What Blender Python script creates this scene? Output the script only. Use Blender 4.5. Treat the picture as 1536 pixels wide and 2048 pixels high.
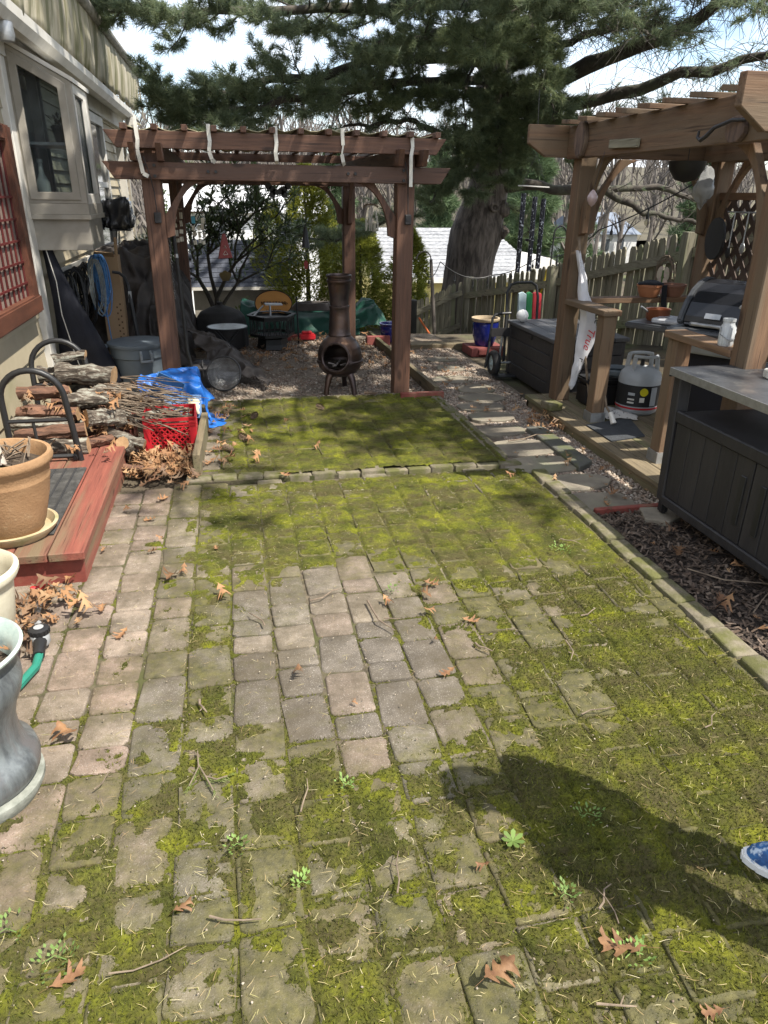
import bpy, bmesh, math, random
import numpy as np
from mathutils import Vector, Matrix, noise as mnoise
for o in list(bpy.data.objects): bpy.data.objects.remove(o)
S = bpy.context.scene
COL = S.collection
random.seed(7); RNG = np.random.default_rng(7)
R = random.uniform
PI = math.pi
# ---------------------------------------------------------------- camera
YAW, PIT, ROLL = math.radians(11.9), math.radians(23.9), math.radians(0.8)
fw = Vector((math.sin(YAW)*math.cos(PIT), math.cos(YAW)*math.cos(PIT), -math.sin(PIT)))
rt = Vector((math.cos(YAW), -math.sin(YAW), 0)); up = rt.cross(fw)
rt, up = rt*math.cos(ROLL)+up*math.sin(ROLL), up*math.cos(ROLL)-rt*math.sin(ROLL)
cd = bpy.data.cameras.new('camera'); cam = bpy.data.objects.new('camera', cd); COL.objects.link(cam)
cd.sensor_fit = 'VERTICAL'; cd.sensor_height = 24; cd.lens = 24*1430/2048; cd.clip_end = 600; cd.clip_start = .05
mw = Matrix((( rt.x, up.x, -fw.x, 0), (rt.y, up.y, -fw.y, 0), (rt.z, up.z, -fw.z, 1.6), (0, 0, 0, 1)))
cam.matrix_world = mw
S.camera = cam
# ---------------------------------------------------------------- sky, sun, exposure
SUN = Vector((.44, -.44, 1)).normalized()
w = bpy.data.worlds.new('World'); S.world = w; w.use_nodes = True
nt = w.node_tree; bg = nt.nodes['Background']
sky = nt.nodes.new('ShaderNodeTexSky'); sky.sky_type = 'NISHITA'; sky.sun_disc = False
sky.sun_elevation = math.asin(SUN.z); sky.sun_rotation = math.radians(135); sky.air_density = 1.0; sky.dust_density = 1.5
tc = nt.nodes.new('ShaderNodeTexCoord'); mp = nt.nodes.new('ShaderNodeMapping'); mp.inputs['Scale'].default_value = (1, 1, 2.6)
nz = nt.nodes.new('ShaderNodeTexNoise'); nz.inputs['Scale'].default_value = 2.6; nz.inputs['Detail'].default_value = 7; nz.inputs['Roughness'].default_value = .58
cr = nt.nodes.new('ShaderNodeValToRGB'); cr.color_ramp.elements[0].position = .36; cr.color_ramp.elements[1].position = .60
mx = nt.nodes.new('ShaderNodeMix'); mx.data_type = 'RGBA'; mx.inputs['B'].default_value = (5.5, 5.65, 5.95, 1)
L = nt.links.new
L(tc.outputs['Generated'], mp.inputs['Vector']); L(mp.outputs['Vector'], nz.inputs['Vector']); L(nz.outputs['Fac'], cr.inputs['Fac'])
L(cr.outputs['Color'], mx.inputs['Factor']); L(sky.outputs['Color'], mx.inputs['A']); L(mx.outputs['Result'], bg.inputs['Color'])
bg.inputs['Strength'].default_value = 0.145
sd = bpy.data.lights.new('sun', 'SUN'); sd.energy = 4.3; sd.angle = math.radians(.55); sd.color = (1, .94, .85)
so = bpy.data.objects.new('sun', sd); COL.objects.link(so); so.rotation_euler = (-SUN).to_track_quat('-Z', 'Y').to_euler(); so.location = (4, -4, 12)
S.view_settings.view_transform = 'Standard'; S.view_settings.look = 'None'; S.view_settings.gamma = 1; S.view_settings.exposure = 1.08
S.render.engine = 'CYCLES'
# ---------------------------------------------------------------- helpers
ROOT = {}
def tag(o, label=None, cat=None, group=None, kind=None):
    if label: o['label'] = label
    if cat: o['category'] = cat
    if group: o['group'] = group
    if kind: o['kind'] = kind
    return o
def thing(name, label, cat, loc, group=None):
    o = bpy.data.objects.new(name, None); COL.objects.link(o); o.location = loc; o.empty_display_size = .05
    ROOT[o.name] = Vector(loc); return tag(o, label, cat, group)
def adopt(o, parent, loc):
    if parent: o.parent = parent; ROOT[o.name] = ROOT[parent.name]
    else: ROOT[o.name] = Vector(loc)
def fast_mesh(name, V, F):
    V = np.asarray(V, np.float32); F = np.asarray(F, np.int32); k = F.shape[1]; n = len(F)
    me = bpy.data.meshes.new(name); me.vertices.add(len(V)); me.vertices.foreach_set('co', V.ravel())
    me.loops.add(n*k); me.loops.foreach_set('vertex_index', F.ravel())
    me.polygons.add(n); me.polygons.foreach_set('loop_start', np.arange(0, n*k, k, dtype=np.int32)); me.polygons.foreach_set('loop_total', np.full(n, k, np.int32))
    me.update(); return me
def fobj(name, V, F, mat, parent=None, smooth=False, loc=None):
    V = np.asarray(V, float)
    if parent: L0 = ROOT[parent.name]
    else: L0 = Vector(loc) if loc else Vector((float(V[:, 0].mean()), float(V[:, 1].mean()), float(V[:, 2].min())))
    me = fast_mesh(name, V-np.array(L0), F); me.materials.append(mat)
    if smooth: me.polygons.foreach_set('use_smooth', np.ones(len(me.polygons), bool))
    o = bpy.data.objects.new(name, me); COL.objects.link(o)
    if parent: adopt(o, parent, None)
    else: o.location = L0; adopt(o, None, L0)
    return o
def frame(d, upv=(0, 0, 1)):
    d = Vector(d).normalized(); u = Vector(upv)
    if abs(d.dot(u)) > .98: u = Vector((1, 0, 0)) if abs(d.x) < .9 else Vector((0, 1, 0))
    s = d.cross(u).normalized(); return d, s, s.cross(d)
class MB:
    def __init__(self): self.v = []; self.f = []
    def add(self, vs, fs):
        b = len(self.v); self.v += [tuple(x) for x in vs]; self.f += [tuple(i+b for i in q) for q in fs]; return self
    def box(self, c, s, rot=(0, 0, 0)):
        m = Matrix.Rotation(rot[2], 3, 'Z') @ Matrix.Rotation(rot[1], 3, 'Y') @ Matrix.Rotation(rot[0], 3, 'X')
        vs = [Vector(c)+m @ Vector((x*s[0]/2, y*s[1]/2, z*s[2]/2)) for z in (-1, 1) for y in (-1, 1) for x in (-1, 1)]
        return self.add(vs, [(0, 2, 3, 1), (4, 5, 7, 6), (0, 1, 5, 4), (2, 6, 7, 3), (0, 4, 6, 2), (1, 3, 7, 5)])
    def bb(self, x0, x1, y0, y1, z0, z1): return self.box(((x0+x1)/2, (y0+y1)/2, (z0+z1)/2), (abs(x1-x0), abs(y1-y0), abs(z1-z0)))
    def bar(self, a, b, w, h, upv=(0, 0, 1)):
        a = Vector(a); b = Vector(b); d, s, u = frame(b-a, upv)
        vs = [p+s*(x*w/2)+u*(y*h/2) for p in (a, b) for y in (-1, 1) for x in (-1, 1)]
        return self.add(vs, [(0, 1, 3, 2), (4, 6, 7, 5), (0, 4, 5, 1), (2, 3, 7, 6), (0, 2, 6, 4), (1, 5, 7, 3)])
    def tube(self, pts, r, n=8, cap=True, jit=0):
        pts = [Vector(p) for p in pts]; m = len(pts); rs = r if isinstance(r, (list, tuple)) else [r]*m
        b = len(self.v); ref = None
        for i, p in enumerate(pts):
            d = (pts[min(i+1, m-1)]-pts[max(i-1, 0)])
            if d.length < 1e-9: d = Vector((0, 0, 1))
            d.normalize()
            if ref is None: ref = frame(d)[1]
            s = (ref-d*ref.dot(d))
            s = s.normalized() if s.length > 1e-6 else frame(d)[1]
            ref = s; u = d.cross(s)
            for k in range(n):
                a = 2*PI*k/n; q = rs[i]*(1+(R(-jit, jit) if jit else 0))
                self.v.append(tuple(p+s*(math.cos(a)*q)+u*(math.sin(a)*q)))
        for i in range(m-1):
            for k in range(n):
                k2 = (k+1) % n; self.f.append((b+i*n+k, b+i*n+k2, b+(i+1)*n+k2, b+(i+1)*n+k))
        if cap:
            self.f.append(tuple(b+k for k in reversed(range(n)))); self.f.append(tuple(b+(m-1)*n+k for k in range(n)))
        return self
    def lathe(self, prof, c=(0, 0, 0), n=28, cap=True, jit=0, sx=1, sy=1):
        b = len(self.v); m = len(prof)
        for (r, z) in prof:
            for k in range(n):
                a = 2*PI*k/n; q = r*(1+(R(-jit, jit) if jit else 0)); self.v.append((c[0]+q*sx*math.cos(a), c[1]+q*sy*math.sin(a), c[2]+z))
        for i in range(m-1):
            for k in range(n):
                k2 = (k+1) % n; self.f.append((b+i*n+k, b+i*n+k2, b+(i+1)*n+k2, b+(i+1)*n+k))
        if cap:
            self.f.append(tuple(b+k for k in reversed(range(n)))); self.f.append(tuple(b+(m-1)*n+k for k in range(n)))
        return self
    def prism(self, poly, O, U, V, T):
        O, U, V, T = map(Vector, (O, U, V, T)); n = len(poly)
        a = [O+U*p[0]+V*p[1] for p in poly]; bq = [p+T for p in a]
        return self.add(a+bq, [tuple(reversed(range(n))), tuple(range(n, 2*n))]+[(i, (i+1) % n, n+(i+1) % n, n+i) for i in range(n)])
    def blob(self, c, s, n=12, m=8, jit=.08, seed=0, flat=None):
        b = len(self.v); rr = random.Random(seed)
        ph = [rr.uniform(0, 6) for _ in range(6)]
        for i in range(m+1):
            t = PI*i/m
            for k in range(n):
                a = 2*PI*k/n; q = 1+jit*(math.sin(3*a+ph[0]+2*t)+.7*math.sin(5*a+ph[1]-3*t)+.6*math.sin(4*t+ph[2]))
                z = math.cos(t)*s[2]*q
                if flat is not None: z = max(z, -flat)
                self.v.append((c[0]+math.sin(t)*math.cos(a)*s[0]*q, c[1]+math.sin(t)*math.sin(a)*s[1]*q, c[2]+z))
        for i in range(m):
            for k in range(n):
                k2 = (k+1) % n; self.f.append((b+i*n+k, b+(i+1)*n+k, b+(i+1)*n+k2, b+i*n+k2))
        return self
    def build(self, name, mat, parent=None, smooth=False, bevel=0, loc=None, seg=1):
        V = self.v
        if parent is not None: L0 = ROOT[parent.name]
        elif loc is not None: L0 = Vector(loc)
        else:
            xs = [p[0] for p in V]; ys = [p[1] for p in V]
            L0 = Vector(((min(xs)+max(xs))/2, (min(ys)+max(ys))/2, min(p[2] for p in V)))
        me = bpy.data.meshes.new(name); me.from_pydata([(p[0]-L0.x, p[1]-L0.y, p[2]-L0.z) for p in V], [], self.f)
        if bevel:
            bm = bmesh.new(); bm.from_mesh(me)
            es = [e for e in bm.edges if len(e.link_faces) == 2 and e.calc_face_angle(0) > .6]
            bmesh.ops.bevel(bm, geom=es, offset=bevel, segments=seg, affect='EDGES', clamp_overlap=True); bm.to_mesh(me); bm.free()
        me.materials.append(mat)
        if smooth:
            me.polygons.foreach_set('use_smooth', np.ones(len(me.polygons), bool))
            try: me.set_sharp_from_angle(angle=math.radians(45))
            except Exception: pass
        o = bpy.data.objects.new(name, me); COL.objects.link(o)
        if parent is not None: adopt(o, parent, None)
        else: o.location = L0; adopt(o, None, L0)
        return o
def copy_tree(o, parent=None):
    c = o.copy(); COL.objects.link(c); c.parent = parent
    for ch in list(o.children): copy_tree(ch, c)
    return c
# ---------------------------------------------------------------- materials
def mat(name, c1, c2=None, scale=6, rough=.75, metal=0, bump=.15, bscale=80, stretch=(1, 1, 1), spec=.4, lo=.35, hi=.65, var=.12, c3=None, s3=2.0, lo3=.5, hi3=.65, rough2=None, alpha=None, trans=0, sheen=0):
    m = bpy.data.materials.new(name); m.use_nodes = True; n = m.node_tree.nodes; l = m.node_tree.links.new
    b = n['Principled BSDF']; c2 = c2 or tuple(x*.7 for x in c1)
    t = n.new('ShaderNodeTexCoord'); mpn = n.new('ShaderNodeMapping'); mpn.inputs['Scale'].default_value = stretch
    oi = n.new('ShaderNodeObjectInfo'); ad = n.new('ShaderNodeVectorMath'); ad.operation = 'ADD'
    ml = n.new('ShaderNodeMath'); ml.operation = 'MULTIPLY'; ml.inputs[1].default_value = 37.0
    l(oi.outputs['Random'], ml.inputs[0]); l(t.outputs['Object'], mpn.inputs['Vector']); l(mpn.outputs['Vector'], ad.inputs[0]); l(ml.outputs[0], ad.inputs[1])
    z = n.new('ShaderNodeTexNoise'); z.inputs['Scale'].default_value = scale; z.inputs['Detail'].default_value = 7; z.inputs['Roughness'].default_value = .62
    l(ad.outputs[0], z.inputs['Vector'])
    r = n.new('ShaderNodeValToRGB'); r.color_ramp.elements[0].position = lo; r.color_ramp.elements[1].position = hi
    r.color_ramp.elements[0].color = (*c2, 1); r.color_ramp.elements[1].color = (*c1, 1)
    l(z.outputs['Fac'], r.inputs['Fac']); col = r.outputs['Color']
    if c3:
        z3 = n.new('ShaderNodeTexNoise'); z3.inputs['Scale'].default_value = s3; z3.inputs['Detail'].default_value = 6; z3.inputs['Roughness'].default_value = .65
        l(ad.outputs[0], z3.inputs['Vector'])
        r3 = n.new('ShaderNodeValToRGB'); r3.color_ramp.elements[0].position = lo3; r3.color_ramp.elements[1].position = hi3; l(z3.outputs['Fac'], r3.inputs['Fac'])
        m3 = n.new('ShaderNodeMix'); m3.data_type = 'RGBA'; m3.inputs['B'].default_value = (*c3, 1); l(r3.outputs['Color'], m3.inputs['Factor']); l(col, m3.inputs['A']); col = m3.outputs['Result']
    if var:
        h = n.new('ShaderNodeHueSaturation'); mr = n.new('ShaderNodeMapRange'); mr.inputs['To Min'].default_value = 1-var; mr.inputs['To Max'].default_value = 1+var
        l(oi.outputs['Random'], mr.inputs['Value']); l(mr.outputs['Result'], h.inputs['Value']); l(col, h.inputs['Color']); col = h.outputs['Color']
    l(col, b.inputs['Base Color'])
    b.inputs['Roughness'].default_value = rough; b.inputs['Metallic'].default_value = metal; b.inputs['Specular IOR Level'].default_value = spec
    if rough2 is not None:
        mr2 = n.new('ShaderNodeMapRange'); mr2.inputs['From Min'].default_value = lo; mr2.inputs['From Max'].default_value = hi; mr2.inputs['To Min'].default_value = rough2; mr2.inputs['To Max'].default_value = rough
        l(z.outputs['Fac'], mr2.inputs['Value']); l(mr2.outputs['Result'], b.inputs['Roughness'])
    if bump:
        zb = n.new('ShaderNodeTexNoise'); zb.inputs['Scale'].default_value = bscale; zb.inputs['Detail'].default_value = 5; zb.inputs['Roughness'].default_value = .65
        l(ad.outputs[0], zb.inputs['Vector']); bn = n.new('ShaderNodeBump'); bn.inputs['Strength'].default_value = min(1, bump); bn.inputs['Distance'].default_value = .01*max(1, bump)
        l(zb.outputs['Fac'], bn.inputs['Height']); l(bn.outputs['Normal'], b.inputs['Normal'])
    if trans: b.inputs['Transmission Weight'].default_value = trans
    if sheen: b.inputs['Sheen Weight'].default_value = sheen
    if alpha is not None: b.inputs['Alpha'].default_value = alpha
    return m
def leafmat(name, c1, c2, scale=5, rough=.5, tl=.35, var=.2, spec=.3):
    m = mat(name, c1, c2, scale, rough, bump=0, var=var, spec=spec); n = m.node_tree.nodes; l = m.node_tree.links.new
    b = n['Principled BSDF']; out = n['Material Output']; tr = n.new('ShaderNodeBsdfTranslucent'); ms = n.new('ShaderNodeMixShader'); ms.inputs[0].default_value = tl
    src = b.inputs['Base Color'].links[0].from_socket; l(src, tr.inputs['Color']); l(b.outputs[0], ms.inputs[1]); l(tr.outputs[0], ms.inputs[2]); l(ms.outputs[0], out.inputs['Surface'])
    return m
def glassmat(name, col=(.8, .9, .92), rough=.02, op=.35):
    m = bpy.data.materials.new(name); m.use_nodes = True; n = m.node_tree.nodes; l = m.node_tree.links.new
    b = n['Principled BSDF']; b.inputs['Base Color'].default_value = (.02, .025, .03, 1); b.inputs['Roughness'].default_value = rough; b.inputs['Specular IOR Level'].default_value = .9
    t = n.new('ShaderNodeBsdfTransparent'); t.inputs[0].default_value = (*col, 1); ms = n.new('ShaderNodeMixShader'); ms.inputs[0].default_value = op
    l(t.outputs[0], ms.inputs[1]); l(b.outputs[0], ms.inputs[2]); l(ms.outputs[0], n['Material Output'].inputs['Surface']); return m
def wood(name, c1, c2, rough=.7, c3=None, axes='xyz', **k):
    st = dict(x=(.9, 14, 14), y=(14, .9, 14), z=(14, 14, .9))
    out = {}
    for a in axes:
        m = mat(name+'_'+a, c1, c2, 3.0, rough, stretch=st[a], bump=.25, bscale=9, c3=c3, s3=.35, **k); n = m.node_tree.nodes; l = m.node_tree.links.new; b = n['Principled BSDF']; src = b.inputs['Base Color'].links[0].from_socket
        t = n.new('ShaderNodeTexCoord'); oi = n.new('ShaderNodeObjectInfo'); ad = n.new('ShaderNodeVectorMath'); ad.operation = 'ADD'; ml = n.new('ShaderNodeMath'); ml.operation = 'MULTIPLY'; ml.inputs[1].default_value = 19.0; l(oi.outputs['Random'], ml.inputs[0]); l(t.outputs['Object'], ad.inputs[0]); l(ml.outputs[0], ad.inputs[1])
        mp_ = n.new('ShaderNodeMapping'); mp_.inputs['Scale'].default_value = tuple(1.2 if q < 2 else 34 for q in st[a]); l(ad.outputs[0], mp_.inputs['Vector'])
        z = n.new('ShaderNodeTexNoise'); z.inputs['Scale'].default_value = 2.0; z.inputs['Detail'].default_value = 4; l(mp_.outputs[0], z.inputs['Vector'])
        mr = n.new('ShaderNodeMapRange'); mr.inputs['From Min'].default_value = .60; mr.inputs['From Max'].default_value = .70; mr.inputs['To Max'].default_value = .75; l(z.outputs['Fac'], mr.inputs['Value'])
        vo = n.new('ShaderNodeTexVoronoi'); vo.inputs['Scale'].default_value = 1.0; mv = n.new('ShaderNodeMapping'); mv.inputs['Scale'].default_value = tuple(2.6 if q < 2 else 7 for q in st[a]); l(ad.outputs[0], mv.inputs['Vector']); l(mv.outputs[0], vo.inputs['Vector'])
        mk = n.new('ShaderNodeMapRange'); mk.inputs['From Min'].default_value = .16; mk.inputs['From Max'].default_value = .08; mk.inputs['To Max'].default_value = .8; l(vo.outputs['Distance'], mk.inputs['Value'])
        mx_ = n.new('ShaderNodeMath'); mx_.operation = 'MAXIMUM'; l(mr.outputs[0], mx_.inputs[0]); l(mk.outputs[0], mx_.inputs[1])
        mm = n.new('ShaderNodeMix'); mm.data_type = 'RGBA'; mm.inputs['B'].default_value = (*[q*.30 for q in c2], 1); l(mx_.outputs[0], mm.inputs['Factor']); l(src, mm.inputs['A']); l(mm.outputs['Result'], b.inputs['Base Color']); out[a] = m
    return out
M = {}
M['pwood'] = wood('stained_red_brown_wood', (.145, .072, .043), (.072, .035, .022), .6, c3=(.095, .052, .035), lo3=.45, hi3=.6)
M['cwood'] = wood('weathered_cedar', (.19, .108, .058), (.10, .055, .03), .75, c3=(.14, .098, .06), lo3=.42, hi3=.58)
M['dwood'] = wood('green_grey_deck_wood', (.19, .15, .092), (.11, .088, .055), .85, c3=(.125, .12, .058))
M['redwood'] = wood('red_painted_boards', (.25, .078, .052), (.17, .052, .036), .75, c3=(.165, .12, .07), lo3=.42, hi3=.58)
M['redpaint'] = mat('red_paint_worn', (.25, .06, .043), (.16, .042, .032), 14, .65, bump=.2, c3=(.17, .10, .065), s3=7, lo3=.55, hi3=.72)
M['fwood'] = wood('grey_fence_wood', (.245, .225, .165), (.145, .133, .093), .9, c3=(.155, .165, .092))
M['black'] = mat('black_plastic', (.018, .018, .019), (.012, .012, .012), 10, .5, bump=.05)
M['blackmetal'] = mat('black_powder_coat', (.022, .023, .025), (.03, .03, .03), 20, .42, .2, bump=.08, bscale=150)
M['darkfabric'] = mat('dark_cover_fabric', (.030, .028, .027), (.019, .018, .018), 5, .8, bump=.5, bscale=18, sheen=.05)
M['brownfabric'] = mat('dusty_tarp_brown', (.075, .064, .056), (.03, .026, .024), 4, .7, bump=1.2, bscale=7, c3=(.10, .09, .08), s3=2.5, lo3=.55, hi3=.75)
M['navy'] = mat('navy_black_cover', (.006, .007, .013), (.004, .004, .007), 5, .75, bump=.4, bscale=12)
M['white'] = mat('white_vinyl', (.62, .60, .55), (.48, .46, .41), 4, .5, bump=.03)
M['offwhite'] = mat('dirty_white_paint', (.32, .295, .25), (.24, .22, .18), 4, .6, bump=.05)
M['cream'] = mat('cream_siding', (.42, .365, .255), (.35, .30, .205), 3, .65, bump=.06, c3=(.30, .275, .17), s3=1.3, lo3=.55, hi3=.75)
M['steel'] = mat('stainless_top', (.20, .205, .215), (.10, .105, .11), 7, .30, .8, bump=.1, rough2=.5, c3=(.30, .30, .29), s3=14, lo3=.58, hi3=.66)
M['galv'] = mat('galvanised_metal', (.42, .43, .44), (.32, .33, .33), 30, .45, .8)
M['grey'] = mat('grey_plastic', (.135, .165, .185), (.115, .14, .16), 6, .5, bump=.04)
M['charcoal'] = mat('charcoal_resin', (.030, .028, .029), (.021, .020, .021), 8, .55, stretch=(12, 12, 1), bump=.25, bscale=12, c3=(.040, .037, .036), s3=.8, lo3=.5, hi3=.75)
M['glass'] = glassmat('window_glass', op=.45)
M['jarglass'] = glassmat('jar_glass', (.9, .93, .93), op=.3)
M['rubber'] = mat('black_rubber', (.022, .022, .022), (.03, .03, .03), 30, .85, bump=.3, bscale=120)
M['soil'] = mat('potting_soil', (.085, .062, .042), (.035, .026, .018), 35, .95, bump=.9, bscale=70)
M['strap'] = mat('white_strap', (.62, .60, .54), (.48, .46, .40), 8, .8)
M['chain'] = mat('chain_metal', (.25, .25, .25), (.16, .16, .16), 30, .4, .9)
M['rope_blue'] = mat('blue_rope', (.10, .26, .52), (.06, .17, .38), 20, .7)
M['leafbrown'] = leafmat('dry_oak_leaf', (.31, .175, .085), (.17, .085, .045), 2.2, .65, .2, var=.42)
M['bark'] = mat('pine_bark', (.145, .12, .10), (.045, .036, .03), 5, .95, stretch=(3, 3, .55), bump=1.6, bscale=7, lo=.4, hi=.62)
M['branch'] = mat('dark_branch_bark', (.075, .064, .052), (.035, .03, .025), 9, .9, bump=.6, bscale=25, c3=(.085, .09, .06), s3=3)
M['stone'] = mat('flagstone', (.235, .205, .155), (.15, .13, .10), 6, .85, bump=.5, bscale=30, c3=(.15, .16, .10), s3=3, lo3=.5, hi3=.75)
M['brickgrey'] = mat('concrete_edger', (.215, .185, .13), (.13, .112, .078), 20, .9, bump=.6, bscale=90, c3=(.095, .095, .03), s3=6, lo3=.42, hi3=.6)
M['red'] = mat('red_plastic', (.47, .018, .026), (.40, .014, .02), 8, .38, bump=.03, var=0)
M['blue'] = mat('blue_plastic', (.05, .14, .30), (.04, .11, .25), 8, .5, var=0)
M['bluetarp'] = mat('blue_tarp', (.02, .145, .50), (.014, .10, .37), 7, .4, bump=1.0, bscale=12, var=0)
M['greentarp'] = mat('green_tarp', (.012, .075, .05), (.008, .05, .034), 4, .55, bump=.5, bscale=10, var=0)
M['terracotta'] = mat('terracotta', (.36, .22, .115), (.27, .155, .075), 5, .8, bump=.3, c3=(.40, .31, .19), s3=5, lo3=.55, hi3=.72, var=0)
M['potcream'] = mat('speckled_cream_pot', (.60, .56, .43), (.54, .50, .37), 40, .55, bump=.05, c3=(.2, .18, .12), s3=90, lo3=.66, hi3=.72, var=0)
M['bluepot'] = mat('cobalt_glaze', (.012, .02, .17), (.008, .012, .10), 4, .15, bump=.03, spec=.7)
M['twig'] = mat('dry_twig', (.22, .17, .12), (.12, .09, .065), 30, .9)
# ================================================================ GROUND
def ss(a, b, x):
    t = np.clip((x-a)/(b-a), 0, 1); return t*t*(3-2*t)
def vnoise(x, y, sc, seed):
    rg = np.random.default_rng(seed); n = 256; g = rg.random((n, n)); X = x*sc+57.3; Y = y*sc+31.7
    xi = np.floor(X).astype(int); yi = np.floor(Y).astype(int); fx = X-xi; fy = Y-yi; fx = fx*fx*(3-2*fx); fy = fy*fy*(3-2*fy)
    a = g[xi % n, yi % n]; b = g[(xi+1) % n, yi % n]; c = g[xi % n, (yi+1) % n]; d = g[(xi+1) % n, (yi+1) % n]
    return (a*(1-fx)+b*fx)*(1-fy)+(c*(1-fx)+d*fx)*fy
def fbm(x, y, sc, seed, o=4):
    r = 0; a = .5; t = 0
    for i in range(o): r = r+a*vnoise(x, y, sc*2**i, seed+i); t += a; a *= .55
    return r/t
def hz(x, y):
    x = np.asarray(x, float); y = np.asarray(y, float)
    z = -.035-.46*ss(8.9, 10.8, y)-2.3*ss(12.5, 23, y)+9*ss(50, 135, y)
    z = z+.36*ss(2.9, 4.4, x)*ss(9.5, 5.5, y)*ss(60, 20, x)
    return z+.02*(fbm(x, y, .8, 3)-.5)*ss(9, 10, y)
def gridsheet(x0, x1, nx, y0, y1, ny, zf):
    X, Y = np.meshgrid(np.linspace(x0, x1, nx), np.linspace(y0, y1, ny)); Z = zf(X, Y)
    V = np.stack([X.ravel(), Y.ravel(), Z.ravel()], 1); i = np.arange(nx*ny).reshape(ny, nx)
    F = np.stack([i[:-1, :-1].ravel(), i[:-1, 1:].ravel(), i[1:, 1:].ravel(), i[1:, :-1].ravel()], 1); return V, F
def warp_axis(a, b, fine0, fine1, step, coarse):
    return np.unique(np.concatenate([np.arange(a, fine0, coarse), np.arange(fine0, fine1, step), np.arange(fine1, b+coarse, coarse)]))
xs = warp_axis(-120, 160, -4, 8, .25, 4.0); ys = warp_axis(-12, 170, -2, 14, .25, 3.0)
X, Y = np.meshgrid(xs, ys); V = np.stack([X.ravel(), Y.ravel(), hz(X, Y).ravel()], 1); ii = np.arange(X.size).reshape(X.shape)
F = np.stack([ii[:-1, :-1].ravel(), ii[:-1, 1:].ravel(), ii[1:, 1:].ravel(), ii[1:, :-1].ravel()], 1)
M['ground'] = mat('leafy_soil', (.105, .085, .055), (.05, .04, .027), 3, .95, bump=.8, bscale=30, c3=(.085, .095, .04), s3=.5, lo3=.48, hi3=.6)
tag(fobj('ground', V, F, M['ground'], smooth=True, loc=(0, 0, 0)), kind='structure')
def islandmat(name, cols, rough=.85, tl=0, bump=0, spec=.3):
    m = bpy.data.materials.new(name); m.use_nodes = True; n = m.node_tree.nodes; l = m.node_tree.links.new; b = n['Principled BSDF']
    g = n.new('ShaderNodeNewGeometry'); r = n.new('ShaderNodeValToRGB'); r.color_ramp.interpolation = 'LINEAR'
    while len(r.color_ramp.elements) < len(cols): r.color_ramp.elements.new(.5)
    for i, c in enumerate(cols): r.color_ramp.elements[i].position = i/(len(cols)-1); r.color_ramp.elements[i].color = (*c, 1)
    l(g.outputs['Random Per Island'], r.inputs['Fac']); l(r.outputs['Color'], b.inputs['Base Color']); b.inputs['Roughness'].default_value = rough; b.inputs['Specular IOR Level'].default_value = spec
    if tl:
        tr = n.new('ShaderNodeBsdfTranslucent'); ms = n.new('ShaderNodeMixShader'); ms.inputs[0].default_value = tl
        l(r.outputs['Color'], tr.inputs['Color']); l(b.outputs[0], ms.inputs[1]); l(tr.outputs[0], ms.inputs[2]); l(ms.outputs[0], n['Material Output'].inputs['Surface'])
    return m
# ---------------------------------------------------------------- patio with pavers
def cov(x, y):
    c = .42+.42*ss(.45, .95, x)+.50*ss(2.75, 3.25, y)*ss(-.45, .0, x)-.40*ss(-.1, -.6, x)*ss(1.55, 2.0, y)+.30*ss(1.95, 1.5, y)*ss(-.75, -.35, x)
    c = c-.75*np.exp(-(((x-.40)/.44)**2+((y-2.28)/.58)**2))+.24*np.exp(-((x+.20)/.2)**2)*ss(1.6, 1.9, y)*ss(3.2, 2.7, y)-.22*np.exp(-(((x-1.25)/.16)**2+((y-2.25)/.5)**2))
    c = c+.22*ss(4.1, 4.3, y)-.8*np.exp(-(((x-1.15)/.36)**2+((y-5.72)/.16)**2))-.6*ss(.15, -.25, x)*ss(4.0, 4.2, y)
    return c
M['jointdirt'] = mat('joint_dirt', (.13, .105, .07), (.055, .045, .028), 30, .95, bump=.8, bscale=90, c3=(.06, .062, .02), s3=5, lo3=.45, hi3=.6)
patio = tag(MB().bb(-1.44, 1.885, .2, 4.1, -.09, -.010).build('patio', M['jointdirt'], loc=(0, 0, 0)), kind='structure')
CW = .162
def column_lengths(y0, y1, rr):
    y = y0-rr.uniform(0, .15); out = [y]
    while y < y1: y += rr.choice([.165, .165, .12, .24, .165, .24]); out.append(y)
    return out
rr = random.Random(3); colx = [-.90-3*CW+CW*i for i in range(20)]; cols = []
for i, x in enumerate(colx): cols.append(column_lengths(.35, 4.0, rr))
def paver_mesh(w, ln, seed):
    r_ = random.Random(seed); g = .0042; w2, l2 = w/2-g, ln/2-g; c = .017; z0, zb = -.05, -.008
    outl = []
    for sx, sy in ((1, 1), (-1, 1), (-1, -1), (1, -1)):
        pts = [(sx*w2, sy*(l2-c)), (sx*(w2-c*.3), sy*(l2-c*.3)), (sx*(w2-c), sy*l2)]
        if sx*sy < 0: pts.reverse()
        outl += pts
    outl = [(x+r_.uniform(-.006, .0045), y+r_.uniform(-.006, .0045)) for x, y in outl]; n = len(outl); vs = []
    for s_, z in ((1, z0), (1, zb), (.975, -.0025), (.90, .0)):
        for x, y in outl: vs.append((x*s_, y*s_, z+(r_.uniform(-.0015, .0015) if z > z0 else 0)))
    fs = []
    for k in range(3):
        for i in range(n): j = (i+1) % n; fs.append((k*n+i, k*n+j, (k+1)*n+j, (k+1)*n+i))
    vs.append((0, 0, .001)); fs += [(3*n+i, 3*n+(i+1) % n, 4*n) for i in range(n)]
    return vs, fs
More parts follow.
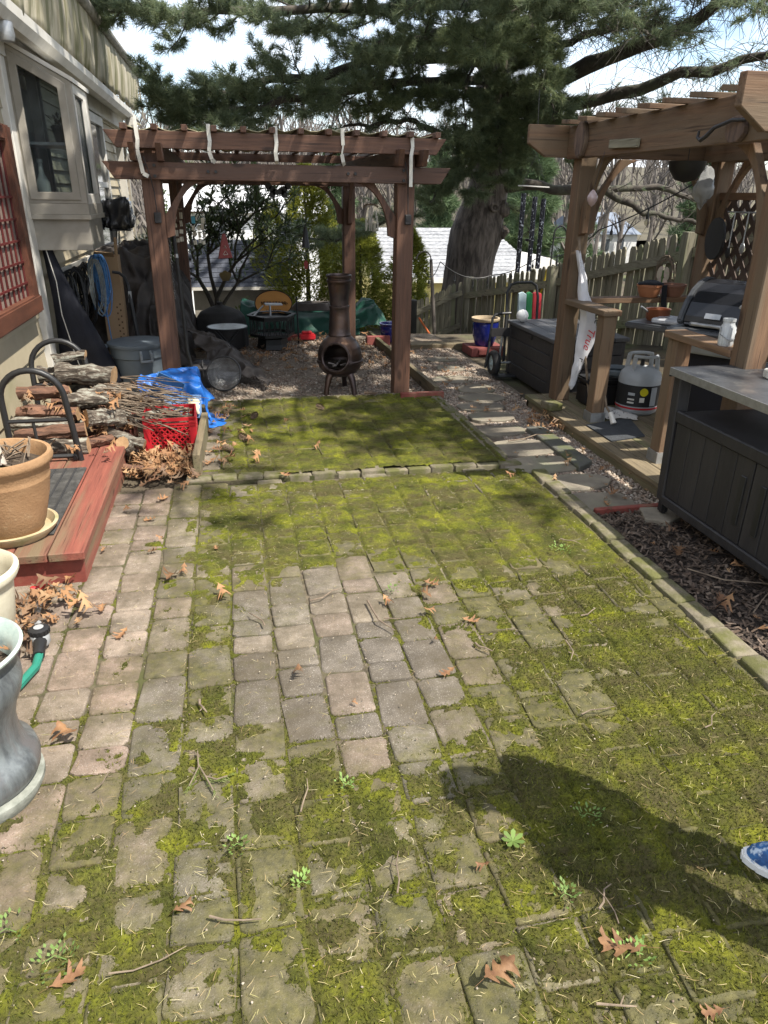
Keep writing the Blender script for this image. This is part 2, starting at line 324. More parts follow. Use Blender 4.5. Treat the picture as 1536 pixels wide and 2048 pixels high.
def pavermat():
    m = bpy.data.materials.new('paver_concrete'); m.use_nodes = True; n = m.node_tree.nodes; l = m.node_tree.links.new; b = n['Principled BSDF']
    g = n.new('ShaderNodeNewGeometry'); oi = n.new('ShaderNodeObjectInfo')
    def noise(sc, det=5, rg=.6):
        z = n.new('ShaderNodeTexNoise'); z.inputs['Scale'].default_value = sc; z.inputs['Detail'].default_value = det; z.inputs['Roughness'].default_value = rg; l(g.outputs['Position'], z.inputs['Vector']); return z.outputs['Fac']
    def rng(f, a, bb, c, d):
        q = n.new('ShaderNodeMapRange'); q.inputs['From Min'].default_value = a; q.inputs['From Max'].default_value = bb; q.inputs['To Min'].default_value = c; q.inputs['To Max'].default_value = d; l(f, q.inputs['Value']); return q.outputs['Result']
    def mix(a, bcol, f):
        q = n.new('ShaderNodeMix'); q.data_type = 'RGBA'; l(f, q.inputs['Factor'])
        l(a, q.inputs['A'])
        if isinstance(bcol, tuple): q.inputs['B'].default_value = (*bcol, 1)
        else: l(bcol, q.inputs['B'])
        return q.outputs['Result']
    hs = n.new('ShaderNodeHueSaturation'); l(oi.outputs['Color'], hs.inputs['Color']); l(rng(noise(9, 6, .7), .3, .7, .52, 1.12), hs.inputs['Value'])
    c = hs.outputs['Color']
    c = mix(c, (.60, .56, .49), rng(noise(260, 2, .5), .60, .72, 0, .55))
    c = mix(c, (.07, .06, .05), rng(noise(190, 2, .5), .40, .30, 0, .6))
    c = mix(c, (.085, .072, .052), rng(noise(4.3, 6, .7), .44, .64, 0, .66)); c = mix(c, (.075, .06, .036), rng(noise(1.7, 6, .75), .42, .60, 0, .62))
    mossf = n.new('ShaderNodeMath'); mossf.operation = 'ADD'; l(noise(11, 6, .7), mossf.inputs[0]); l(oi.outputs['Alpha'], mossf.inputs[1])
    mf = rng(mossf.outputs[0], .66, 1.05, 0, .78)
    mossc = n.new('ShaderNodeValToRGB'); mossc.color_ramp.elements[0].color = (.040, .042, .014, 1); mossc.color_ramp.elements[1].color = (.125, .115, .034, 1); mossc.color_ramp.elements[0].position = .35; mossc.color_ramp.elements[1].position = .7; l(noise(26, 5, .7), mossc.inputs['Fac'])
    c = mix(c, mossc.outputs['Color'], mf)
    l(c, b.inputs['Base Color']); b.inputs['Roughness'].default_value = .92; b.inputs['Specular IOR Level'].default_value = .2
    bn = n.new('ShaderNodeBump'); bn.inputs['Strength'].default_value = .55; bn.inputs['Distance'].default_value = .006; l(noise(170, 4, .7), bn.inputs['Height']); l(bn.outputs[0], b.inputs['Normal'])
    return m
M['paver'] = pavermat(); PM = {}
tints = [(.255, .20, .152), (.24, .20, .155), (.215, .185, .148), (.25, .21, .16), (.185, .162, .132), (.24, .19, .15), (.205, .178, .142)]
allp = []
for i, x in enumerate(colx):
    ysq = cols[i]
    for a, b_ in zip(ysq[:-1], ysq[1:]):
        cx, cy = x+CW/2, (a+b_)/2; v = Vector((cx, cy, -1.6)); zc = v.dot(fw)
        u_, v_ = (v.dot(rt)/zc if zc > .1 else 9), (v.dot(up)/zc if zc > .1 else 9)
        vis = zc > .3 and abs(u_) < .60 and abs(v_) < .77
        allp.append((0 if vis else 1, zc, cx, cy, round(b_-a, 3)))
allp.sort(); rest = MB(); rp = random.Random(11)
for k, (nv, zc, cx, cy, ln) in enumerate(allp):
    var_ = rp.randrange(5); key = (ln, var_)
    if key not in PM:
        vs, fs = paver_mesh(CW, ln, 50+len(PM)); me = bpy.data.meshes.new('paver'); me.from_pydata(vs, [], fs); me.materials.append(M['paver']); me.polygons.foreach_set('use_smooth', np.ones(len(fs), bool))
        try: me.set_sharp_from_angle(angle=math.radians(50))
        except Exception: pass
        PM[key] = (me, vs, fs)
    tilt = (rp.uniform(-.016, .016), rp.uniform(-.016, .016), rp.uniform(-.035, .035)); dz = rp.uniform(-.005, .003)
    tint = rp.choice(tints)
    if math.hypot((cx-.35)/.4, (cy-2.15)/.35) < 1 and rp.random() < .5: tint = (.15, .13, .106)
    if cx < -.35: tint = rp.choice([(.31, .232, .182), (.295, .24, .188), (.32, .255, .20), (.28, .215, .172)])
    moss = float(np.clip(cov(np.array(cx), np.array(cy))*.5+.10+rp.uniform(-.10, .14), 0.06, .75))
    if k < 298:
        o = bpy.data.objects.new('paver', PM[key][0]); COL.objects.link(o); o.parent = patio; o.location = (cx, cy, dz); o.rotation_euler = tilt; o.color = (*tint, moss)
    else:
        rest.add([(x+cx, y+cy, z+dz) for x, y, z in PM[key][1]], PM[key][2])
if rest.v:
    o = rest.build('paver_field', M['paver'], patio, smooth=True); o.color = (.33, .29, .23, .35); tag(o, kind='stuff')
# upper patio (a low step up), its pavers almost lost under moss
upper = tag(MB().bb(-.34, 1.72, 4.13, 5.93, -.08, .008).build('upper_patio', M['jointdirt'], loc=(0, 0, 0)), kind='structure')
UZ = .020; um = {}
ucols = []
for i in range(12):
    x = -.30+CW*i; ys_ = column_lengths(4.24, 5.75, rr); ucols.append(ys_)
    for a, b_ in zip(ys_[:-1], ys_[1:]):
        if (a+b_)/2 < 4.27 or b_ > 5.93: continue
        key = (round(b_-a, 3), rp.randrange(5))
        if key not in PM:
            vs, fs = paver_mesh(CW, key[0], 90+len(PM)); me = bpy.data.meshes.new('paver'); me.from_pydata(vs, [], fs); me.materials.append(M['paver']); PM[key] = (me, vs, fs)
        o = bpy.data.objects.new('paver', PM[key][0]); COL.objects.link(o); o.parent = upper; o.location = (x+CW/2, (a+b_)/2, UZ+rp.uniform(-.004, .004)); o.rotation_euler = (rp.uniform(-.012, .012), rp.uniform(-.012, .012), 0)
        o.color = (*rp.choice(tints), float(np.clip(cov(np.array(x+.08), np.array((a+b_)/2))*.55, .02, .75)))
def edging(parent, pts, zt, wd, ln, hgt=.12):
    (x0, y0), (x1, y1) = pts; d = math.hypot(x1-x0, y1-y0); n = int(d/ln)
    for i in range(n):
        t = (i+.5)/n; cx, cy = x0+(x1-x0)*t, y0+(y1-y0)*t; a = math.atan2(y1-y0, x1-x0)
        vs, fs = paver_mesh(d/n+.004, wd, 300+i % 5); me_ = MB(); m_ = Matrix.Rotation(a+rp.uniform(-.02, .02), 3, 'Z'); zz = zt+rp.uniform(-.006, .006)
        me_.add([Vector((cx, cy, zz))+m_ @ Vector((x, y, z if z > -.04 else -hgt)) for x, y, z in vs], fs)
        me_.build('edging_brick', M['brickgrey'], parent, smooth=True)
edging(patio, ((1.832, .5), (1.832, 3.98)), .022, .105, .2)
edging(upper, ((-.34, 4.185), (1.78, 4.15)), .019, .10, .145)
edging(upper, ((1.69, 4.25), (1.66, 5.9)), .028, .11, .2)
edging(upper, ((-.30, 5.93), (1.62, 5.96)), .024, .06, .3)
# ---------------------------------------------------------------- moss: a lumpy living sheet, with short tufts
def jointdist(X, Y, x0, cl):
    ci = np.clip(((X-x0)/CW).astype(int), 0, len(cl)-1); fx = (X-x0)/CW-ci; dx = np.minimum(fx, 1-fx)*CW; dy = np.full(X.shape, 9.)
    for c in range(len(cl)):
        a = np.array(cl[c]); msk = ci == c; yy = Y[msk]; k = np.clip(np.searchsorted(a, yy), 1, len(a)-1); dy[msk] = np.minimum(np.abs(yy-a[k-1]), np.abs(a[k]-yy))
    pid = ci*97
    for c in range(len(cl)):
        msk = ci == c; pid[msk] += np.searchsorted(np.array(cl[c]), Y[msk])
    return np.minimum(np.abs(dx), np.abs(dy)), pid
def mosssheet(x0, x1, y0, y1, st, jx0, cl, zb, seed):
    nx = int((x1-x0)/st); ny = int((y1-y0)/st); X, Y = np.meshgrid(np.linspace(x0, x1, nx), np.linspace(y0, y1, ny))
    j, pid = jointdist(X, Y, jx0, cl); jn = ss(.022, .004, j); pr_ = np.random.default_rng(seed).random(4096)[pid % 4096]
    c = cov(X, Y)+1.05*(fbm(X, Y, 2.6, seed, 5)-.5)+1.25*(fbm(X, Y, 15, seed+9, 4)-.5)+.42*(pr_-.5)*(1-jn)
    edge = ss(x0, x0+.05, X)*ss(x1, x1-.05, X)*ss(y1, y1-.04, Y)
    jc = .08+.66*fbm(X, Y, 3.2, seed+20, 4)+.26*cov(X, Y)
    jw = ss(.022+.022*ss(1.9, 1.3, Y), .004, j); lift = np.maximum(ss(.34, .80, c), jw*ss(.22, .6, jc+.12*ss(1.9, 1.4, Y))*.85)*edge
    prof = -.017*ss(.017, .002, j)*(.5+fbm(X, Y, 4, seed+31, 3))
    Z = zb-.0155+prof*.75*lift+.0215*lift+(.011*(fbm(X, Y, 45, seed+3, 3)-.5)+.008*(vnoise(X, Y, 105, seed+5)-.5))*(.35+.65*lift)
    Z = Z+.010*np.maximum(0, c-1.0)*lift
    V = np.stack([X.ravel(), Y.ravel(), Z.ravel()], 1); i = np.arange(nx*ny).reshape(ny, nx)
    F = np.stack([i[:-1, :-1].ravel(), i[:-1, 1:].ravel(), i[1:, 1:].ravel(), i[1:, :-1].ravel()], 1)
    keep = lift.ravel()[F].max(1) > .12; F = F[keep]
    return V, F, lift, X, Y, Z
def mossmat():
    m = bpy.data.materials.new('moss'); m.use_nodes = True; n = m.node_tree.nodes; l = m.node_tree.links.new; b = n['Principled BSDF']; g = n.new('ShaderNodeNewGeometry')
    def noise(sc, det=5, rg=.65):
        z = n.new('ShaderNodeTexNoise'); z.inputs['Scale'].default_value = sc; z.inputs['Detail'].default_value = det; z.inputs['Roughness'].default_value = rg; l(g.outputs['Position'], z.inputs['Vector']); return z.outputs['Fac']
    r = n.new('ShaderNodeValToRGB'); e = r.color_ramp.elements; e[0].position = .30; e[0].color = (.017, .019, .006, 1); e[1].position = .72; e[1].color = (.235, .235, .024, 1)
    q = e.new(.45); q.color = (.058, .062, .012, 1); q = e.new(.58); q.color = (.135, .140, .014, 1)
    l(noise(5.5, 8, .72), r.inputs['Fac'])
    mixn = n.new('ShaderNodeMix'); mixn.data_type = 'RGBA'; mixn.inputs['B'].default_value = (.07, .056, .030, 1)
    mr = n.new('ShaderNodeMapRange'); mr.inputs['From Min'].default_value = .43; mr.inputs['From Max'].default_value = .58; mr.inputs['To Max'].default_value = .85; l(noise(5, 7, .75), mr.inputs['Value']); l(mr.outputs[0], mixn.inputs['Factor']); l(r.outputs['Color'], mixn.inputs['A'])
    m2 = n.new('ShaderNodeMix'); m2.data_type = 'RGBA'; m2.blend_type = 'MULTIPLY'; r2 = n.new('ShaderNodeValToRGB'); r2.color_ramp.elements[0].position = .3; r2.color_ramp.elements[0].color = (.45, .45, .4, 1); r2.color_ramp.elements[1].position = .7; r2.color_ramp.elements[1].color = (1.25, 1.25, 1.2, 1); l(noise(120, 4), r2.inputs['Fac']); m2.inputs['Factor'].default_value = 1; l(mixn.outputs['Result'], m2.inputs['A']); l(r2.outputs['Color'], m2.inputs['B'])
    l(m2.outputs['Result'], b.inputs['Base Color']); b.inputs['Roughness'].default_value = .95; b.inputs['Specular IOR Level'].default_value = .1; b.inputs['Sheen Weight'].default_value = .15; b.inputs['Sheen Tint'].default_value = (.6, .7, .2, 1)
    bn = n.new('ShaderNodeBump'); bn.inputs['Strength'].default_value = .9; bn.inputs['Distance'].default_value = .006; l(noise(230, 4, .75), bn.inputs['Height']); l(bn.outputs[0], b.inputs['Normal'])
    return m
M['moss'] = mossmat()
def tufts(lift, X, Y, Z, n, hmin, hmax, seed, ymax):
    rg = np.random.default_rng(seed); idx = np.flatnonzero((lift.ravel() > .28) & (Y.ravel() < ymax)); idx = rg.choice(idx, min(n, len(idx)), replace=False)
    P = np.stack([X.ravel()[idx], Y.ravel()[idx], Z.ravel()[idx]-.001], 1)+rg.normal(0, .003, (len(idx), 3))*[1, 1, 0]
    k = 3; P = np.repeat(P, k, 0); m = len(P); a = rg.random(m)*6.28; h = rg.uniform(hmin, hmax, m); tl = rg.normal(0, .6, (m, 2))
    wv = np.stack([np.cos(a), np.sin(a), np.zeros(m)], 1)*.0016
    T = P+np.stack([tl[:, 0]*h, tl[:, 1]*h, h], 1)
    V = np.stack([P-wv, P+wv, T], 1).reshape(-1, 3); F = np.arange(m*3).reshape(-1, 3); return V, F
M['mosstuft'] = islandmat('moss_tuft', [(.028, .032, .008), (.07, .078, .013), (.15, .16, .02), (.11, .09, .035)], .9, .25)
V, F, lift, X, Y, Z = mosssheet(-1.38, 1.80, .42, 4.09, .0085, colx[0], cols, 0, 11)
tag(fobj('moss_carpet', V, F, M['moss'], smooth=True, loc=(0, 0, 0)), 'patchy yellow green moss over the lower patio pavers and joints', 'moss', kind='stuff')
V, F = tufts(lift, X, Y, Z, 60000, .004, .012, 5, 2.7)
tag(fobj('moss_tufts', V, F, M['mosstuft'], loc=(0, 0, 0)), 'tiny moss tufts standing up from the near pavers', 'moss', kind='stuff')
V, F, lift, X, Y, Z = mosssheet(-.32, 1.72, 4.16, 5.97, .009, -.30, ucols, UZ, 41)
tag(fobj('upper_moss', V, F, M['moss'], smooth=True, loc=(0, 0, 0)), 'thick green moss covering the small raised upper patio', 'moss', kind='stuff')
# ---------------------------------------------------------------- gravel, stepping stones, mulch
OCT = np.array([(1, 0, 0), (-1, 0, 0), (0, 1, 0), (0, -1, 0), (0, 0, 1), (0, 0, -1)], float)
OF = np.array([(0, 2, 4), (2, 1, 4), (1, 3, 4), (3, 0, 4), (2, 0, 5), (1, 2, 5), (3, 1, 5), (0, 3, 5)])
def pebbles(P, size, flat, rg):
    n = len(P); s = size*rg.uniform(.6, 1.5, (n, 1, 1))*np.stack([rg.uniform(.8, 1.3, n), rg.uniform(.7, 1.1, n), np.full(n, flat)], 1)[:, None, :]
    a = rg.random(n)*6.28; c, s_ = np.cos(a), np.sin(a); Q = OCT[None]*s+rg.normal(0, size*.12, (n, 6, 3))
    Q = np.stack([Q[:, :, 0]*c[:, None]-Q[:, :, 1]*s_[:, None], Q[:, :, 0]*s_[:, None]+Q[:, :, 1]*c[:, None], Q[:, :, 2]], 2)+P[:, None, :]
    return Q.reshape(-1, 3), (OF[None]+np.arange(n)[:, None, None]*6).reshape(-1, 3)
M['gravelbase'] = mat('gravel_bed', (.26, .215, .165), (.10, .08, .06), 60, .95, bump=.9, bscale=90, c3=(.11, .075, .05), s3=1.6, lo3=.5, hi3=.66)
V, F = gridsheet(-1.44, 2.5, 60, 5.9, 9.4, 50, lambda x, y: hz(x, y)+.012+.006*fbm(x, y, 4, 2))
tag(fobj('gravel_bed', V, F, M['gravelbase'], smooth=True, loc=(0, 0, 0)), kind='structure')
V, F = gridsheet(1.75, 2.45, 14, 3.05, 5.9, 50, lambda x, y: hz(x, y)+.012+.006*fbm(x, y, 4, 2))
tag(fobj('gravel_path', V, F, M['gravelbase'], smooth=True, loc=(0, 0, 0)), kind='structure')
rg = np.random.default_rng(5)
def scatter(n, x0, x1, y0, y1, thin=None):
    P = np.stack([rg.uniform(x0, x1, n), rg.uniform(y0, y1, n)], 1)
    if thin is not None: P = P[rg.random(len(P)) < thin(P[:, 0], P[:, 1])]
    return P
pA = scatter(15000, -.75, 1.66, 5.96, 8.9, lambda x, y: np.clip(1.25*ss(.33, .6, fbm(x, y, 1.6, 8))+.35*ss(7.2, 6.2, y), .12, 1)); pB = scatter(9500, 1.72, 2.45, 5.2, 8.15); pC = scatter(9000, 1.88, 2.4, 3.2, 5.4, lambda x, y: .35+.65*ss(3.3, 4.6, y))
pP = np.concatenate([pA, pB, pC]); z = hz(pP[:, 0], pP[:, 1])+.02
V, F = pebbles(np.column_stack([pP, z]), .0115, .62, rg)
M['pebble'] = islandmat('pea_gravel', [(.30, .25, .195), (.21, .16, .12), (.38, .33, .27), (.15, .105, .08), (.27, .225, .18), (.24, .165, .115), (.44, .40, .34)], .8)
tag(fobj('pea_gravel', V, F, M['pebble'], loc=(0, 0, 0)), 'pale pea gravel under the pergola and along the path', 'gravel', kind='stuff')
stones = [((1.99, 3.46), .17, .12, 'nearest pale stepping stone beside the red garden board'), ((2.02, 3.78), .17, .11, 'cracked stepping stone second from the red garden board'), ((1.93, 4.12), .22, .14, 'wide stepping stone level with the patio step'), ((1.95, 4.46), .21, .14, 'large flat stepping stone just past the patio step'), ((1.91, 4.86), .15, .11, 'stepping stone opposite the short cedar newel post'), ((1.96, 5.22), .15, .11, 'stepping stone beside the brick on the cedar deck'), ((1.99, 5.52), .16, .11, 'stepping stone near the far end of the cedar deck'), ((2.09, 5.81), .17, .12, 'stepping stone beside the foot of the right pergola post'), ((2.12, 6.12), .14, .13, 'stepping stone beside the end of the dark storage box'), ((2.02, 6.5), .16, .12, 'half buried stepping stone beside the wheel of the hand truck'), ((2.14, 6.97), .12, .11, 'leaf strewn stepping stone halfway down the far path'), ((2.17, 7.4), .14, .10, 'farthest stepping stone before the green plank')]
for i, ((x, y), a, b_, lb) in enumerate(stones):
    a *= 1.28; b_ *= 1.18
    r_ = random.Random(60+i); n = 11; pol = [(x+a*math.cos(t)*max(.72, min(1, abs(math.cos(t))**.55*1.0+.0) if False else 1)*r_.uniform(.88, 1.08)*(1 if abs(math.cos(t)) > .5 else .95), y+b_*math.copysign(abs(math.sin(t))**.6, math.sin(t))*r_.uniform(.88, 1.08)) for t in [2*PI*k/n+r_.uniform(-.12, .12) for k in range(n)]]
    o = MB().prism(pol, (0, 0, -.05), (1, 0, 0), (0, 1, 0), (0, 0, .052+r_.uniform(0, .006))).build('stepping_stone', M['stone'], bevel=.006)
    tag(o, lb, 'stone', 'stepping stones along the gravel path')
slab = MB().prism([(2.10, 4.84), (2.235, 4.85), (2.25, 4.06), (2.11, 3.96)], (0, 0, -.04), (1, 0, 0), (0, 1, 0), (0, 0, .065)).build('stone_slab', mat('slate', (.10, .10, .085), (.07, .07, .06), 8, .8, bump=.3, c3=(.09, .10, .04), s3=4), bevel=.006)
tag(slab, 'long dark slate slab lying along the cedar deck edge', 'slab')
M['mulch'] = islandmat('bark_mulch', [(.055, .038, .028), (.12, .085, .06), (.03, .022, .018), (.17, .13, .10), (.08, .055, .04)], .95)
V, F = gridsheet(1.88, 4.2, 40, .3, 3.32, 50, lambda x, y: hz(x, y)+.016+.014*fbm(x, y, 6, 22)); V[:, 2] = np.minimum(V[:, 2], .01)
tag(fobj('mulch_bed', V, F, mat('mulch_soil', (.06, .045, .035), (.03, .023, .018), 40, .95, bump=.9, bscale=80), smooth=True, loc=(0, 0, 0)), kind='structure')
def chips(P, ln, wd, rg, zoff=0., tilt=.35):
    n = len(P); a = rg.random(n)*6.28; L_ = ln*rg.uniform(.4, 1.4, n); w_ = wd*rg.uniform(.5, 1.4, n)
    d = np.stack([np.cos(a), np.sin(a), rg.normal(0, tilt, n)], 1); s = np.stack([-np.sin(a), np.cos(a), rg.normal(0, tilt, n)], 1)
    u_ = d*L_[:, None]; v_ = s*w_[:, None]; Q = np.stack([P-u_-v_, P+u_-v_*.7, P+u_*.9+v_, P-u_*1.1+v_*.8], 1); return Q.reshape(-1, 3), np.arange(n*4).reshape(-1, 4)
P2 = scatter(9000, 1.9, 2.9, 1.0, 3.32); P2 = np.column_stack([P2, hz(P2[:, 0], P2[:, 1])+.03+rg.uniform(0, .012, len(P2))])
V, F = chips(P2, .014, .005, rg)
tag(fobj('mulch_chips', V, F, M['mulch'], loc=(0, 0, 0)), 'dark shredded bark mulch beside the patio edging and cart', 'mulch', kind='stuff')
tag(MB().bb(1.9, 2.62, 3.31, 3.345, -.05, .022).build('garden_board', M['redpaint'], bevel=.004), 'dull red garden board between gravel path and mulch', 'board')
tag(MB().bar((1.635, 8.75, .02), (1.70, 5.90, .03), .045, .11).build('garden_board', M['dwood']['y'], bevel=.004), 'weathered brown timber edging running back beside the pergola post', 'board')
tag(MB().bb(1.36, 1.74, 5.815, 5.855, -.03, .06).build('garden_board', M['redpaint'], bevel=.004), 'short red board end beside the right pergola post', 'board')
tag(MB().bb(1.98, 2.82, 8.02, 8.25, -.05, .035).build('garden_plank', M['dwood']['x'], bevel=.004), 'pale green weathered plank across the end of the gravel path', 'board')
tag(MB().bar((-.275, 4.22, .06), (-.245, 5.15, .06), .045, .19).build('garden_board', M['dwood']['y'], bevel=.004), 'weathered grey timber standing on edge beside the red crate', 'board')
# ================================================================ HOUSE
W = -1.45
house = thing('house', 'cream sided house with white garden window and long dirty awning', 'house', (W, 7, 0))
body = MB(); body.bb(-6, W-.03, 1.5, 12.9, -.2, 3.3).build('wall', M['cream'], house)
# wide boards on the near wall, narrow clapboards beyond the white trim
def lap(y0, y1, z, h, t, name='clapboard', m=None):
    b = MB(); x = W-.03
    b.add([(x, y0, z), (x+t+.012, y0, z), (x+.008, y0, z+h+.012), (x, y0, z+h+.012), (x, y1, z), (x+t+.012, y1, z), (x+.008, y1, z+h+.012), (x, y1, z+h+.012)], [(0, 1, 2, 3), (4, 7, 6, 5), (0, 4, 5, 1), (1, 5, 6, 2), (2, 6, 7, 3), (0, 3, 7, 4)])
    return b.build(name, m or M['cream'], house)
for i in range(11): lap(1.5, 6.07, .0+i*.235, .235, .012)
for i in range(25): lap(6.25, 12.9, -.05+i*.107, .107, .02)
MB().bb(W-.03, W+.03, 6.07, 6.25, 0, 2.6).build('door_trim', M['white'], house, bevel=.004)
MB().bb(W-.03, W+.03, 12.82, 12.93, 0, 2.6).build('corner_board', M['offwhite'], house, bevel=.004)
MB().bb(W-.02, W+.045, 4, 12.7, 2.44, 2.6).build('frieze_board', M['white'], house)
MB().bb(W-.02, -1.20, 4, 12.95, 2.60, 2.635).build('soffit', M['white'], house)
g = MB(); prof = [(0, 0), (.07, 0), (.11, .05), (.11, .11), (.10, .11), (.10, .055), (.066, .012), (.01, .012), (.01, .11), (0, .11)]
g.prism(prof, (-1.27, 4.5, 2.52), (1, 0, 0), (0, 0, 1), (0, 7.25, 0)); g.build('gutter', M['white'], house)
ds = MB(); ds.bar((-1.2, 11.68, 2.54), (-1.2, 11.68, 2.44), .07, .09, (1, 0, 0)); ds.bar((-1.2, 11.68, 2.45), (-1.36, 11.68, 2.30), .07, .09, (0, 1, 0)); ds.bar((-1.38, 11.68, 2.32), (-1.38, 11.68, .1), .07, .09, (1, 0, 0)); ds.build('downspout', M['white'], house)
MB().tube([(-1.2, 12.2, 2.6), (-1.2, 12.2, 2.42), (-1.1, 12.3, 2.36)], .04, 8).build('downspout', M['white'], house)
rf = MB(); rf.add([(-1.30, 1.5, 3.28), (-1.30, 13.1, 3.28), (-3.6, 13.1, 4.2), (-3.6, 1.5, 4.2), (-6, 13.1, 3.3), (-6, 1.5, 3.3)], [(0, 1, 2, 3), (3, 2, 4, 5), (1, 4, 2), (0, 3, 5)]); rf.build('roof', mat('roof_shingle', (.16, .15, .14), (.10, .095, .09), 20, .9), house)
# dirty fabric awning hanging under its roller tube
aw = MB(); ny, nz_ = 190, 9; y0, y1 = 4.2, 13.08
for i in range(ny):
    t = i/(ny-1); y = y0+(y1-y0)*t
    sc = .028*abs(math.sin(y*PI/.42))
    zb = 2.595+.095*(t)+sc*-1+.02
    for k in range(nz_):
        s = k/(nz_-1); z = 3.17*s+zb*(1-s)+(.05*t*s); x = -1.16+.02*math.sin(y*9+s)*(1-s)+.012*math.sin(y*21)*(1-s)+.07*(1-s)*s-.03*(1-s)
        aw.v.append((x, y, z))
for i in range(ny-1):
    for k in range(nz_-1): a = i*nz_+k; aw.f.append((a, a+nz_, a+nz_+1, a+1))
am = mat('dirty_awning_fabric', (.52, .48, .38), (.33, .29, .20), 2.2, .85, stretch=(5, 5, .5), bump=.25, bscale=20, c3=(.17, .165, .085), s3=1.4, lo3=.44, hi3=.6)
o = aw.build('awning', am, house, smooth=True)
md = o.modifiers.new('thickness', 'SOLIDIFY'); md.thickness = .006
MB().tube([(-1.15, 4.2, 3.19), (-1.15, 8, 3.2), (-1.15, 13.2, 3.235)], .052, 14).build('awning_tube', mat('stained_tube', (.36, .34, .30), (.16, .15, .12), 6, .7, stretch=(4, 1, 4), bump=.2), o, smooth=True)
MB().bar((-1.16, 13.1, 3.22), (-1.13, 13.06, 2.62), .05, .02, (1, 0, 0)).build('awning_arm', M['offwhite'], o)
# security lamp on the near soffit
sl = MB(); sl.lathe([(.0, .10), (.05, .10), (.055, .03), (.045, 0), (0, 0)], (-1.22, 5.45, 2.42), 14, False); sl.box((-1.28, 5.42, 2.5), (.10, .12, .08)); sl.build('wall_lamp', M['galv'], house, smooth=True)
# ---- garden window
gw = thing('garden_window', None, None, (-1.45, 6.2, 1.2)); gw.parent = house; gw.location = Vector((-1.45, 6.2, 1.2))-ROOT[house.name]; ROOT[gw.name] = Vector((-1.45, 6.2, 1.2))
xw, xf, ya, yb = -1.44, -1.01, 6.2, 6.87
def slant(x): return 2.545+(2.31-2.545)*(x-xw)/(xf-xw)
MB().bb(xw, xf-.012, ya+.03, yb-.03, 1.18, 1.41).build('base_box', M['offwhite'], gw, bevel=.003)
MB().bb(xw, xf+.012, ya-.012, yb+.012, 1.40, 1.435).build('sill', M['offwhite'], gw, bevel=.003)
MB().bb(xw, xf+.004, ya-.004, yb+.004, 1.435, 1.51).build('lower_rail', M['offwhite'], gw, bevel=.003)
def trap(y, th, xa, xb, za, fr):
    def outer(x, d): return slant(x)-d
    b = MB(); 
    pts_o = [(xa, za), (xb, za), (xb, slant(xb)), (xa, slant(xa))]; pts_i = [(xa+fr, za+fr), (xb-fr, za+fr), (xb-fr, slant(xb-fr)-fr*1.15), (xa+fr, slant(xa+fr)-fr*1.15)]
    vs = [(x, yy, z) for yy in (y, y+th) for (x, z) in pts_o+pts_i]; fs = []
    for i in range(4):
        j = (i+1) % 4; fs += [(i, j, 4+j, 4+i), (8+j, 8+i, 12+i, 12+j), (i, 8+i, 8+j, j), (4+i, 4+j, 12+j, 12+i)]
    b.add(vs, fs); return b, pts_i
for yy, nm in ((ya, 1), (yb-.05, 0)):
    b, pi_ = trap(yy, .05, xw, xf, 1.51, .075); fo = b.build('side_frame', M['offwhite'], gw, bevel=.004)
    b2, pj = trap(yy-.012 if nm else yy+.05, .03, xw+.035, xf-.04, 1.535, .055); b2.v = [(x, y, z-(.035 if z > 2 else 0)) for x, y, z in b2.v]; b2.build('sash', M['offwhite'], gw, bevel=.004)
    MB().add([(x, yy+.02, z) for x, z in pi_], [(0, 1, 2, 3)]).build('pane', M['glass'], gw)
for (ys_, ye) in ((ya, yb),):
    f = MB(); f.bb(xf-.05, xf, ys_+.05, ye-.05, 1.51, 1.58); f.bb(xf-.05, xf, ys_+.05, ye-.05, 2.24, 2.31); f.bb(xf-.05, xf, ys_+.05, ys_+.10, 1.58, 2.24); f.bb(xf-.05, xf, ye-.13, ye-.05, 1.58, 2.24); f.bb(xf-.02, xf+.012, ye-.2, ye-.16, 1.58, 2.24); fo = f.build('front_frame', M['white'], gw, bevel=.003)
    MB().bb(xf-.03, xf-.025, ys_+.1, ye-.13, 1.58, 2.24).build('pane', M['glass'], gw)
tp = MB(); tp.add([(xw, ya-.01, slant(xw)), (xf+.015, ya-.01, 2.305), (xf+.015, yb+.01, 2.305), (xw, yb+.01, slant(xw)), (xw, ya-.01, slant(xw)+.03), (xf+.015, ya-.01, 2.335), (xf+.015, yb+.01, 2.335), (xw, yb+.01, slant(xw)+.03)], [(0, 3, 2, 1), (4, 5, 6, 7), (0, 1, 5, 4), (1, 2, 6, 5), (2, 3, 7, 6), (3, 0, 4, 7)]); tp.build('roof_panel', M['white'], gw)
MB().bb(xw+.02, xf-.06, ya+.08, yb-.08, 1.905, 1.925).build('shelf', M['galv'], gw)
MB().bb(xw-.005, xw+.008, ya+.06, yb-.06, 1.52, 2.3).build('interior_back', M['offwhite'], gw)
bt = MB().lathe([(.0, 0), (.045, 0), (.05, .05), (.05, .14), (.02, .2), (.016, .27), (.022, .275), (.022, .30), (0, .30)], (-1.335, 6.36, 1.515), 14, False).build('bottle', mat('frosted_bottle', (.55, .55, .5), (.4, .4, .36), 5, .3), None, smooth=True)
tag(bt, 'pale figurine bottle standing inside the garden window', 'bottle')
pl = thing('potted_plant', 'dark leafy potted plant on the shelf in the garden window', 'plant', (-1.17, 6.5, 1.926))
MB().lathe([(.05, 0), (.07, .1), (.075, .1), (.075, .12), (.06, .12), (.05, .1)], (-1.17, 6.5, 1.926), 14).build('pot', M['charcoal'], pl, smooth=True)
lf = MB()
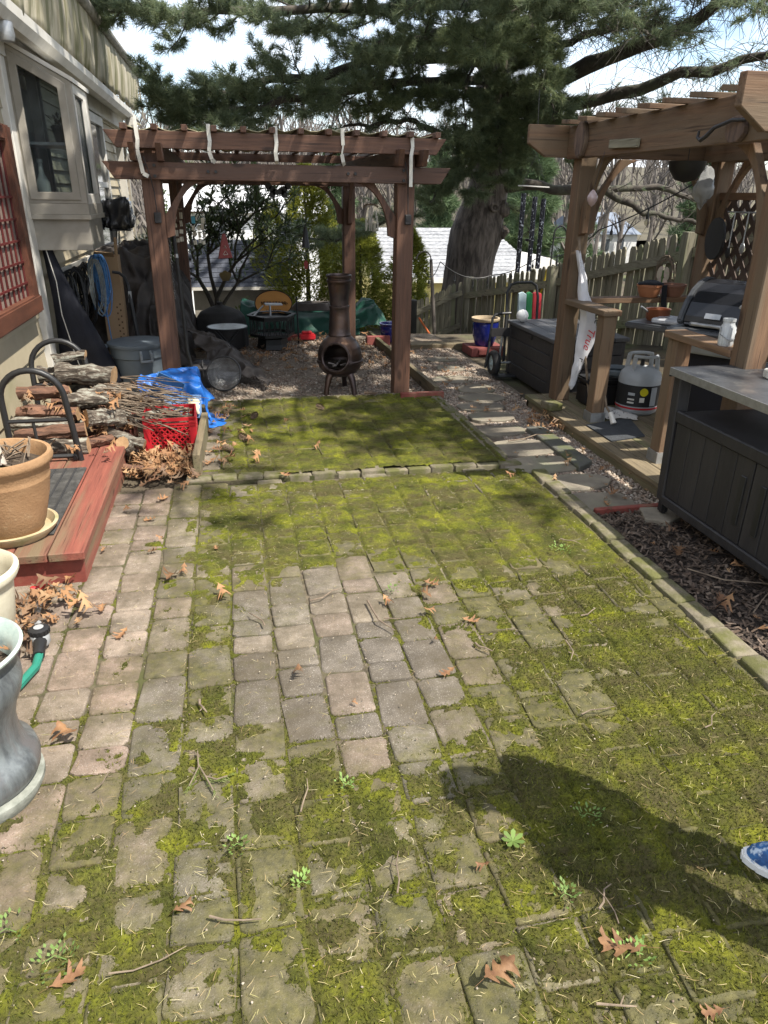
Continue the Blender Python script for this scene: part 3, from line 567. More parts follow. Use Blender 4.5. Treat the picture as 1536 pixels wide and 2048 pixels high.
for i in range(60):
    a = R(0, 6.28); e = R(.1, 1.4); d = Vector((math.cos(a)*math.cos(e), math.sin(a)*math.cos(e), math.sin(e))); p = Vector((-1.17, 6.5, 2.03))+d*R(.02, .09); s_ = frame(d)[1]*.014; q = p+d*R(.03, .06); lf.add([p, (p+q)/2+s_, q, (p+q)/2-s_], [(0, 1, 2, 3)])
lf.build('leaves', leafmat('houseplant_leaf', (.035, .05, .02), (.02, .03, .012)), pl)
# ---- red lattice window on the near wall
lw = thing('lattice_window', None, None, (W, 5, .78)); lw.parent = house; lw.location = Vector((W, 5, .78))-ROOT[house.name]; ROOT[lw.name] = Vector((W, 5, .78))
M['lattwood'] = mat('orange_brown_trim', (.115, .045, .026), (.07, .028, .017), 4, .5, stretch=(10, 1, 4), bump=.15)
M['latred'] = mat('dark_red_lattice', (.105, .016, .015), (.07, .012, .011), 8, .5)
f = MB(); f.bb(W, W+.06, 5.76, 5.90, .78, 2.0); f.bb(W, W+.075, 4.2, 5.90, .775, .90); f.bb(W, W+.06, 4.2, 4.32, .9, 2.0); f.bb(W, W+.06, 4.32, 5.76, 1.9, 2.0); f.build('frame', M['lattwood'], lw, bevel=.012, seg=2)
MB().bb(W, W+.01, 4.3, 5.78, .88, 1.92).build('blind', mat('pale_blind', (.26, .20, .16), (.17, .12, .10), 5, .7), lw)
for i in range(13):
    y = 4.36+i*.115
    MB().bb(W+.014, W+.022, y, y+.018, .88, 1.92).build('lattice_bar', M['latred'], lw)
for z in (.99, 1.13, 1.27, 1.41, 1.55): MB().bb(W+.023, W+.031, 4.3, 5.78, z, z+.014).build('lattice_rail', M['latred'], lw)
# ---- second window and the wrapped air conditioner
sw = thing('side_window', None, None, (W, 11.0, 1.1)); sw.parent = house; sw.location = Vector((W, 11, 1.1))-ROOT[house.name]; ROOT[sw.name] = Vector((W, 11, 1.1))
f = MB(); f.bb(W, W+.05, 9.2, 9.3, 1.0, 2.42); f.bb(W, W+.05, 10.4, 10.5, 1.0, 2.42); f.bb(W, W+.05, 9.3, 10.4, 2.32, 2.42); f.bb(W, W+.06, 9.15, 10.55, .94, 1.0); f.bb(W, W+.04, 9.3, 10.4, 1.64, 1.70); f.build('frame', M['white'], sw, bevel=.003)
MB().bb(W+.005, W+.012, 9.3, 10.4, 1.0, 2.32).build('pane', mat('dark_pane', (.02, .025, .03), (.03, .035, .04), 3, .08, bump=0, spec=.8), sw)
b = MB(); b.box((-1.27, 10.0, 1.34), (.28, .42, .36)); o = b.build('air_conditioner', M['black'], bevel=.03, seg=2)
me = o.data; bm = bmesh.new(); bm.from_mesh(me); bmesh.ops.subdivide_edges(bm, edges=bm.edges[:], cuts=5, use_grid_fill=True)
for v in bm.verts: n_ = mnoise.noise(v.co*9); v.co += v.co.normalized()*(n_*.06+mnoise.noise(v.co*23)*.02)
bm.to_mesh(me); bm.free(); me.materials[0] = mat('black_bag_plastic', (.03, .03, .033), (.02, .02, .022), 6, .22, bump=.5, bscale=14, spec=.6); me.polygons.foreach_set('use_smooth', np.ones(len(me.polygons), bool))
tag(o, 'window air conditioner wrapped in shiny black plastic on house wall', 'air conditioner')
for y in (9.75, 10.0): tag(MB().tube([(-1.3, y, 1.18), (-1.36, y+.05, .8), (-1.38, y+.15, .3)], .008, 6).build('cable', M['black']), ('left' if y < 9.9 else 'right')+' of two thin black cables hanging below the wrapped air conditioner', 'cable', 'cables under the air conditioner')
# ================================================================ PERGOLA
pg = thing('pergola', 'red brown wooden pergola with strapped pale shade cloth', 'pergola', (.44, 6, 0))
FY, BY = 5.95, 8.85; PX = (-.51, 1.395); pw = .137
def beam_x(x0, x1, y0, y1, z0, z1, cut):
    h = z1-z0; return MB().prism([(x0, h), (x0+cut, 0), (x1-cut, 0), (x1, h)], (0, y0, z0), (1, 0, 0), (0, 0, 1), (0, y1-y0, 0))
def beam_y(y0, y1, x0, x1, z0, z1, cut):
    h = z1-z0; return MB().prism([(y0, h), (y0+cut, 0), (y1-cut, 0), (y1, h)], (x0, 0, z0), (0, 1, 0), (0, 0, 1), (x1-x0, 0, 0))
for x in PX:
    for y in (FY+.07, BY):
        MB().bb(x-pw/2, x+pw/2, y-pw/2, y+pw/2, -.05, 1.93).build('post', M['pwood']['z'], pg, bevel=.006)
for y0 in (FY-.045, BY-.115): beam_x(-.83, 1.735, y0, y0+.043, 1.683, 1.797, .075).build('beam', M['pwood']['x'], pg, bevel=.003)
beam_x(-.83, 1.735, FY+.143, FY+.186, 1.683, 1.797, .075).build('beam', M['pwood']['x'], pg, bevel=.003)
for x in PX:
    for s in (-1, 1): beam_y(FY-.25, BY+.3, x+s*(pw/2+.022)-.02, x+s*(pw/2+.022)+.02, 1.80, 1.912, .06).build('side_beam', M['pwood']['y'], pg, bevel=.003)
for y0 in (FY-.10, BY-.1): beam_x(-.79, 1.675, y0, y0+.043, 1.915 if y0 > 7 else 1.882, 1.992, .075).build('header', M['pwood']['x'], pg, bevel=.003)
rx = [-.648+.2037*i for i in range(12)]
for x in rx: MB().bb(x-.02, x+.02, FY-.165, BY+.25, 1.993, 2.032).build('rafter', M['pwood']['y'], pg, bevel=.003)
def brace(ax, p_low, p_high, th, m, parent, name='brace', w=.11):
    # curved knee brace from the post (p_low) up to the beam (p_high) in the plane they span with z
    a = Vector(p_low); b = Vector(p_high); h = Vector((b.x-a.x, b.y-a.y, 0)); hl = h.length; h.normalize(); H = b.z-a.z
    outer = [(0, H), (0, 0), (.0, -.02)]; n = 10; inner = []
    for i in range(n+1):
        t = i/n; inner.append((w*.55+(hl-w*.2)*(1-math.cos(t*PI/2)) , -.06+ (H+.06)*math.sin(t*PI/2)))
    back = [(hl*.62*(1-i/8), H-.0-0*i) if False else None for i in range(0)]
    pol = [(0, -.08)]+inner+[(hl*.55, H), (.0+.03, H*.42)]
    # straight back edge between (hl*.55,H) and (0,H*.3)
    pol = [(0, -.08)]+inner+[(hl*.58, H), (0, H*.25)]
    tv = h.cross(Vector((0, 0, 1))).normalized()*th
    return MB().prism(pol, a-tv/2, h, (0, 0, 1), tv).build(name, m, parent, bevel=.004)
for x, s in ((PX[0]+pw/2, 1), (PX[1]-pw/2, -1)):
    brace(0, (x, FY+.07, 1.36), (x+s*.30, FY+.07, 1.684), .045, M['pwood']['z'], pg)
    brace(0, (x, BY, 1.36), (x+s*.30, BY, 1.684), .045, M['pwood']['z'], pg)
for x in PX:
    for y, s in ((FY+.14, 1), (BY-.07, -1)): brace(0, (x, y, 1.36), (x, y+s*.33, 1.80), .045, M['pwood']['z'], pg)
bolt = MB()
for (x, z) in ((-.545, 1.775), (-.475, 1.775), (-.545, 1.705), (-.475, 1.705), (1.36, 1.775), (1.43, 1.775), (1.36, 1.705), (1.43, 1.705), (-.10, 1.74), (-.045, 1.74), (.93, 1.745), (.985, 1.745)):
    MB().tube([(x, FY-.05, z), (x, FY-.06, z)], .011, 8).build('bolt', M['blackmetal'], pg)
# the pale shade cloth laid through the rafters and tied with white straps
cl = MB(); nx, ny = 50, 14
for i in range(nx):
    for j in range(ny):
        x = -.66+2.3*i/(nx-1); y = FY-.06+2.7*j/(ny-1); cl.v.append((x, y, 2.03+.012*math.sin((x+.648)/.2037*2*PI+1.5)+.012*math.sin(x*3+y*2)-.012))
for i in range(nx-1):
    for j in range(ny-1): a = i*ny+j; cl.f.append((a, a+ny, a+ny+1, a+1))
o = cl.build('shade_cloth', mat('tan_shade_cloth', (.50, .46, .30), (.40, .36, .22), 5, .8, bump=.2), smooth=True); md = o.modifiers.new('t', 'SOLIDIFY'); md.thickness = .004
tag(o, 'tan shade cloth stretched along the top of the wooden pergola', 'shade cloth')
straps = [(-.565, 1.70, .05, 'white strap tied over the left end of the pergola header'), (-.075, 1.80, .03, 'white strap hanging from pergola header with its tail on the beam'), (.395, 1.80, 0, 'straight white strap in the middle of the pergola header'), (.88, 1.80, .02, 'twisted white strap right of centre on the pergola header'), (1.405, 1.66, 0, 'long white strap over the right post of the pergola')]
for i, (x, zl, sw_, lb) in enumerate(straps):
    b = MB(); y = FY-.108; pts = [(x, y+.3, 2.045), (x, y-.005, 2.04), (x, y-.008, 1.99), (x+.004, y-.012, 1.93), (x-.006, y-.01, 1.87), (x+sw_*.3, y+.0, zl+.02), (x+sw_, y+(.04 if zl > 1.75 else -.0), zl)]
    for k in range(len(pts)-1):
        tw = .026 if not (i == 3 and k == 3) else .012
        b.bar(pts[k], pts[k+1], tw, .004, (0, 1, 0) if k else (0, 0, 1))
    tag(b.build('strap', M['strap']), lb, 'strap')
# small dark hooks and speakers on the posts
for x, lb in ((-.49, 'small grey speaker on the left front pergola post'), (1.41, 'small dark speaker on the right front pergola post')):
    t = thing('speaker', lb, 'speaker', (x, FY-.0, 1.40))
    MB().box((x, FY-.018, 1.425), (.05, .028, .075)).build('housing', M['charcoal'], t, bevel=.006); MB().tube([(x, FY-.033, 1.43), (x, FY-.036, 1.43)], .017, 12).build('cone', M['black'], t)
    MB().tube([(x, FY-.02, 1.46), (x-.005, FY-.02, 1.6), (x-.02, FY-.075, 1.72), (x-.05, FY-.09, 1.83)], .004, 6).build('cord', M['charcoal'], t)
# ================================================================ GRILL CANOPY (right)
gc = thing('grill_canopy', 'cedar grill canopy with arched braces beside the path', 'canopy', (3.1, 4.3, .0))
CX, DZ = 2.595, .08; cpw = .125; CXR = 3.72; CYF, CYN = 5.38, 3.24
for x in (CX, CXR):
    for y in (CYF, CYN): MB().bb(x-cpw/2, x+cpw/2, y-cpw/2, y+cpw/2, DZ, 1.98).build('post', M['cwood']['z'], gc, bevel=.006)
for x in (CX, CXR):
    for s in (-1, 1):
        if x == CX and s == 1: continue
        MB().bb(x+s*(cpw/2+.022)-.02, x+s*(cpw/2+.022)+.02, CYN-.02, CYF+.1, 1.857, 2.072).build('beam', M['cwood']['y'], gc, bevel=.004)
def xbeam(y0, y1, z0, z1):
    h = z1-z0; return MB().prism([(2.19, h), (2.19, h*.42), (2.33, 0), (3.9, 0), (4.06, h*.4), (4.06, h)], (0, y0, z0), (1, 0, 0), (0, 0, 1), (0, y1-y0, 0))
xbeam(CYF+.107, CYF+.15, 1.87, 2.08).build('cross_beam', M['cwood']['x'], gc, bevel=.004)
xbeam(CYN-.12, CYN-.07, 1.875, 2.10).build('cross_beam', M['cwood']['x'], gc, bevel=.004)
xbeam(CYF-.115, CYF-.068, 1.62, 1.80).v
for i in range(9):
    y = CYF-.0-i*.262; MB().box((3.21, y, 2.092), (1.60, .14, .028), (R(-.04, .04)+.10, 0, 0)).build('roof_slat', M['cwood']['x'], gc, bevel=.003)
for x, s in ((CX, 1), (CXR, -1)):
    for y in (CYF, CYN): brace(0, (x+s*cpw/2, y, 1.42), (x+s*(cpw/2+.36), y, 1.86), .045, M['cwood']['z'], gc)
    for y, s2 in ((CYF, -1), (CYN, 1)): brace(0, (x, y+s2*cpw/2, 1.42), (x, y+s2*(cpw/2+.36), 1.86), .045, M['cwood']['z'], gc)
for y, lb in ((4.75, 'newel'), (3.85, 'newel')):
    MB().bb(CX-.05, CX+.05, y-.05, y+.05, DZ, .845).build('newel_post', M['cwood']['z'], gc, bevel=.005)
    MB().bb(CX-.058, CX+.058, y-.058, y+.058, DZ, DZ+.07).build('post_bracket', M['galv'], gc)
MB().bb(CX-.07, CX+.07, 4.68, CYF-cpw/2, .846, .886).build('rail', M['cwood']['y'], gc, bevel=.004)
MB().bb(CX-.07, CX+.07, CYN+cpw/2, 3.92, .846, .886).build('rail', M['cwood']['y'], gc, bevel=.004)
MB().bb(CX+cpw/2, CXR-cpw/2, CYF-.07, CYF+.05, .846, .886).build('rail', M['cwood']['x'], gc, bevel=.004)
MB().bb(CX+cpw/2, CXR+.1, CYN-.09, CYN+.02, .846, .886).build('rail', M['cwood']['x'], gc, bevel=.004)
# lattice panel on the far right side
lat = MB().bb(CXR-.02, CXR+.02, CYN+.06, CYF-.06, .83, .89).build('lattice_rail', M['cwood']['y'], gc); M['latt'] = mat('dark_lattice', (.085, .058, .043), (.055, .038, .03), 8, .8)
MB().bb(CXR-.02, CXR+.02, CYN+.06, CYF-.06, 1.60, 1.65).build('lattice_rail', M['cwood']['y'], gc)
def clip_strip(y0, dy, x):
    a, b = Vector((x, y0, .88)), Vector((x, y0+dy, 1.61)); lo_, hi_ = CYN+.06, CYF-.06; t0, t1 = 0, 1
    for t_ in ((lo_-y0)/dy, (hi_-y0)/dy):
        pass
    ta, tb = sorted(((lo_-y0)/dy, (hi_-y0)/dy)); t0, t1 = max(0, ta), min(1, tb)
    if t1-t0 < .05: return None
    return a.lerp(b, t0), a.lerp(b, t1)
for k in range(-7, 22):
    for dy, x in ((.62, CXR-.006), (-.62, CXR+.006)):
        q = clip_strip(CYN+.1+k*.135, dy, x)
        if q: MB().bar(q[0], q[1], .042, .008, (1, 0, 0)).build('lattice_strip', M['latt'], gc)
# deck under it
dk = thing('cedar_deck', 'low weathered wooden deck under the grill canopy', 'deck', (3, 4.3, 0))
for i in range(11): MB().bb(2.37+i*.143, 2.37+i*.143+.137, 2.85, 5.55, .045+R(-.001, .001), DZ).build('plank', M['dwood']['y'], dk, bevel=.003)
MB().bb(2.385, 2.42, 2.87, 5.53, -.06, .043).build('fascia', M['dwood']['y'], dk); MB().bb(2.385, 3.9, 5.50, 5.535, -.06, .043).build('fascia', M['dwood']['x'], dk)
# ================================================================ LEFT: step, pots, firewood
PZ = .16
st = thing('wooden_step', 'low red painted wooden step along the house wall', 'step', (-1.08, 4, 0))
xs_ = [-.705, -.86, -1.005, -1.15, -1.295, -1.44]
for i in range(5):
    MB().bb(xs_[i+1]+.003, xs_[i]-.003, 2.985, 5.25, PZ-.04, PZ+R(-.002, .001)).build('plank', M['redwood']['y'], st, bevel=.004)
MB().bb(-1.44, -.725, 3.02, 3.045, -.03, PZ-.041).build('front_board', M['redpaint'], st); MB().bb(-.755, -.725, 3.046, 5.2, -.03, PZ-.041).build('side_board', M['redwood']['y'], st)
mt = thing('door_mat', 'worn black rubber mat on the red wooden step', 'mat', (-1.1, 3.7, PZ))
MB().bb(-1.38, -.868, 3.18, 4.06, PZ+.001, PZ+.013).build('base', mat('mat_rubber', (.07, .068, .064), (.03, .03, .028), 12, .85, bump=.8, bscale=40, c3=(.15, .145, .13), s3=7, lo3=.52, hi3=.75), mt, bevel=.004)
for k in range(9): MB().tube([(-1.36+k*.055, 3.2, PZ+.014), (-1.36+k*.055, 4.04, PZ+.014)], .006, 6).build('ridge', M['rubber'], mt)
# terracotta pot
pc = (-1.055, 3.24)
po = thing('flower_pot', 'large terracotta flower pot on a saucer on the step', 'flower pot', (*pc, PZ))
sm = mat('weathered_saucer', (.44, .37, .24), (.36, .27, .15), 8, .8, c3=(.25, .25, .12), s3=7, lo3=.55, hi3=.7)
MB().lathe([(.0, 0), (.165, 0), (.195, .035), (.20, .05), (.185, .052), (.165, .02), (0, .02)], (*pc, PZ), 40, False).build('saucer', sm, po, smooth=True)
MB().lathe([(.0, .022), (.13, .022), (.15, .06), (.185, .19), (.20, .27), (.202, .275), (.198, .285), (.202, .295), (.205, .33), (.222, .345), (.228, .365), (.222, .385), (.205, .385), (.195, .36), (.185, .30)], (*pc, PZ), 44, False).build('pot', M['terracotta'], po, smooth=True)
MB().lathe([(0, .335), (.10, .332), (.19, .325)], (*pc, PZ), 24, False, jit=.03).build('soil', M['soil'], po)
tw = MB()
for i in range(26):
    a = R(0, 6.28); r_ = R(0, .17); p = Vector((pc[0]+r_*math.cos(a), pc[1]+r_*math.sin(a), PZ+.345)); b = R(0, 6.28); q = p+Vector((math.cos(b)*R(.05, .16), math.sin(b)*R(.05, .16), R(-.0, .09))); tw.tube([p, (p+q)/2+Vector((R(-.01, .01), R(-.01, .01), .01)), q], R(.002, .005), 5)
tw.build('dry_stalks', M['twig'], po)
gl = MB()
for i in range(9):
    p = Vector((pc[0]+R(.02, .1), pc[1]-R(.10, .16), PZ+.35)); a = R(0, 6.28); d = Vector((math.cos(a), math.sin(a), .5))*.025; s_ = frame(d)[1]*.014; gl.add([p, p+d*.6+s_, p+d*1.2, p+d*.6-s_], [(0, 1, 2, 3)])
gl.build('sprout', leafmat('yellow_sprout', (.45, .48, .04), (.3, .36, .03)), po)
tag(MB().tube([(-1.03, 3.2, PZ+.34), (-1.055, 3.24, PZ+.42), (-1.09, 3.3, PZ+.50)], [.024, .022, .023], 12).build('stake', mat('grey_stake', (.40, .35, .29), (.32, .28, .23), 20, .7), smooth=True), 'grey brown stake poking out of the terracotta pot', 'stake')
# cream plastic pot
cc = (-1.065, 2.60); po = thing('flower_pot', 'speckled cream plastic pot in front of the red step', 'flower pot', (*cc, 0))
MB().lathe([(0, 0), (.14, 0), (.15, .01), (.175, .22), (.178, .25), (.195, .265), (.205, .285), (.205, .30), (.19, .312), (.18, .30), (.172, .26), (.165, .18)], (*cc, 0), 40, False).build('pot', M['potcream'], po, smooth=True)
MB().lathe([(0, .2), (.168, .195)], (*cc, 0), 20, False, jit=.03).build('soil', M['soil'], po)
# glazed urn
uc = (-.80, 1.76); po = thing('urn', 'blue grey glazed urn on the pavers at the left edge', 'urn', (*uc, 0))
ug = mat('oxidised_glaze', (.135, .15, .152), (.06, .066, .07), 18, .3, stretch=(2, 2, .5), bump=.15, c3=(.10, .095, .095), s3=5, lo3=.5, hi3=.62, spec=.55, var=0)
bs = mat('crusted_base', (.28, .29, .25), (.17, .18, .15), 25, .8, bump=.3)
MB().lathe([(0, 0), (.150, 0), (.168, .035), (.168, .05), (.14, .055)], (*uc, 0), 40, False).build('saucer', bs, po, smooth=True)
MB().lathe([(.12, .052), (.145, .056), (.164, .085), (.168, .115), (.160, .145), (.138, .165), (.128, .20), (.126, .25), (.138, .30), (.156, .34), (.166, .375), (.166, .40), (.152, .43), (.150, .445), (.162, .465), (.183, .482)], (*uc, 0), 48, False).build('body', ug, po, smooth=True)
MB().lathe([(.183, .482), (.186, .49), (.178, .495), (.160, .475), (.150, .45), (.146, .40), (.140, .36)], (*uc, 0), 48, False).build('rim', mat('pale_rim', (.50, .56, .49), (.34, .42, .38), 14, .4, c3=(.2, .26, .27), s3=9, lo3=.55, hi3=.68), po, smooth=True)
MB().lathe([(0, .42), (.146, .405)], (*uc, 0), 20, False, jit=.04).build('soil', M['soil'], po)
# hose timer and hose
hm = mat('green_hose', (.02, .17, .12), (.015, .13, .09), 8, .4); gp = mat('timer_grey', (.30, .31, .31), (.24, .25, .25), 8, .45)
tm = thing('hose_timer', 'black and grey hose water timer lying on oak leaves', 'hose timer', (-.82, 2.55, 0))
MB().lathe([(0, 0), (.028, 0), (.034, .01), (.034, .045), (.03, .05), (0, .05)], (-.80, 2.50, .018), 20, False).build('body', gp, tm, smooth=True)
dl = MB(); dl.lathe([(.036, 0), (.037, .004), (.035, .02), (.026, .024), (0, .024)], (-.80, 2.505, .066), 22, False); 
for k in range(16): a = k*2*PI/16; dl.box((-.80+.036*math.cos(a), 2.505+.036*math.sin(a), .077), (.005, .005, .016), (0, 0, a))
dl.build('dial', M['black'], tm, smooth=True); MB().lathe([(0, 0), (.017, 0), (.018, .002), (0, .003)], (-.80, 2.505, .0905), 16, False).build('knob', gp, tm)
MB().tube([(-.80, 2.53, .05), (-.815, 2.57, .05), (-.83, 2.60, .05)], [.02, .016, .014], 12).build('inlet', gp, tm, smooth=True)
MB().tube([(-.795, 2.475, .045), (-.79, 2.44, .04), (-.785, 2.395, .035)], [.024, .021, .021], 12).build('grip', M['black'], tm, smooth=True)
tag(MB().tube([(-.785, 2.41, .035), (-.785, 2.34, .025), (-.82, 2.24, .02), (-.90, 2.14, .02), (-1.02, 2.08, .02), (-1.2, 2.05, .02)], .016, 12).tube([(-.770, 2.40, .043), (-.772, 2.335, .034), (-.81, 2.228, .029), (-.893, 2.128, .029), (-1.02, 2.068, .03)], .003, 5).build('garden_hose', hm, smooth=True), 'green garden hose running from the timer behind the urn', 'hose')
fa = thing('hose_valve', 'grey hose valve with red handle beside the red step', 'valve', (-.87, 2.9, 0)); MB().tube([(-.86, 2.72, .04), (-.87, 2.82, .045), (-.88, 2.92, .04)], [.014, .017, .015], 12).build('body', M['galv'], fa, smooth=True); MB().box((-.875, 2.86, .07), (.075, .022, .016), (0, 0, .2)).build('handle', M['red'], fa, bevel=.004)
cp = [(-.93+.09*math.cos(a)-.03, 2.42+.12*math.sin(a), .018+.008*math.sin(a*.5)) for a in [k*.35 for k in range(20)]]
tag(MB().tube(cp, .011, 8).build('brown_hose', mat('brown_hose', (.06, .045, .045), (.04, .03, .03), 9, .4), smooth=True), 'loop of thin brown hose behind the cream pot', 'hose')
# firewood rack
rk = thing('firewood_rack', 'black tubular firewood rack with two arched ends', 'rack', (-1.12, 4.7, PZ))
def arch(y, x0, x1, z0, z1, lean):
    r_ = (x1-x0)/2; cx = (x0+x1)/2; pts = [(x0, y, z0), (x0, y+lean*.5, z1-r_)]; pts += [(cx-r_*math.cos(a), y+lean*(.5+.5*math.sin(a)), z1-r_+r_*math.sin(a)) for a in [PI*k/14 for k in range(1, 14)]]; pts += [(x1, y+lean*.5, z1-r_), (x1+.03, y, z0)]
    MB().tube(pts, .0175, 10).build('arch', M['blackmetal'], rk, smooth=True)
    MB().tube([(x0, y+lean*.3, z0+.25), (x1, y+lean*.3, z0+.25)], .012, 8).build('cross_bar', M['blackmetal'], rk, smooth=True)
    MB().tube([(x0+.14, y+lean*.3, z0+.25), (x0+.145, y, z0+.02)], .009, 8).build('strut', M['blackmetal'], rk, smooth=True)
    MB().tube([(x0, y, z0+.03), (x1+.02, y, z0+.03)], .0135, 8).build('foot_bar', M['blackmetal'], rk, smooth=True)
arch(4.22, -1.285, -.955, PZ, .70, -.03); arch(5.08, -1.33, -.985, PZ, .695, .03)
MB().tube([(-1.285, 4.2, PZ+.02), (-1.33, 5.1, PZ+.02)], .0135, 8).build('side_bar', M['blackmetal'], rk); MB().tube([(-.95, 4.2, PZ+.02), (-.985, 5.1, PZ+.02)], .0135, 8).build('side_bar', M['blackmetal'], rk)
# logs
M['logbark'] = mat('log_bark', (.19, .155, .12), (.05, .04, .03), 9, .95, stretch=(1, 5, 5), bump=1.8, bscale=14, c3=(.30, .30, .25), s3=9, lo3=.52, hi3=.62, lo=.42, hi=.58)
M['logred'] = mat('red_inner_bark', (.185, .095, .058), (.065, .036, .025), 8, .9, stretch=(1, 6, 6), bump=1.0, bscale=10)
M['logend'] = mat('cut_log_end', (.42, .27, .14), (.28, .17, .085), 16, .9, bump=.4, bscale=40)
logs = [((-1.16, 5.02, .50), (-.80, 4.98, .475), .062, 'b', 'fat pale barked log on top of the firewood pile'), ((-1.30, 5.12, .47), (-1.08, 5.1, .455), .05, 'b', 'short log tucked behind the top log of the firewood'), ((-1.05, 4.72, .37), (-.84, 4.80, .40), .06, 'b', 'lichen grey log in the middle of the firewood pile'), ((-1.36, 4.80, .42), (-1.05, 4.82, .41), .045, 'r', 'reddish split log behind the rack crossbar'), ((-1.33, 4.60, .345), (-.98, 4.6, .33), .055, 'r', 'long reddish log below the lichen grey log'), ((-1.36, 4.55, .30), (-1.0, 4.5, .30), .04, 'b', 'pale barked log under the long reddish log'), ((-1.31, 4.42, .245), (-.92, 4.45, .27), .05, 'r', 'rust brown log showing flaky inner bark'), ((-1.30, 4.36, .195), (-.90, 4.36, .20), .045, 'b', 'lowest grey weathered log at the rack foot'), ((-.92, 4.50, .33), (-.72, 4.60, .30), .05, 'b', 'log end sticking out right of the rack arch'), ((-.98, 4.72, .27), (-.70, 4.78, .26), .05, 'b', 'thick grey log low in the middle of the pile'), ((-.80, 4.75, .20), (-.52, 4.90, .23), .035, 'b', 'thin dark log lying behind the red crate'), ((-.72, 4.45, .18), (-.69, 4.62, .05), .045, 'b', 'upright rotten log leaning on the step end'), ((-.95, 4.42, .185), (-.78, 4.5, .19), .035, 'r', 'small brown log lying on leaves on the step'), ((-.72, 4.36, .05), (-.50, 4.30, .035), .02, 'r', 'small stick of bark on the leaves before the crate'), ((-1.0, 5.05, .36), (-.72, 5.02, .35), .055, 'b', 'log beneath the fat pale top log'), ((-1.2, 4.95, .31), (-.86, 4.95, .27), .055, 'r', 'dark log deep in the firewood pile'), ((-1.25, 4.75, .255), (-.93, 4.68, .23), .045, 'b', 'grey log under the thick middle logs'), ((-1.05, 4.60, .43), (-.80, 4.66, .40), .03, 'b', 'thin branch log resting across the middle of the pile'), ((-.88, 4.90, .42), (-.62, 4.82, .36), .026, 'b', 'thin log among the kindling twigs'), ((-.66, 4.95, .16), (-.36, 5.06, .12), .03, 'r', 'brown log on the ground behind the crate'), ((-1.18, 5.06, .585), (-.98, 5.10, .60), .03, 'b', 'short knobbly piece on the very top of the pile'), ((-.82, 4.58, .22), (-.60, 4.52, .14), .03, 'b', 'sloping split stick between step and crate')]
for i, (a, b, r_, k, lb) in enumerate(logs):
    a = Vector(a); b = Vector(b); t = thing('log', lb, 'log', tuple((a+b)/2-Vector((0, 0, r_))), 'split firewood logs on the rack')
    rl = random.Random(i); pts = [a.lerp(b, q)+Vector((0, rl.uniform(-.006, .006), rl.uniform(-.006, .006))) for q in (0, .2, .4, .6, .8, 1)]
    bk = MB(); n = 14; prof = [1+rl.uniform(-.12, .12)-(.22 if (k == 'r' and q < 4) else 0) for q in range(n)]
    pts = [a.lerp(b, q/15)+Vector((0, rl.uniform(-.003, .003), rl.uniform(-.003, .003))) for q in range(16)]; n = 22; prof = [1+rl.uniform(-.07, .07) for q in range(n)]
    if k == 'r': prof = [q*(.72 if ix_ < n*.32 else 1) for ix_, q in enumerate(prof)]
    bk.tube(pts, [r_*(1+.10*math.sin(q*.9+i)) for q in range(16)], n, False)
    d_ = (b-a).normalized()
    for v in range(len(bk.v)):
        c_ = pts[v//n]; q = Vector(bk.v[v])-c_; nv = mnoise.noise(Vector((bk.v[v][0]*7, bk.v[v][1]*30+i, bk.v[v][2]*30))); bk.v[v] = tuple(c_+q*prof[v % n]*(1+.16*(1-2*abs(nv))-.08+rl.uniform(-.03, .03)))
    bk.build('bark', M['logbark'] if k == 'b' else M['logred'], t, smooth=True)
    for e, ix in ((a, 0), (b, len(pts)-1)):
        ring = [Vector(v) for v in bk.v[ix*n:(ix+1)*n]]; MB().add(ring+[e], [(q, (q+1) % n, n) for q in range(n)]).build('cut_end', M['logend'], t)
kd = MB()
for i in range(120):
    p = Vector((R(-1.0, -.52), R(4.66, 5.12), R(.26, .46))); a = R(-.5, .35); ln = R(.12, .36); q = p+Vector((math.cos(a)*ln, math.sin(a)*ln-.05, R(-.10, .02)))
    kd.tube([p, (p+q)/2+Vector((R(-.02, .02), R(-.02, .02), R(-.01, .02))), q], [R(.003, .007), R(.002, .006), .002], 5)
tag(kd.build('kindling', M['twig']), 'heap of thin kindling twigs piled beside the logs', 'kindling', kind='stuff')
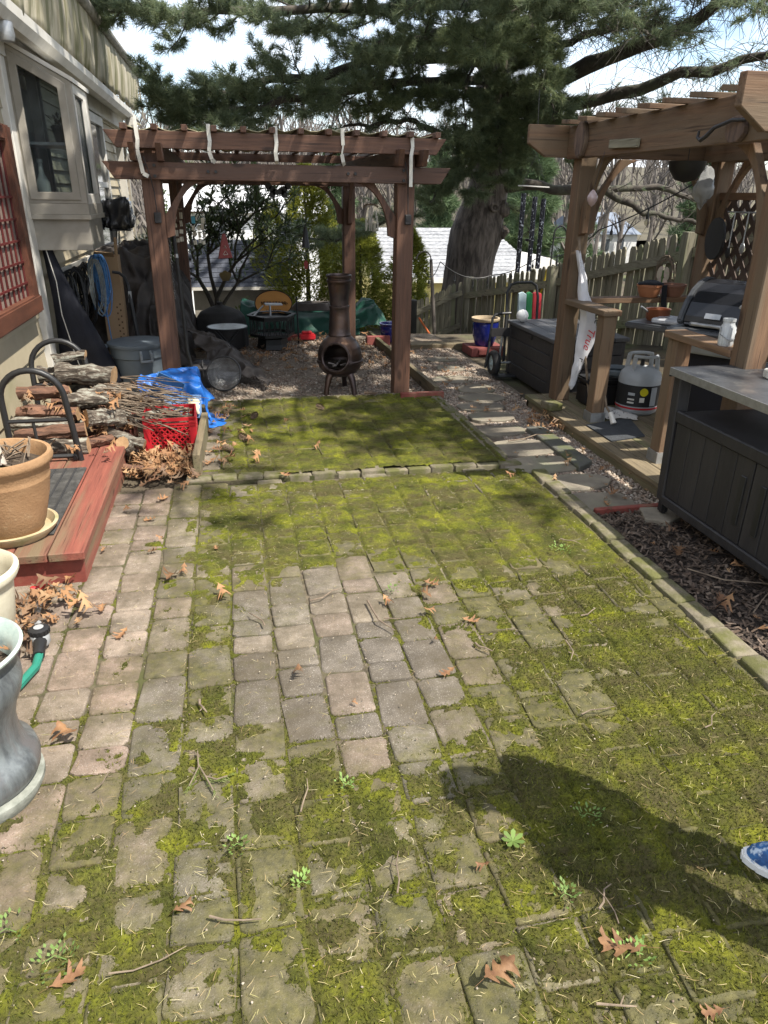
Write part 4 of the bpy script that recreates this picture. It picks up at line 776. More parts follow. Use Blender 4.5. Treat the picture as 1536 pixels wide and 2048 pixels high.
# milk crates
def crate(name, label, c, size, rz, m, tilt=(0, 0)):
    t = thing(name, label, 'crate', c); sx, sy, sz = size; th = .008; mm = Matrix.Rotation(rz, 4, 'Z') @ Matrix.Rotation(tilt[0], 4, 'X') @ Matrix.Rotation(tilt[1], 4, 'Y')
    def put(b, nm):
        b.v = [tuple((mm @ Vector(p))+Vector(c)) for p in b.v]; return b.build(nm, m, t)
    for (ax, s) in (('y', -1), ('y', 1), ('x', -1), ('x', 1)):
        L_ = sx if ax == 'y' else sy; off = (sy if ax == 'y' else sx)/2*s; b = MB()
        def strip(u0, z0, u1, z1, w_):
            P = lambda u, z: (u, off, z) if ax == 'y' else (off, u, z)
            b.bar(P(u0, z0), P(u1, z1), w_, th, (0, 1, 0) if ax == 'y' else (1, 0, 0))
        hl = L_/2
        for z, w_ in ((sz-.012, .022), (sz-.042, .012), (sz-.06, .008), (.02, .04)): strip(-hl, z, hl, z, w_)
        for u in (-hl+.02, hl-.02): strip(u, 0, u, sz, .042)
        strip(-hl*.35, sz-.115, hl*.35, sz-.115, .012); strip(-hl*.35, sz-.115, -hl*.5, sz-.065, .012); strip(hl*.35, sz-.115, hl*.5, sz-.065, .012)
        z0, z1 = .04, sz-.07; H_ = z1-z0; n = 9; du = H_*.95
        for k in range(-5, 12):
            for sg in (1, -1):
                u0 = -hl+.04+k*(2*hl-.08)/7; u1 = u0+sg*du; za, zb = z0, z1
                lo_, hi_ = -hl+.04, hl-.04; ta, tb = sorted(((lo_-u0)/(u1-u0), (hi_-u0)/(u1-u0))); ta = max(0, ta); tb = min(1, tb)
                if tb-ta > .05: strip(u0+(u1-u0)*ta, z0+H_*ta, u0+(u1-u0)*tb, z0+H_*tb, .0065)
        put(b, 'side')
    b = MB()
    for k in range(9): u = -sx/2+.02+k*(sx-.04)/8; b.bar((u, -sy/2, .012), (u, sy/2, .012), .012, .008)
    for k in range(9): u = -sy/2+.02+k*(sy-.04)/8; b.bar((-sx/2, u, .018), (sx/2, u, .018), .012, .008)
    put(b, 'bottom'); return t
crate('milk_crate', 'red plastic milk crate full of sticks and leaves', (-.452, 4.80, .008), (.325, .325, .262), .03, M['red'])
crate('milk_crate', 'blue plastic milk crate tipped over behind the red crate', (-.42, 5.23, .07), (.25, .25, .17), .25, M['blue'], (-.5, .15))
ck = MB()
for i in range(30):
    p = Vector((R(-.58, -.36), R(4.68, 4.94), R(.18, .25))); a = R(-.9, .9); ln = R(.06, .22); q = p+Vector((math.cos(a)*ln, math.sin(a)*ln*.4, R(-.02, .03))); q.x = min(q.x, -.315); ck.tube([p, (p+q)/2+Vector((0, 0, .01)), q], R(.004, .011), 6)
tag(ck.build('crate_sticks', M['twig']), 'broken sticks filling the red milk crate', 'sticks', kind='stuff')
# heaped cloths and tarps
def drape(name, pts, res, m, label, cat, thick=.004, seed=1, amp=.02, fq=7, subdiv=1, zmin=None):
    # pts: control grid rows of (x, y, z); bicubic-ish upsample by bilinear + noise folds
    g_ = np.array(pts, float); nr, nc = g_.shape[:2]; U = np.linspace(0, nr-1, res[0]); Vv = np.linspace(0, nc-1, res[1]); out = np.zeros((res[0], res[1], 3))
    for i, u_ in enumerate(U):
        i0 = min(int(u_), nr-2); fu = u_-i0; fu = fu*fu*(3-2*fu)*.5+fu*.5
        for j, v_ in enumerate(Vv):
            j0 = min(int(v_), nc-2); fv = v_-j0; fv = fv*fv*(3-2*fv)*.5+fv*.5
            out[i, j] = (g_[i0, j0]*(1-fu)+g_[i0+1, j0]*fu)*(1-fv)+(g_[i0, j0+1]*(1-fu)+g_[i0+1, j0+1]*fu)*fv
    for i in range(res[0]):
        for j in range(res[1]):
            p = Vector(out[i, j]); q = Vector((p.x*fq+seed, p.y*fq, p.z*fq*.45)); n1 = 1-2*abs(mnoise.noise(q)); n2 = mnoise.noise(q*2.3)
            out[i, j] += np.array([mnoise.noise(q+Vector((9, 0, 0)))*amp, -amp*n1*.9-amp*.4*n2, amp*n1*.8+amp*.4*n2])
    if zmin is not None: out[:, :, 2] = np.maximum(out[:, :, 2], zmin)
    V_ = out.reshape(-1, 3); ix = np.arange(len(V_)).reshape(res); F_ = np.stack([ix[:-1, :-1].ravel(), ix[1:, :-1].ravel(), ix[1:, 1:].ravel(), ix[:-1, 1:].ravel()], 1)
    o = fobj(name, V_, F_, m, smooth=True); md_ = o.modifiers.new('t', 'SOLIDIFY'); md_.thickness = thick; tag(o, label, cat); return o
drape('blue_tarp', [[(-.68, 5.75, .26), (-.5, 5.8, .32), (-.30, 5.75, .34), (-.20, 5.6, .12)], [(-.70, 5.55, .33), (-.5, 5.58, .35), (-.30, 5.56, .35), (-.21, 5.45, .14)], [(-.72, 5.4, .32), (-.5, 5.42, .33), (-.27, 5.42, .28), (-.20, 5.36, .08)], [(-.66, 5.34, .2), (-.5, 5.36, .2), (-.26, 5.35, .16), (-.20, 5.3, .03)]], (44, 50), M['bluetarp'], 'crumpled bright blue tarp heaped beside the trash can', 'tarp', seed=3, amp=.036, fq=10)
drape('blue_tarp', [[(-.30, 5.50, .05), (-.2, 5.56, .03), (-.05, 5.52, .012)], [(-.28, 5.32, .08), (-.2, 5.36, .03), (-.07, 5.40, .012)], [(-.25, 5.16, .03), (-.17, 5.22, .02), (-.11, 5.3, .01)]], (14, 14), M['bluetarp'], 'blue tarp scrap spread flat on ground by the blue crate', 'tarp', seed=8, amp=.012, fq=12, zmin=.006)
bn = thing('blue_bin', 'small blue plastic bin leaning among kindling and tarp', 'bin', (-.53, 5.3, .2)); b = MB(); m_ = Matrix.Rotation(.5, 3, 'Y') @ Matrix.Rotation(.3, 3, 'X')
for (c_, s_) in (((0, -.09, .06), (.2, .008, .12)), ((0, .09, .06), (.2, .008, .12)), ((-.1, 0, .06), (.008, .19, .12)), ((.1, 0, .06), (.008, .19, .12)), ((0, 0, 0), (.2, .19, .008))): b.box(c_, s_)
b.v = [tuple(m_ @ Vector(p)+Vector((-.53, 5.3, .24))) for p in b.v]; b.build('tub', M['blue'], bn)
gv = MB(); gv.blob((-.335, 5.22, .20), (.06, .05, .055), 14, 8, .14, 4); gv.blob((-.30, 5.19, .16), (.035, .03, .05), 10, 7, .12, 5)
for k in range(4): gv.tube([(-.37+k*.022, 5.19, .21-k*.006), (-.375+k*.026, 5.15, .19), (-.37+k*.028, 5.135, .15)], [.012, .011, .009], 8)
tag(gv.build('work_glove', mat('cream_glove', (.62, .56, .41), (.5, .44, .31), 12, .9, bump=.4, bscale=60), smooth=True), 'cream work glove lying on the blue crate', 'glove')
# trash can
tcx = (-.81, 6.52); tr = thing('trash_can', 'grey plastic trash can with lid beside the pergola post', 'trash can', (*tcx, 0))
MB().lathe([(0, 0), (.195, 0), (.2, .02), (.222, .30), (.236, .31), (.24, .40), (.225, .40), (.2, .1)], (*tcx, .0), 40, False).build('bin', M['grey'], tr, smooth=True)
MB().lathe([(.253, 0), (.258, .012), (.256, .028), (.235, .034), (.21, .03), (.18, .042), (0, .044)], (*tcx, .395), 40, False).build('lid', M['grey'], tr, smooth=True)
h = MB(); a0 = -1.25
for da in (-.16, .16): a = a0+da; h.bar((tcx[0]+.235*math.cos(a), tcx[1]+.235*math.sin(a), .375), (tcx[0]+.27*math.cos(a), tcx[1]+.27*math.sin(a), .34), .02, .03); h.bar((tcx[0]+.27*math.cos(a), tcx[1]+.27*math.sin(a), .365), (tcx[0]+.268*math.cos(a), tcx[1]+.268*math.sin(a), .30), .02, .02, (1, 0, 0))
h.bar((tcx[0]+.27*math.cos(a0-.2), tcx[1]+.27*math.sin(a0-.2), .298), (tcx[0]+.27*math.cos(a0+.2), tcx[1]+.27*math.sin(a0+.2), .298), .02, .02); h.build('handle', mat('pale_grey_handle', (.24, .27, .29), (.2, .23, .25), 6, .5), tr, bevel=.004)
h = MB(); h.box((tcx[0]-.27, tcx[1]-.05, .40), (.07, .08, .02)); h.build('lid_tab', M['grey'], tr, bevel=.005)
# black cover standing against the wall, grey trims, hung cables
cv = MB(); rows = 16; n = 18
for i in range(rows):
    t = i/(rows-1); z = 1.20-(1.20-.12)*t; wd = .035+.20*t**1.25; dp = .03+.10*t; cx = -1.375+.20*t**1.2; cy = 6.30+.10*t
    for k in range(n):
        a = 2*PI*k/n; f_ = 1+.10*math.sin(3*a+t*4)+.06*math.sin(7*a+2*t); cv.v.append((cx+wd*math.cos(a)*f_, cy+dp*math.sin(a)*f_, z))
for i in range(rows-1):
    for k in range(n): k2 = (k+1) % n; cv.f.append((i*n+k, (i+1)*n+k, (i+1)*n+k2, i*n+k2))
cv.f.append(tuple(range(n)))
cvt = thing('umbrella_cover', 'navy black fabric cover standing against the house wall', 'cover', (-1.3, 6.38, .1)); cv.build('fabric', M['navy'], cvt, smooth=True)
MB().tube([(-1.375, 6.26, 1.2), (-1.33, 6.235, .95), (-1.325, 6.215, .7), (-1.27, 6.19, .4), (-1.22, 6.2, .15)], .004, 5).build('piping', M['strap'], cvt)
tag(MB().bb(-1.42, -1.40, 6.42, 8.3, .95, .99).build('wall_rail', M['white']), 'white rail on the house wall with cables hung from it', 'rail')
rc = random.Random(4)
for i in range(13):
    y = 6.62+i*.082; x = -1.37+rc.uniform(-.02, .06); top = .98; dep = rc.uniform(.25, .62); wd = rc.uniform(.03, .10); c_ = MB()
    for q in range(2):
        dd = dep*rc.uniform(.8, 1); pts = [(x+wd*math.sin(a)*rc.uniform(.85, 1.15)+.02, y+.03*math.sin(a*2)+.02*q, top-dd/2+dd/2*math.cos(a)) for a in [2*PI*k/16 for k in range(17)]]; c_.tube(pts, rc.uniform(.005, .009), 6, False)
    tag(c_.build('cable_coil', M['black']), ['first', 'second', 'third', 'fourth', 'fifth', 'sixth', 'seventh', 'eighth', 'ninth', 'tenth', 'eleventh', 'twelfth', 'thirteenth'][i]+' black cable coil from the near end of the wall rail', 'cable', 'black cables hung on the wall rail')
rb = MB()
for i in range(16):
    dd = rc.uniform(.35, .56); wd = rc.uniform(.02, .075); ox = rc.uniform(-.03, .03); pts = [(-1.165+ox+wd*math.sin(a), 7.28+rc.uniform(-.03, .03)+.01*math.sin(3*a), 1.07-dd/2+dd/2*math.cos(a)) for a in [2*PI*k/18 for k in range(19)]]; rb.tube(pts, .006, 6, False)
rb.tube([(-1.15, 7.25, .6), (-1.14, 7.23, .4), (-1.12, 7.2, .1)], .006, 6)
tag(rb.build('rope_coil', M['rope_blue'], smooth=True), 'blue rope coil hanging in front of the tall cardboard box', 'rope')
gr = MB()
for i in range(4): dd = rc.uniform(.4, .6); pts = [(-1.21+.05*math.sin(a)+i*.012, 7.2, 1.04-dd/2+dd/2*math.cos(a)) for a in [2*PI*k/16 for k in range(17)]]; gr.tube(pts, .005, 6, False)
tag(gr.build('rope_coil', mat('grey_rope', (.33, .36, .34), (.24, .26, .25), 20, .8)), 'grey green cord loops hanging beside the blue rope', 'rope')
bx = thing('cardboard_box', 'tall narrow cardboard box standing on end behind trash can', 'box', (-1.1, 7.5, 0)); cb = mat('cardboard', (.40, .27, .155), (.34, .225, .125), 4, .85)
MB().bb(-1.20, -1.015, 7.42, 7.60, 0, 1.05).build('carton', cb, bx, bevel=.003); MB().box((-1.12, 7.40, 1.06), (.16, .12, .006), (-.5, .08, 0)).build('flap', cb, bx); MB().box((-1.02, 7.44, 1.13), (.02, .1, .16), (0, .05, .2)).build('flap', cb, bx)
pr = MB()
for k in range(14): pr.box((-1.075+.03*(k % 2), 7.417, .25+.028*k), (.014, .003, .016))
pr.build('print', mat('box_print', (.10, .06, .03), (.12, .07, .04), 9, .9), bx)
# bent black handle behind the can and the dark covered heap
hb = thing('hand_cart', 'black bent pipe cart handle rising behind the trash can', 'hand cart', (-.95, 7.3, 0))
MB().tube([(-1.06, 7.3, .92), (-1.0, 7.3, .91), (-.955, 7.3, .87), (-.935, 7.28, .80), (-.92, 7.26, .6), (-.90, 7.24, .35), (-.89, 7.22, .05)], [.014]*3+[.016]*1+[.02]*3, 10).build('handle_pipe', M['blackmetal'], hb, smooth=True)
MB().box((-.925, 7.262, .70), (.028, .012, .10), (0, .06, 0)).build('plate', M['galv'], hb)
MB().bb(-1.08, -.72, 7.18, 7.28, .02, .05).build('toe_plate', M['blackmetal'], hb)
for x in (-1.06, -.76): MB().tube([(x, 7.33, .09), (x+.04, 7.33, .09)], .085, 18).build('wheel', M['rubber'], hb, smooth=True)
drape('dark_tarp', [[(-1.30, 9.2, .95), (-1.0, 9.3, 1.02), (-.72, 9.2, .98), (-.5, 9.0, .6), (-.42, 9.0, .1)], [(-1.32, 8.5, 1.0), (-1.0, 8.5, 1.06), (-.72, 8.5, 1.03), (-.50, 8.4, .62), (-.40, 8.3, .08)], [(-1.34, 7.95, .98), (-1.0, 7.9, 1.02), (-.75, 7.9, .98), (-.52, 7.8, .55), (-.42, 7.6, .05)], [(-1.36, 7.75, .5), (-1.02, 7.66, .52), (-.78, 7.62, .5), (-.55, 7.4, .3), (-.36, 7.2, .05)], [(-1.36, 7.68, .03), (-1.02, 7.56, .03), (-.8, 7.5, .03), (-.5, 7.0, .06), (-.2, 6.9, .03)]], (90, 80), M['brownfabric'], 'large dusty dark tarp draped over furniture by house', 'tarp', seed=5, amp=.10, fq=5.5, zmin=.01)
drape('dark_tarp', [[(-.48, 7.6, .34), (-.22, 7.5, .28), (-.02, 7.3, .14), (.08, 7.1, .02)], [(-.40, 7.2, .32), (-.15, 7.1, .30), (.06, 6.95, .18), (.2, 6.8, .03)], [(-.3, 6.95, .2), (-.05, 6.85, .24), (.14, 6.7, .15), (.28, 6.55, .02)], [(-.22, 6.8, .02), (.0, 6.65, .07), (.16, 6.48, .07), (.29, 6.36, .012)]], (46, 46), M['brownfabric'], 'loose dark tarp end trailing over gravel near the mesh screen', 'tarp', seed=9, amp=.055, fq=8, zmin=.008)
# patio person at the right edge of the picture
# ================================================================ UNDER AND BEHIND THE PERGOLA
irn = mat('bronze_cast_iron', (.105, .078, .072), (.05, .04, .038), 5, .38, .75, bump=.25, bscale=40, c3=(.10, .06, .04), s3=3, var=0)
cx, cy = .905, 6.28; ch = thing('chiminea', 'bronze cast iron chiminea with round firebox and tall flue', 'chiminea', (cx, cy, 0))
# body with a round mouth: a lathe with the mouth faces removed
prof = [(.02, .125), (.09, .13), (.15, .16), (.185, .205), (.198, .25), (.205, .255), (.205, .268), (.196, .275), (.192, .33), (.175, .39), (.145, .435), (.11, .465), (.092, .48)]
n = 56; bd = MB(); bd.lathe(prof, (cx, cy, 0), n, False)
ma = -1.95; mc = Vector((cx+.19*math.cos(ma), cy+.19*math.sin(ma), .315)); md_ = Vector((math.cos(ma), math.sin(ma), .05)).normalized()
# finer grid: subdivide profile first
def refine(p, k):
    out = []
    for (a, b) in zip(p[:-1], p[1:]):
        for q in range(k): t = q/k; out.append((a[0]*(1-t)+b[0]*t, a[1]*(1-t)+b[1]*t))
    return out+[p[-1]]
bd = MB(); bd.lathe(refine(prof, 4), (cx, cy, 0), 96, False); MR = .118
def mouthd(p): q = Vector(p)-mc; q = q-md_*q.dot(md_); return q.length if (Vector(p)-Vector((cx, cy, .3))).dot(md_) > .05 else 9
keep = [f_ for f_ in bd.f if not all(mouthd(bd.v[i]) < MR for i in f_)]; bd.f = keep
for i, v in enumerate(bd.v):
    d_ = mouthd(v)
    if MR-.012 < d_ < MR+.012:
        q = Vector(v)-mc; ax = md_*q.dot(md_); pr_ = q-ax; bd.v[i] = tuple(mc+ax+pr_.normalized()*MR)
o = bd.build('firebox', irn, ch, smooth=True); o.modifiers.new('t', 'SOLIDIFY').thickness = .012
_, s1, s2 = frame(md_); ring = []
for k in range(33):
    a = 2*PI*k/32; q = mc+(s1*math.cos(a)+s2*math.sin(a))*MR; rxy = Vector((q.x-cx, q.y-cy)); zz = q.z; rad = np.interp(zz, [p[1] for p in prof], [p[0] for p in prof]); hd = (Vector((md_.x, md_.y, 0))).normalized(); lat = Vector((q.x-cx, q.y-cy, 0)); side = lat-hd*lat.dot(hd); fwd_ = math.sqrt(max(0, rad**2-side.length**2)); ring.append(Vector((cx, cy, zz))+side+hd*(fwd_+.006))
MB().tube(ring, .010, 8, False).build('mouth_rim', irn, ch, smooth=True)
MB().lathe([(0, .19), (.12, .2), (.17, .23)], (cx, cy, 0), 24, False, jit=.04).build('ash_bed', M['soil'], ch)
MB().lathe(refine([(.098, .475), (.100, .485), (.094, .50), (.088, .60), (.082, .70), (.088, .715), (.088, .73), (.080, .735), (.082, .80), (.094, .89), (.098, .915), (.106, .925), (.106, .94), (.098, .946), (.099, .958), (.108, .968), (.108, .98), (.094, .985), (.09, .965), (.085, .90)], 2), (cx, cy, 0), 40, False).build('flue', irn, ch, smooth=True)
for a in (-2.45, -.95, 1.2):
    MB().tube([(cx+.10*math.cos(a), cy+.10*math.sin(a), .19), (cx+.15*math.cos(a), cy+.15*math.sin(a), .12), (cx+.175*math.cos(a), cy+.175*math.sin(a), .04), (cx+.185*math.cos(a), cy+.185*math.sin(a), -.03)], [.035, .03, .022, .026], 10).build('leg', irn, ch, smooth=True)
cw = MB()
for i in range(7): a = R(0, 6.28); p = Vector((cx+md_.x*.08+R(-.05, .05), cy+md_.y*.08+R(-.03, .03), .235)); q = p+Vector((R(-.07, .07), R(-.05, .05), R(0, .03))); cw.tube([p, q], R(.006, .012), 6)
tag(cw.build('charred_sticks', mat('ash_wood', (.22, .19, .17), (.05, .045, .04), 12, .95)), 'ashy charred sticks inside the chiminea mouth', 'sticks')
# fire pit
fx, fy = .43, 8.28; fp = thing('fire_pit', 'black hexagonal fire pit with cut out panels and grate', 'fire pit', (fx, fy, 0)); dk_ = mat('fire_pit_black', (.014, .015, .014), (.022, .022, .02), 9, .5, .3, bump=.2)
hexp = [(math.cos(a+.15), math.sin(a+.15)) for a in [PI/3*k for k in range(6)]]
for k in range(6):
    a, b = hexp[k], hexp[(k+1) % 6]; A = Vector((fx+a[0]*.25, fy+a[1]*.25, 0)); B = Vector((fx+b[0]*.25, fy+b[1]*.25, 0)); pn = MB()
    for z in (.155, .335): pn.bar(A+Vector((0, 0, z)), B+Vector((0, 0, z)), .01, .03)
    for q in range(9): p = A.lerp(B, q/8); p2 = A.lerp(B, min(1, max(0, q/8+(.12 if q % 2 else -.12)))); pn.bar(p+Vector((0, 0, .165)), p2+Vector((0, 0, .325)), .016, .008, (1, 0, 0))
    pn.build('panel', dk_, fp)
b = MB(); b.prism([(x*.275, y*.275) for x, y in hexp], (fx, fy, .352), (1, 0, 0), (0, 1, 0), (0, 0, .018)); b.f[1:2] = []; b.f[0:1] = []; b.prism([(x*.235, y*.235) for x, y in hexp], (fx, fy, .33), (1, 0, 0), (0, 1, 0), (0, 0, .006)); 
o = b.build('bowl', dk_, fp)
rm = MB()
for k in range(6): a, b_ = hexp[k], hexp[(k+1) % 6]; rm.bar((fx+a[0]*.26, fy+a[1]*.26, .365), (fx+b_[0]*.26, fy+b_[1]*.26, .365), .045, .012)
rm.build('rim', M['blackmetal'], fp)
MB().lathe([(.17, .0), (.185, .01), (.17, .06), (.165, .12), (.2, .15)], (fx, fy, -.01), 6).build('pedestal', dk_, fp)
gt = MB(); gt.tube([(fx-.20, fy-.1, .37), (fx-.09, fy-.05, .47)], .010, 6); gt.tube([(fx-.02, fy-.12, .37), (fx-.02, fy-.1, .49)], .012, 6); gt.box((fx+.02, fy-.06, .485), (.19, .12, .012), (0, .03, .1)); gt.build('grate_arm', M['galv'], fp)
# covered kettle grill
gx, gy = -.13, 8.42; cg = thing('covered_grill', 'low round grill under a black fabric cover', 'grill', (gx, gy, 0)); b = MB(); n = 40
pr_ = [(.285, .0), (.288, .08), (.275, .25), (.262, .33), (.22, .385), (.12, .43), (.05, .45), (.028, .462), (.032, .49), (0, .495)]
for (r_, z) in refine(pr_, 3):
    for k in range(n): a = 2*PI*k/n; q = r_*(1+.035*math.sin(9*a+z*3)*(1-z*1.8 if z < .5 else 0)+.02*math.sin(4*a)); b.v.append((gx+q*math.cos(a), gy+q*math.sin(a), z))
m_ = len(b.v)//n
for i in range(m_-1):
    for k in range(n): k2 = (k+1) % n; b.f.append((i*n+k, i*n+k2, (i+1)*n+k2, (i+1)*n+k))
b.build('cover', M['darkfabric'], cg, smooth=True)
# bistro table
bx_, by = -.06, 7.62; bt = thing('bistro_table', 'small round glass top folding table on gravel', 'table', (bx_, by, 0))
MB().lathe([(0, .345), (.195, .345), (.195, .353), (0, .353)], (bx_, by, 0), 40, False).build('glass_top', mat('frosted_glass_top', (.42, .44, .42), (.34, .36, .34), 20, .25, bump=.1, spec=.7), bt, smooth=True)
MB().tube([(bx_+.2*math.cos(a), by+.2*math.sin(a), .349) for a in [2*PI*k/40 for k in range(41)]], .007, 6, False).build('rim', M['blackmetal'], bt, smooth=True)
for s in (-1, 1):
    for q in (-1, 1): MB().tube([(bx_-s*.14, by+q*.1, .34), (bx_+s*.16, by+q*.1, -.02)], .008, 6).build('leg', M['blackmetal'], bt)
# oval sign
sg = thing('oval_sign', 'orange oval wooden sign leaning against the shed', 'sign', (.51, 9.2, .2)); ov = [(.225*math.cos(a), .15*math.sin(a)) for a in [2*PI*k/40 for k in range(40)]]
MB().prism(ov, (.508, 9.22, .36), (1, 0, 0), (0, .12, 1), (0, -.02, 0)).build('board', mat('orange_sign', (.50, .235, .05), (.40, .18, .035), 5, .6, var=0), sg)
MB().tube([(.508+.226*math.cos(a), 9.205+.018*math.sin(a), .36+.151*math.sin(a)) for a in [2*PI*k/48 for k in range(49)]], .008, 6, False).build('border', mat('sign_dark', (.03, .018, .012), (.02, .012, .01), 9, .6), sg)
lt = MB(); rl = random.Random(5)
for k in range(9):
    x = .36+k*.036; lt.tube([(x, 9.194, .385), (x+.012, 9.195, .345+rl.uniform(-.006, .006)), (x+.022, 9.194, .375+rl.uniform(-.01, .012)), (x+.034, 9.195, .35)], .0055, 5)
for k in range(7): x = .42+k*.027; lt.tube([(x, 9.190, .29), (x+.008, 9.19, .265)], .004, 5)
lt.build('lettering', bpy.data.materials['sign_dark'], sg)
tag(MB().prism([(.07*math.cos(a)*(1+.15*math.sin(3*a)), .06*math.sin(a)*(1+.12*math.sin(5*a))) for a in [2*PI*k/24 for k in range(24)]], (-.05, 9.35, .67), (1, 0, 0), (0, 0, 1), (0, .02, 0)).build('garden_plaque', mat('olive_plaque', (.16, .115, .04), (.11, .08, .03), 12, .7)), 'round olive brown plaque hanging in the leafy bush', 'plaque')
# green tarps, red bits, blue pot, boards
drape('green_tarp', [[(.12, 9.6, .36), (.35, 9.6, .30), (.8, 9.6, .25), (1.3, 9.6, .24), (1.55, 9.6, .28)], [(.10, 9.3, .33), (.35, 9.3, .28), (.8, 9.3, .225), (1.3, 9.3, .22), (1.55, 9.3, .26)], [(.08, 9.15, .18), (.35, 9.15, .16), (.8, 9.15, .12), (1.3, 9.15, .12), (1.55, 9.1, .12)], [(.06, 9.08, 0), (.35, 9.08, 0), (.8, 9.05, -.01), (1.3, 9.05, -.01), (1.55, 9.0, -.01)]], (26, 44), M['greentarp'], 'dark green tarp over a long low box behind the fire pit', 'tarp', seed=2, amp=.035, fq=5)
drape('green_tarp', [[(1.50, 9.5, .20), (1.66, 9.5, .36), (1.78, 9.45, .36), (1.95, 9.3, -.02)], [(1.48, 9.25, .18), (1.66, 9.25, .33), (1.79, 9.22, .34), (1.98, 9.15, -.02)], [(1.46, 9.05, .03), (1.64, 9.02, .08), (1.80, 8.98, .1), (2.0, 8.95, -.02)]], (22, 26), M['greentarp'], 'peaked green tarp right of the rear pergola post', 'tarp', seed=6, amp=.035, fq=6)
hs = MB()
for q in range(7): hs.tube([(1.02+.30*math.cos(a)*(1-.04*q), 9.32+.12*math.sin(a), .27+.012*q) for a in [2*PI*k/24 for k in range(25)]], .011, 6, False)
tag(hs.build('hose_coil', mat('grey_brown_hose', (.10, .085, .075), (.07, .06, .055), 9, .5), smooth=True), 'coiled dark hose lying on top of the green tarp', 'hose')
rt_ = thing('toy_block', 'bright red plastic toy lying behind the chiminea', 'toy', (.86, 8.72, 0)); MB().bb(.76, .96, 8.66, 8.78, 0, .07).build('body', M['red'], rt_, bevel=.015, seg=2); MB().bb(.80, .92, 8.69, 8.75, .07, .10).build('top', M['red'], rt_, bevel=.01)
tag(MB().bb(.62, .75, 8.72, 8.80, -.01, .05).build('brick', mat('red_brick', (.30, .07, .05), (.2, .05, .04), 20, .9), bevel=.006), 'dull red brick on the ground beside the red toy', 'brick')
tag(MB().tube([(.745, 8.55, -.02), (.74, 8.55, .3), (.735, 8.55, .52)], .010, 8).build('garden_stake', M['blackmetal']), 'thin black garden stake standing near the red toy', 'stake')
def glazed(c, z, r_, h, label, rimc):
    t = thing('glazed_pot', label, 'flower pot', (*c, z)); MB().lathe([(0, 0), (r_*.68, 0), (r_*.9, h*.35), (r_*.98, h*.8), (r_*.95, h*.86), (r_*.98, h*.9), (r_*.9, h*.9), (r_*.85, h*.6)], (*c, z), 32, False).build('pot', M['bluepot'], t, smooth=True)
    MB().lathe([(r_*.97, h*.88), (r_*1.05, h*.93), (r_*1.05, h), (r_*.92, h), (r_*.88, h*.88)], (*c, z), 32, False).build('rim', rimc, t, smooth=True); MB().lathe([(0, h*.8), (r_*.9, h*.78)], (*c, z), 16, False).build('soil', M['soil'], t)
tanrim = mat('tan_rim', (.45, .36, .24), (.36, .28, .18), 9, .5)
glazed((2.76, 7.75), .07, .15, .30, 'cobalt blue glazed pot with tan rim near the fence', tanrim)
bsn = thing('pot_stand', 'red brick tray under the cobalt blue pot', 'stand', (2.76, 7.75, 0)); MB().bb(2.56, 2.96, 7.58, 7.93, -.03, .065).build('tray', mat('red_stand', (.22, .06, .05), (.15, .045, .04), 12, .8), bsn, bevel=.006); MB().bb(2.64, 2.88, 7.55, 7.578, .0, .05).build('lip', bpy.data.materials['red_stand'], bsn)
glazed((1.84, 8.5), 0, .13, .21, 'small blue glazed pot beside the peaked green tarp', M['bluepot'])
tag(MB().bb(1.52, 1.80, 8.32, 8.38, -.02, .09).build('brick_edge', bpy.data.materials['red_stand'], bevel=.006), 'dull red edging block before the small blue pot', 'block')
# lidded pot and mesh screen
kx, ky = -.29, 6.62; kt = thing('iron_kettle', 'lidded black iron pot on gravel behind the blue tarp', 'pot', (kx, ky, 0))
MB().lathe([(0, 0), (.11, 0), (.125, .03), (.135, .16), (.15, .165), (.15, .175), (.13, .17)], (kx, ky, 0), 28, False).build('pot', M['rubber'], kt, smooth=True)
MB().lathe([(.152, .176), (.14, .19), (.075, .205), (.07, .215), (0, .218)], (kx, ky, 0), 28, False).build('lid', M['charcoal'], kt, smooth=True); MB().tube([(kx+.0, ky-.14, .1), (kx, ky-.145, .2), (kx, ky-.1, .245)], .007, 6).build('handle', M['blackmetal'], kt)
sx, sy = -.11, 6.36; sc = thing('spark_screen', 'round black wire mesh fire screen leaning on the gravel', 'fire screen', (sx, sy, 0)); nrm = Vector((-.25, -1, .45)).normalized(); _, e1, e2 = frame(nrm); cc_ = Vector((sx, sy, .155)); RS = .15
MB().tube([cc_+e1*RS*math.cos(a)+e2*RS*math.sin(a) for a in [2*PI*k/40 for k in range(41)]], .007, 6, False).build('rim', M['blackmetal'], sc, smooth=True); wm = MB(); wr = MB()
for k in range(-14, 15):
    u_ = k*.0103; hl = math.sqrt(max(0, RS**2-u_**2)); 
    for (ea, eb, mm_) in ((e1, e2, wm), (e2, e1, wr)):
        P = [cc_+ea*u_+eb*(hl*t)-nrm*.07*(1-(u_**2+(hl*t)**2)/RS**2)*-1*-1 for t in (-1, -.6, -.2, .2, .6, 1)]; mm_.tube(P, .0011, 3, False)
tag(wm.build('wire_mesh', M['galv'], sc), kind='stuff'); tag(wr.build('wire_mesh', M['galv'], sc), kind='stuff')
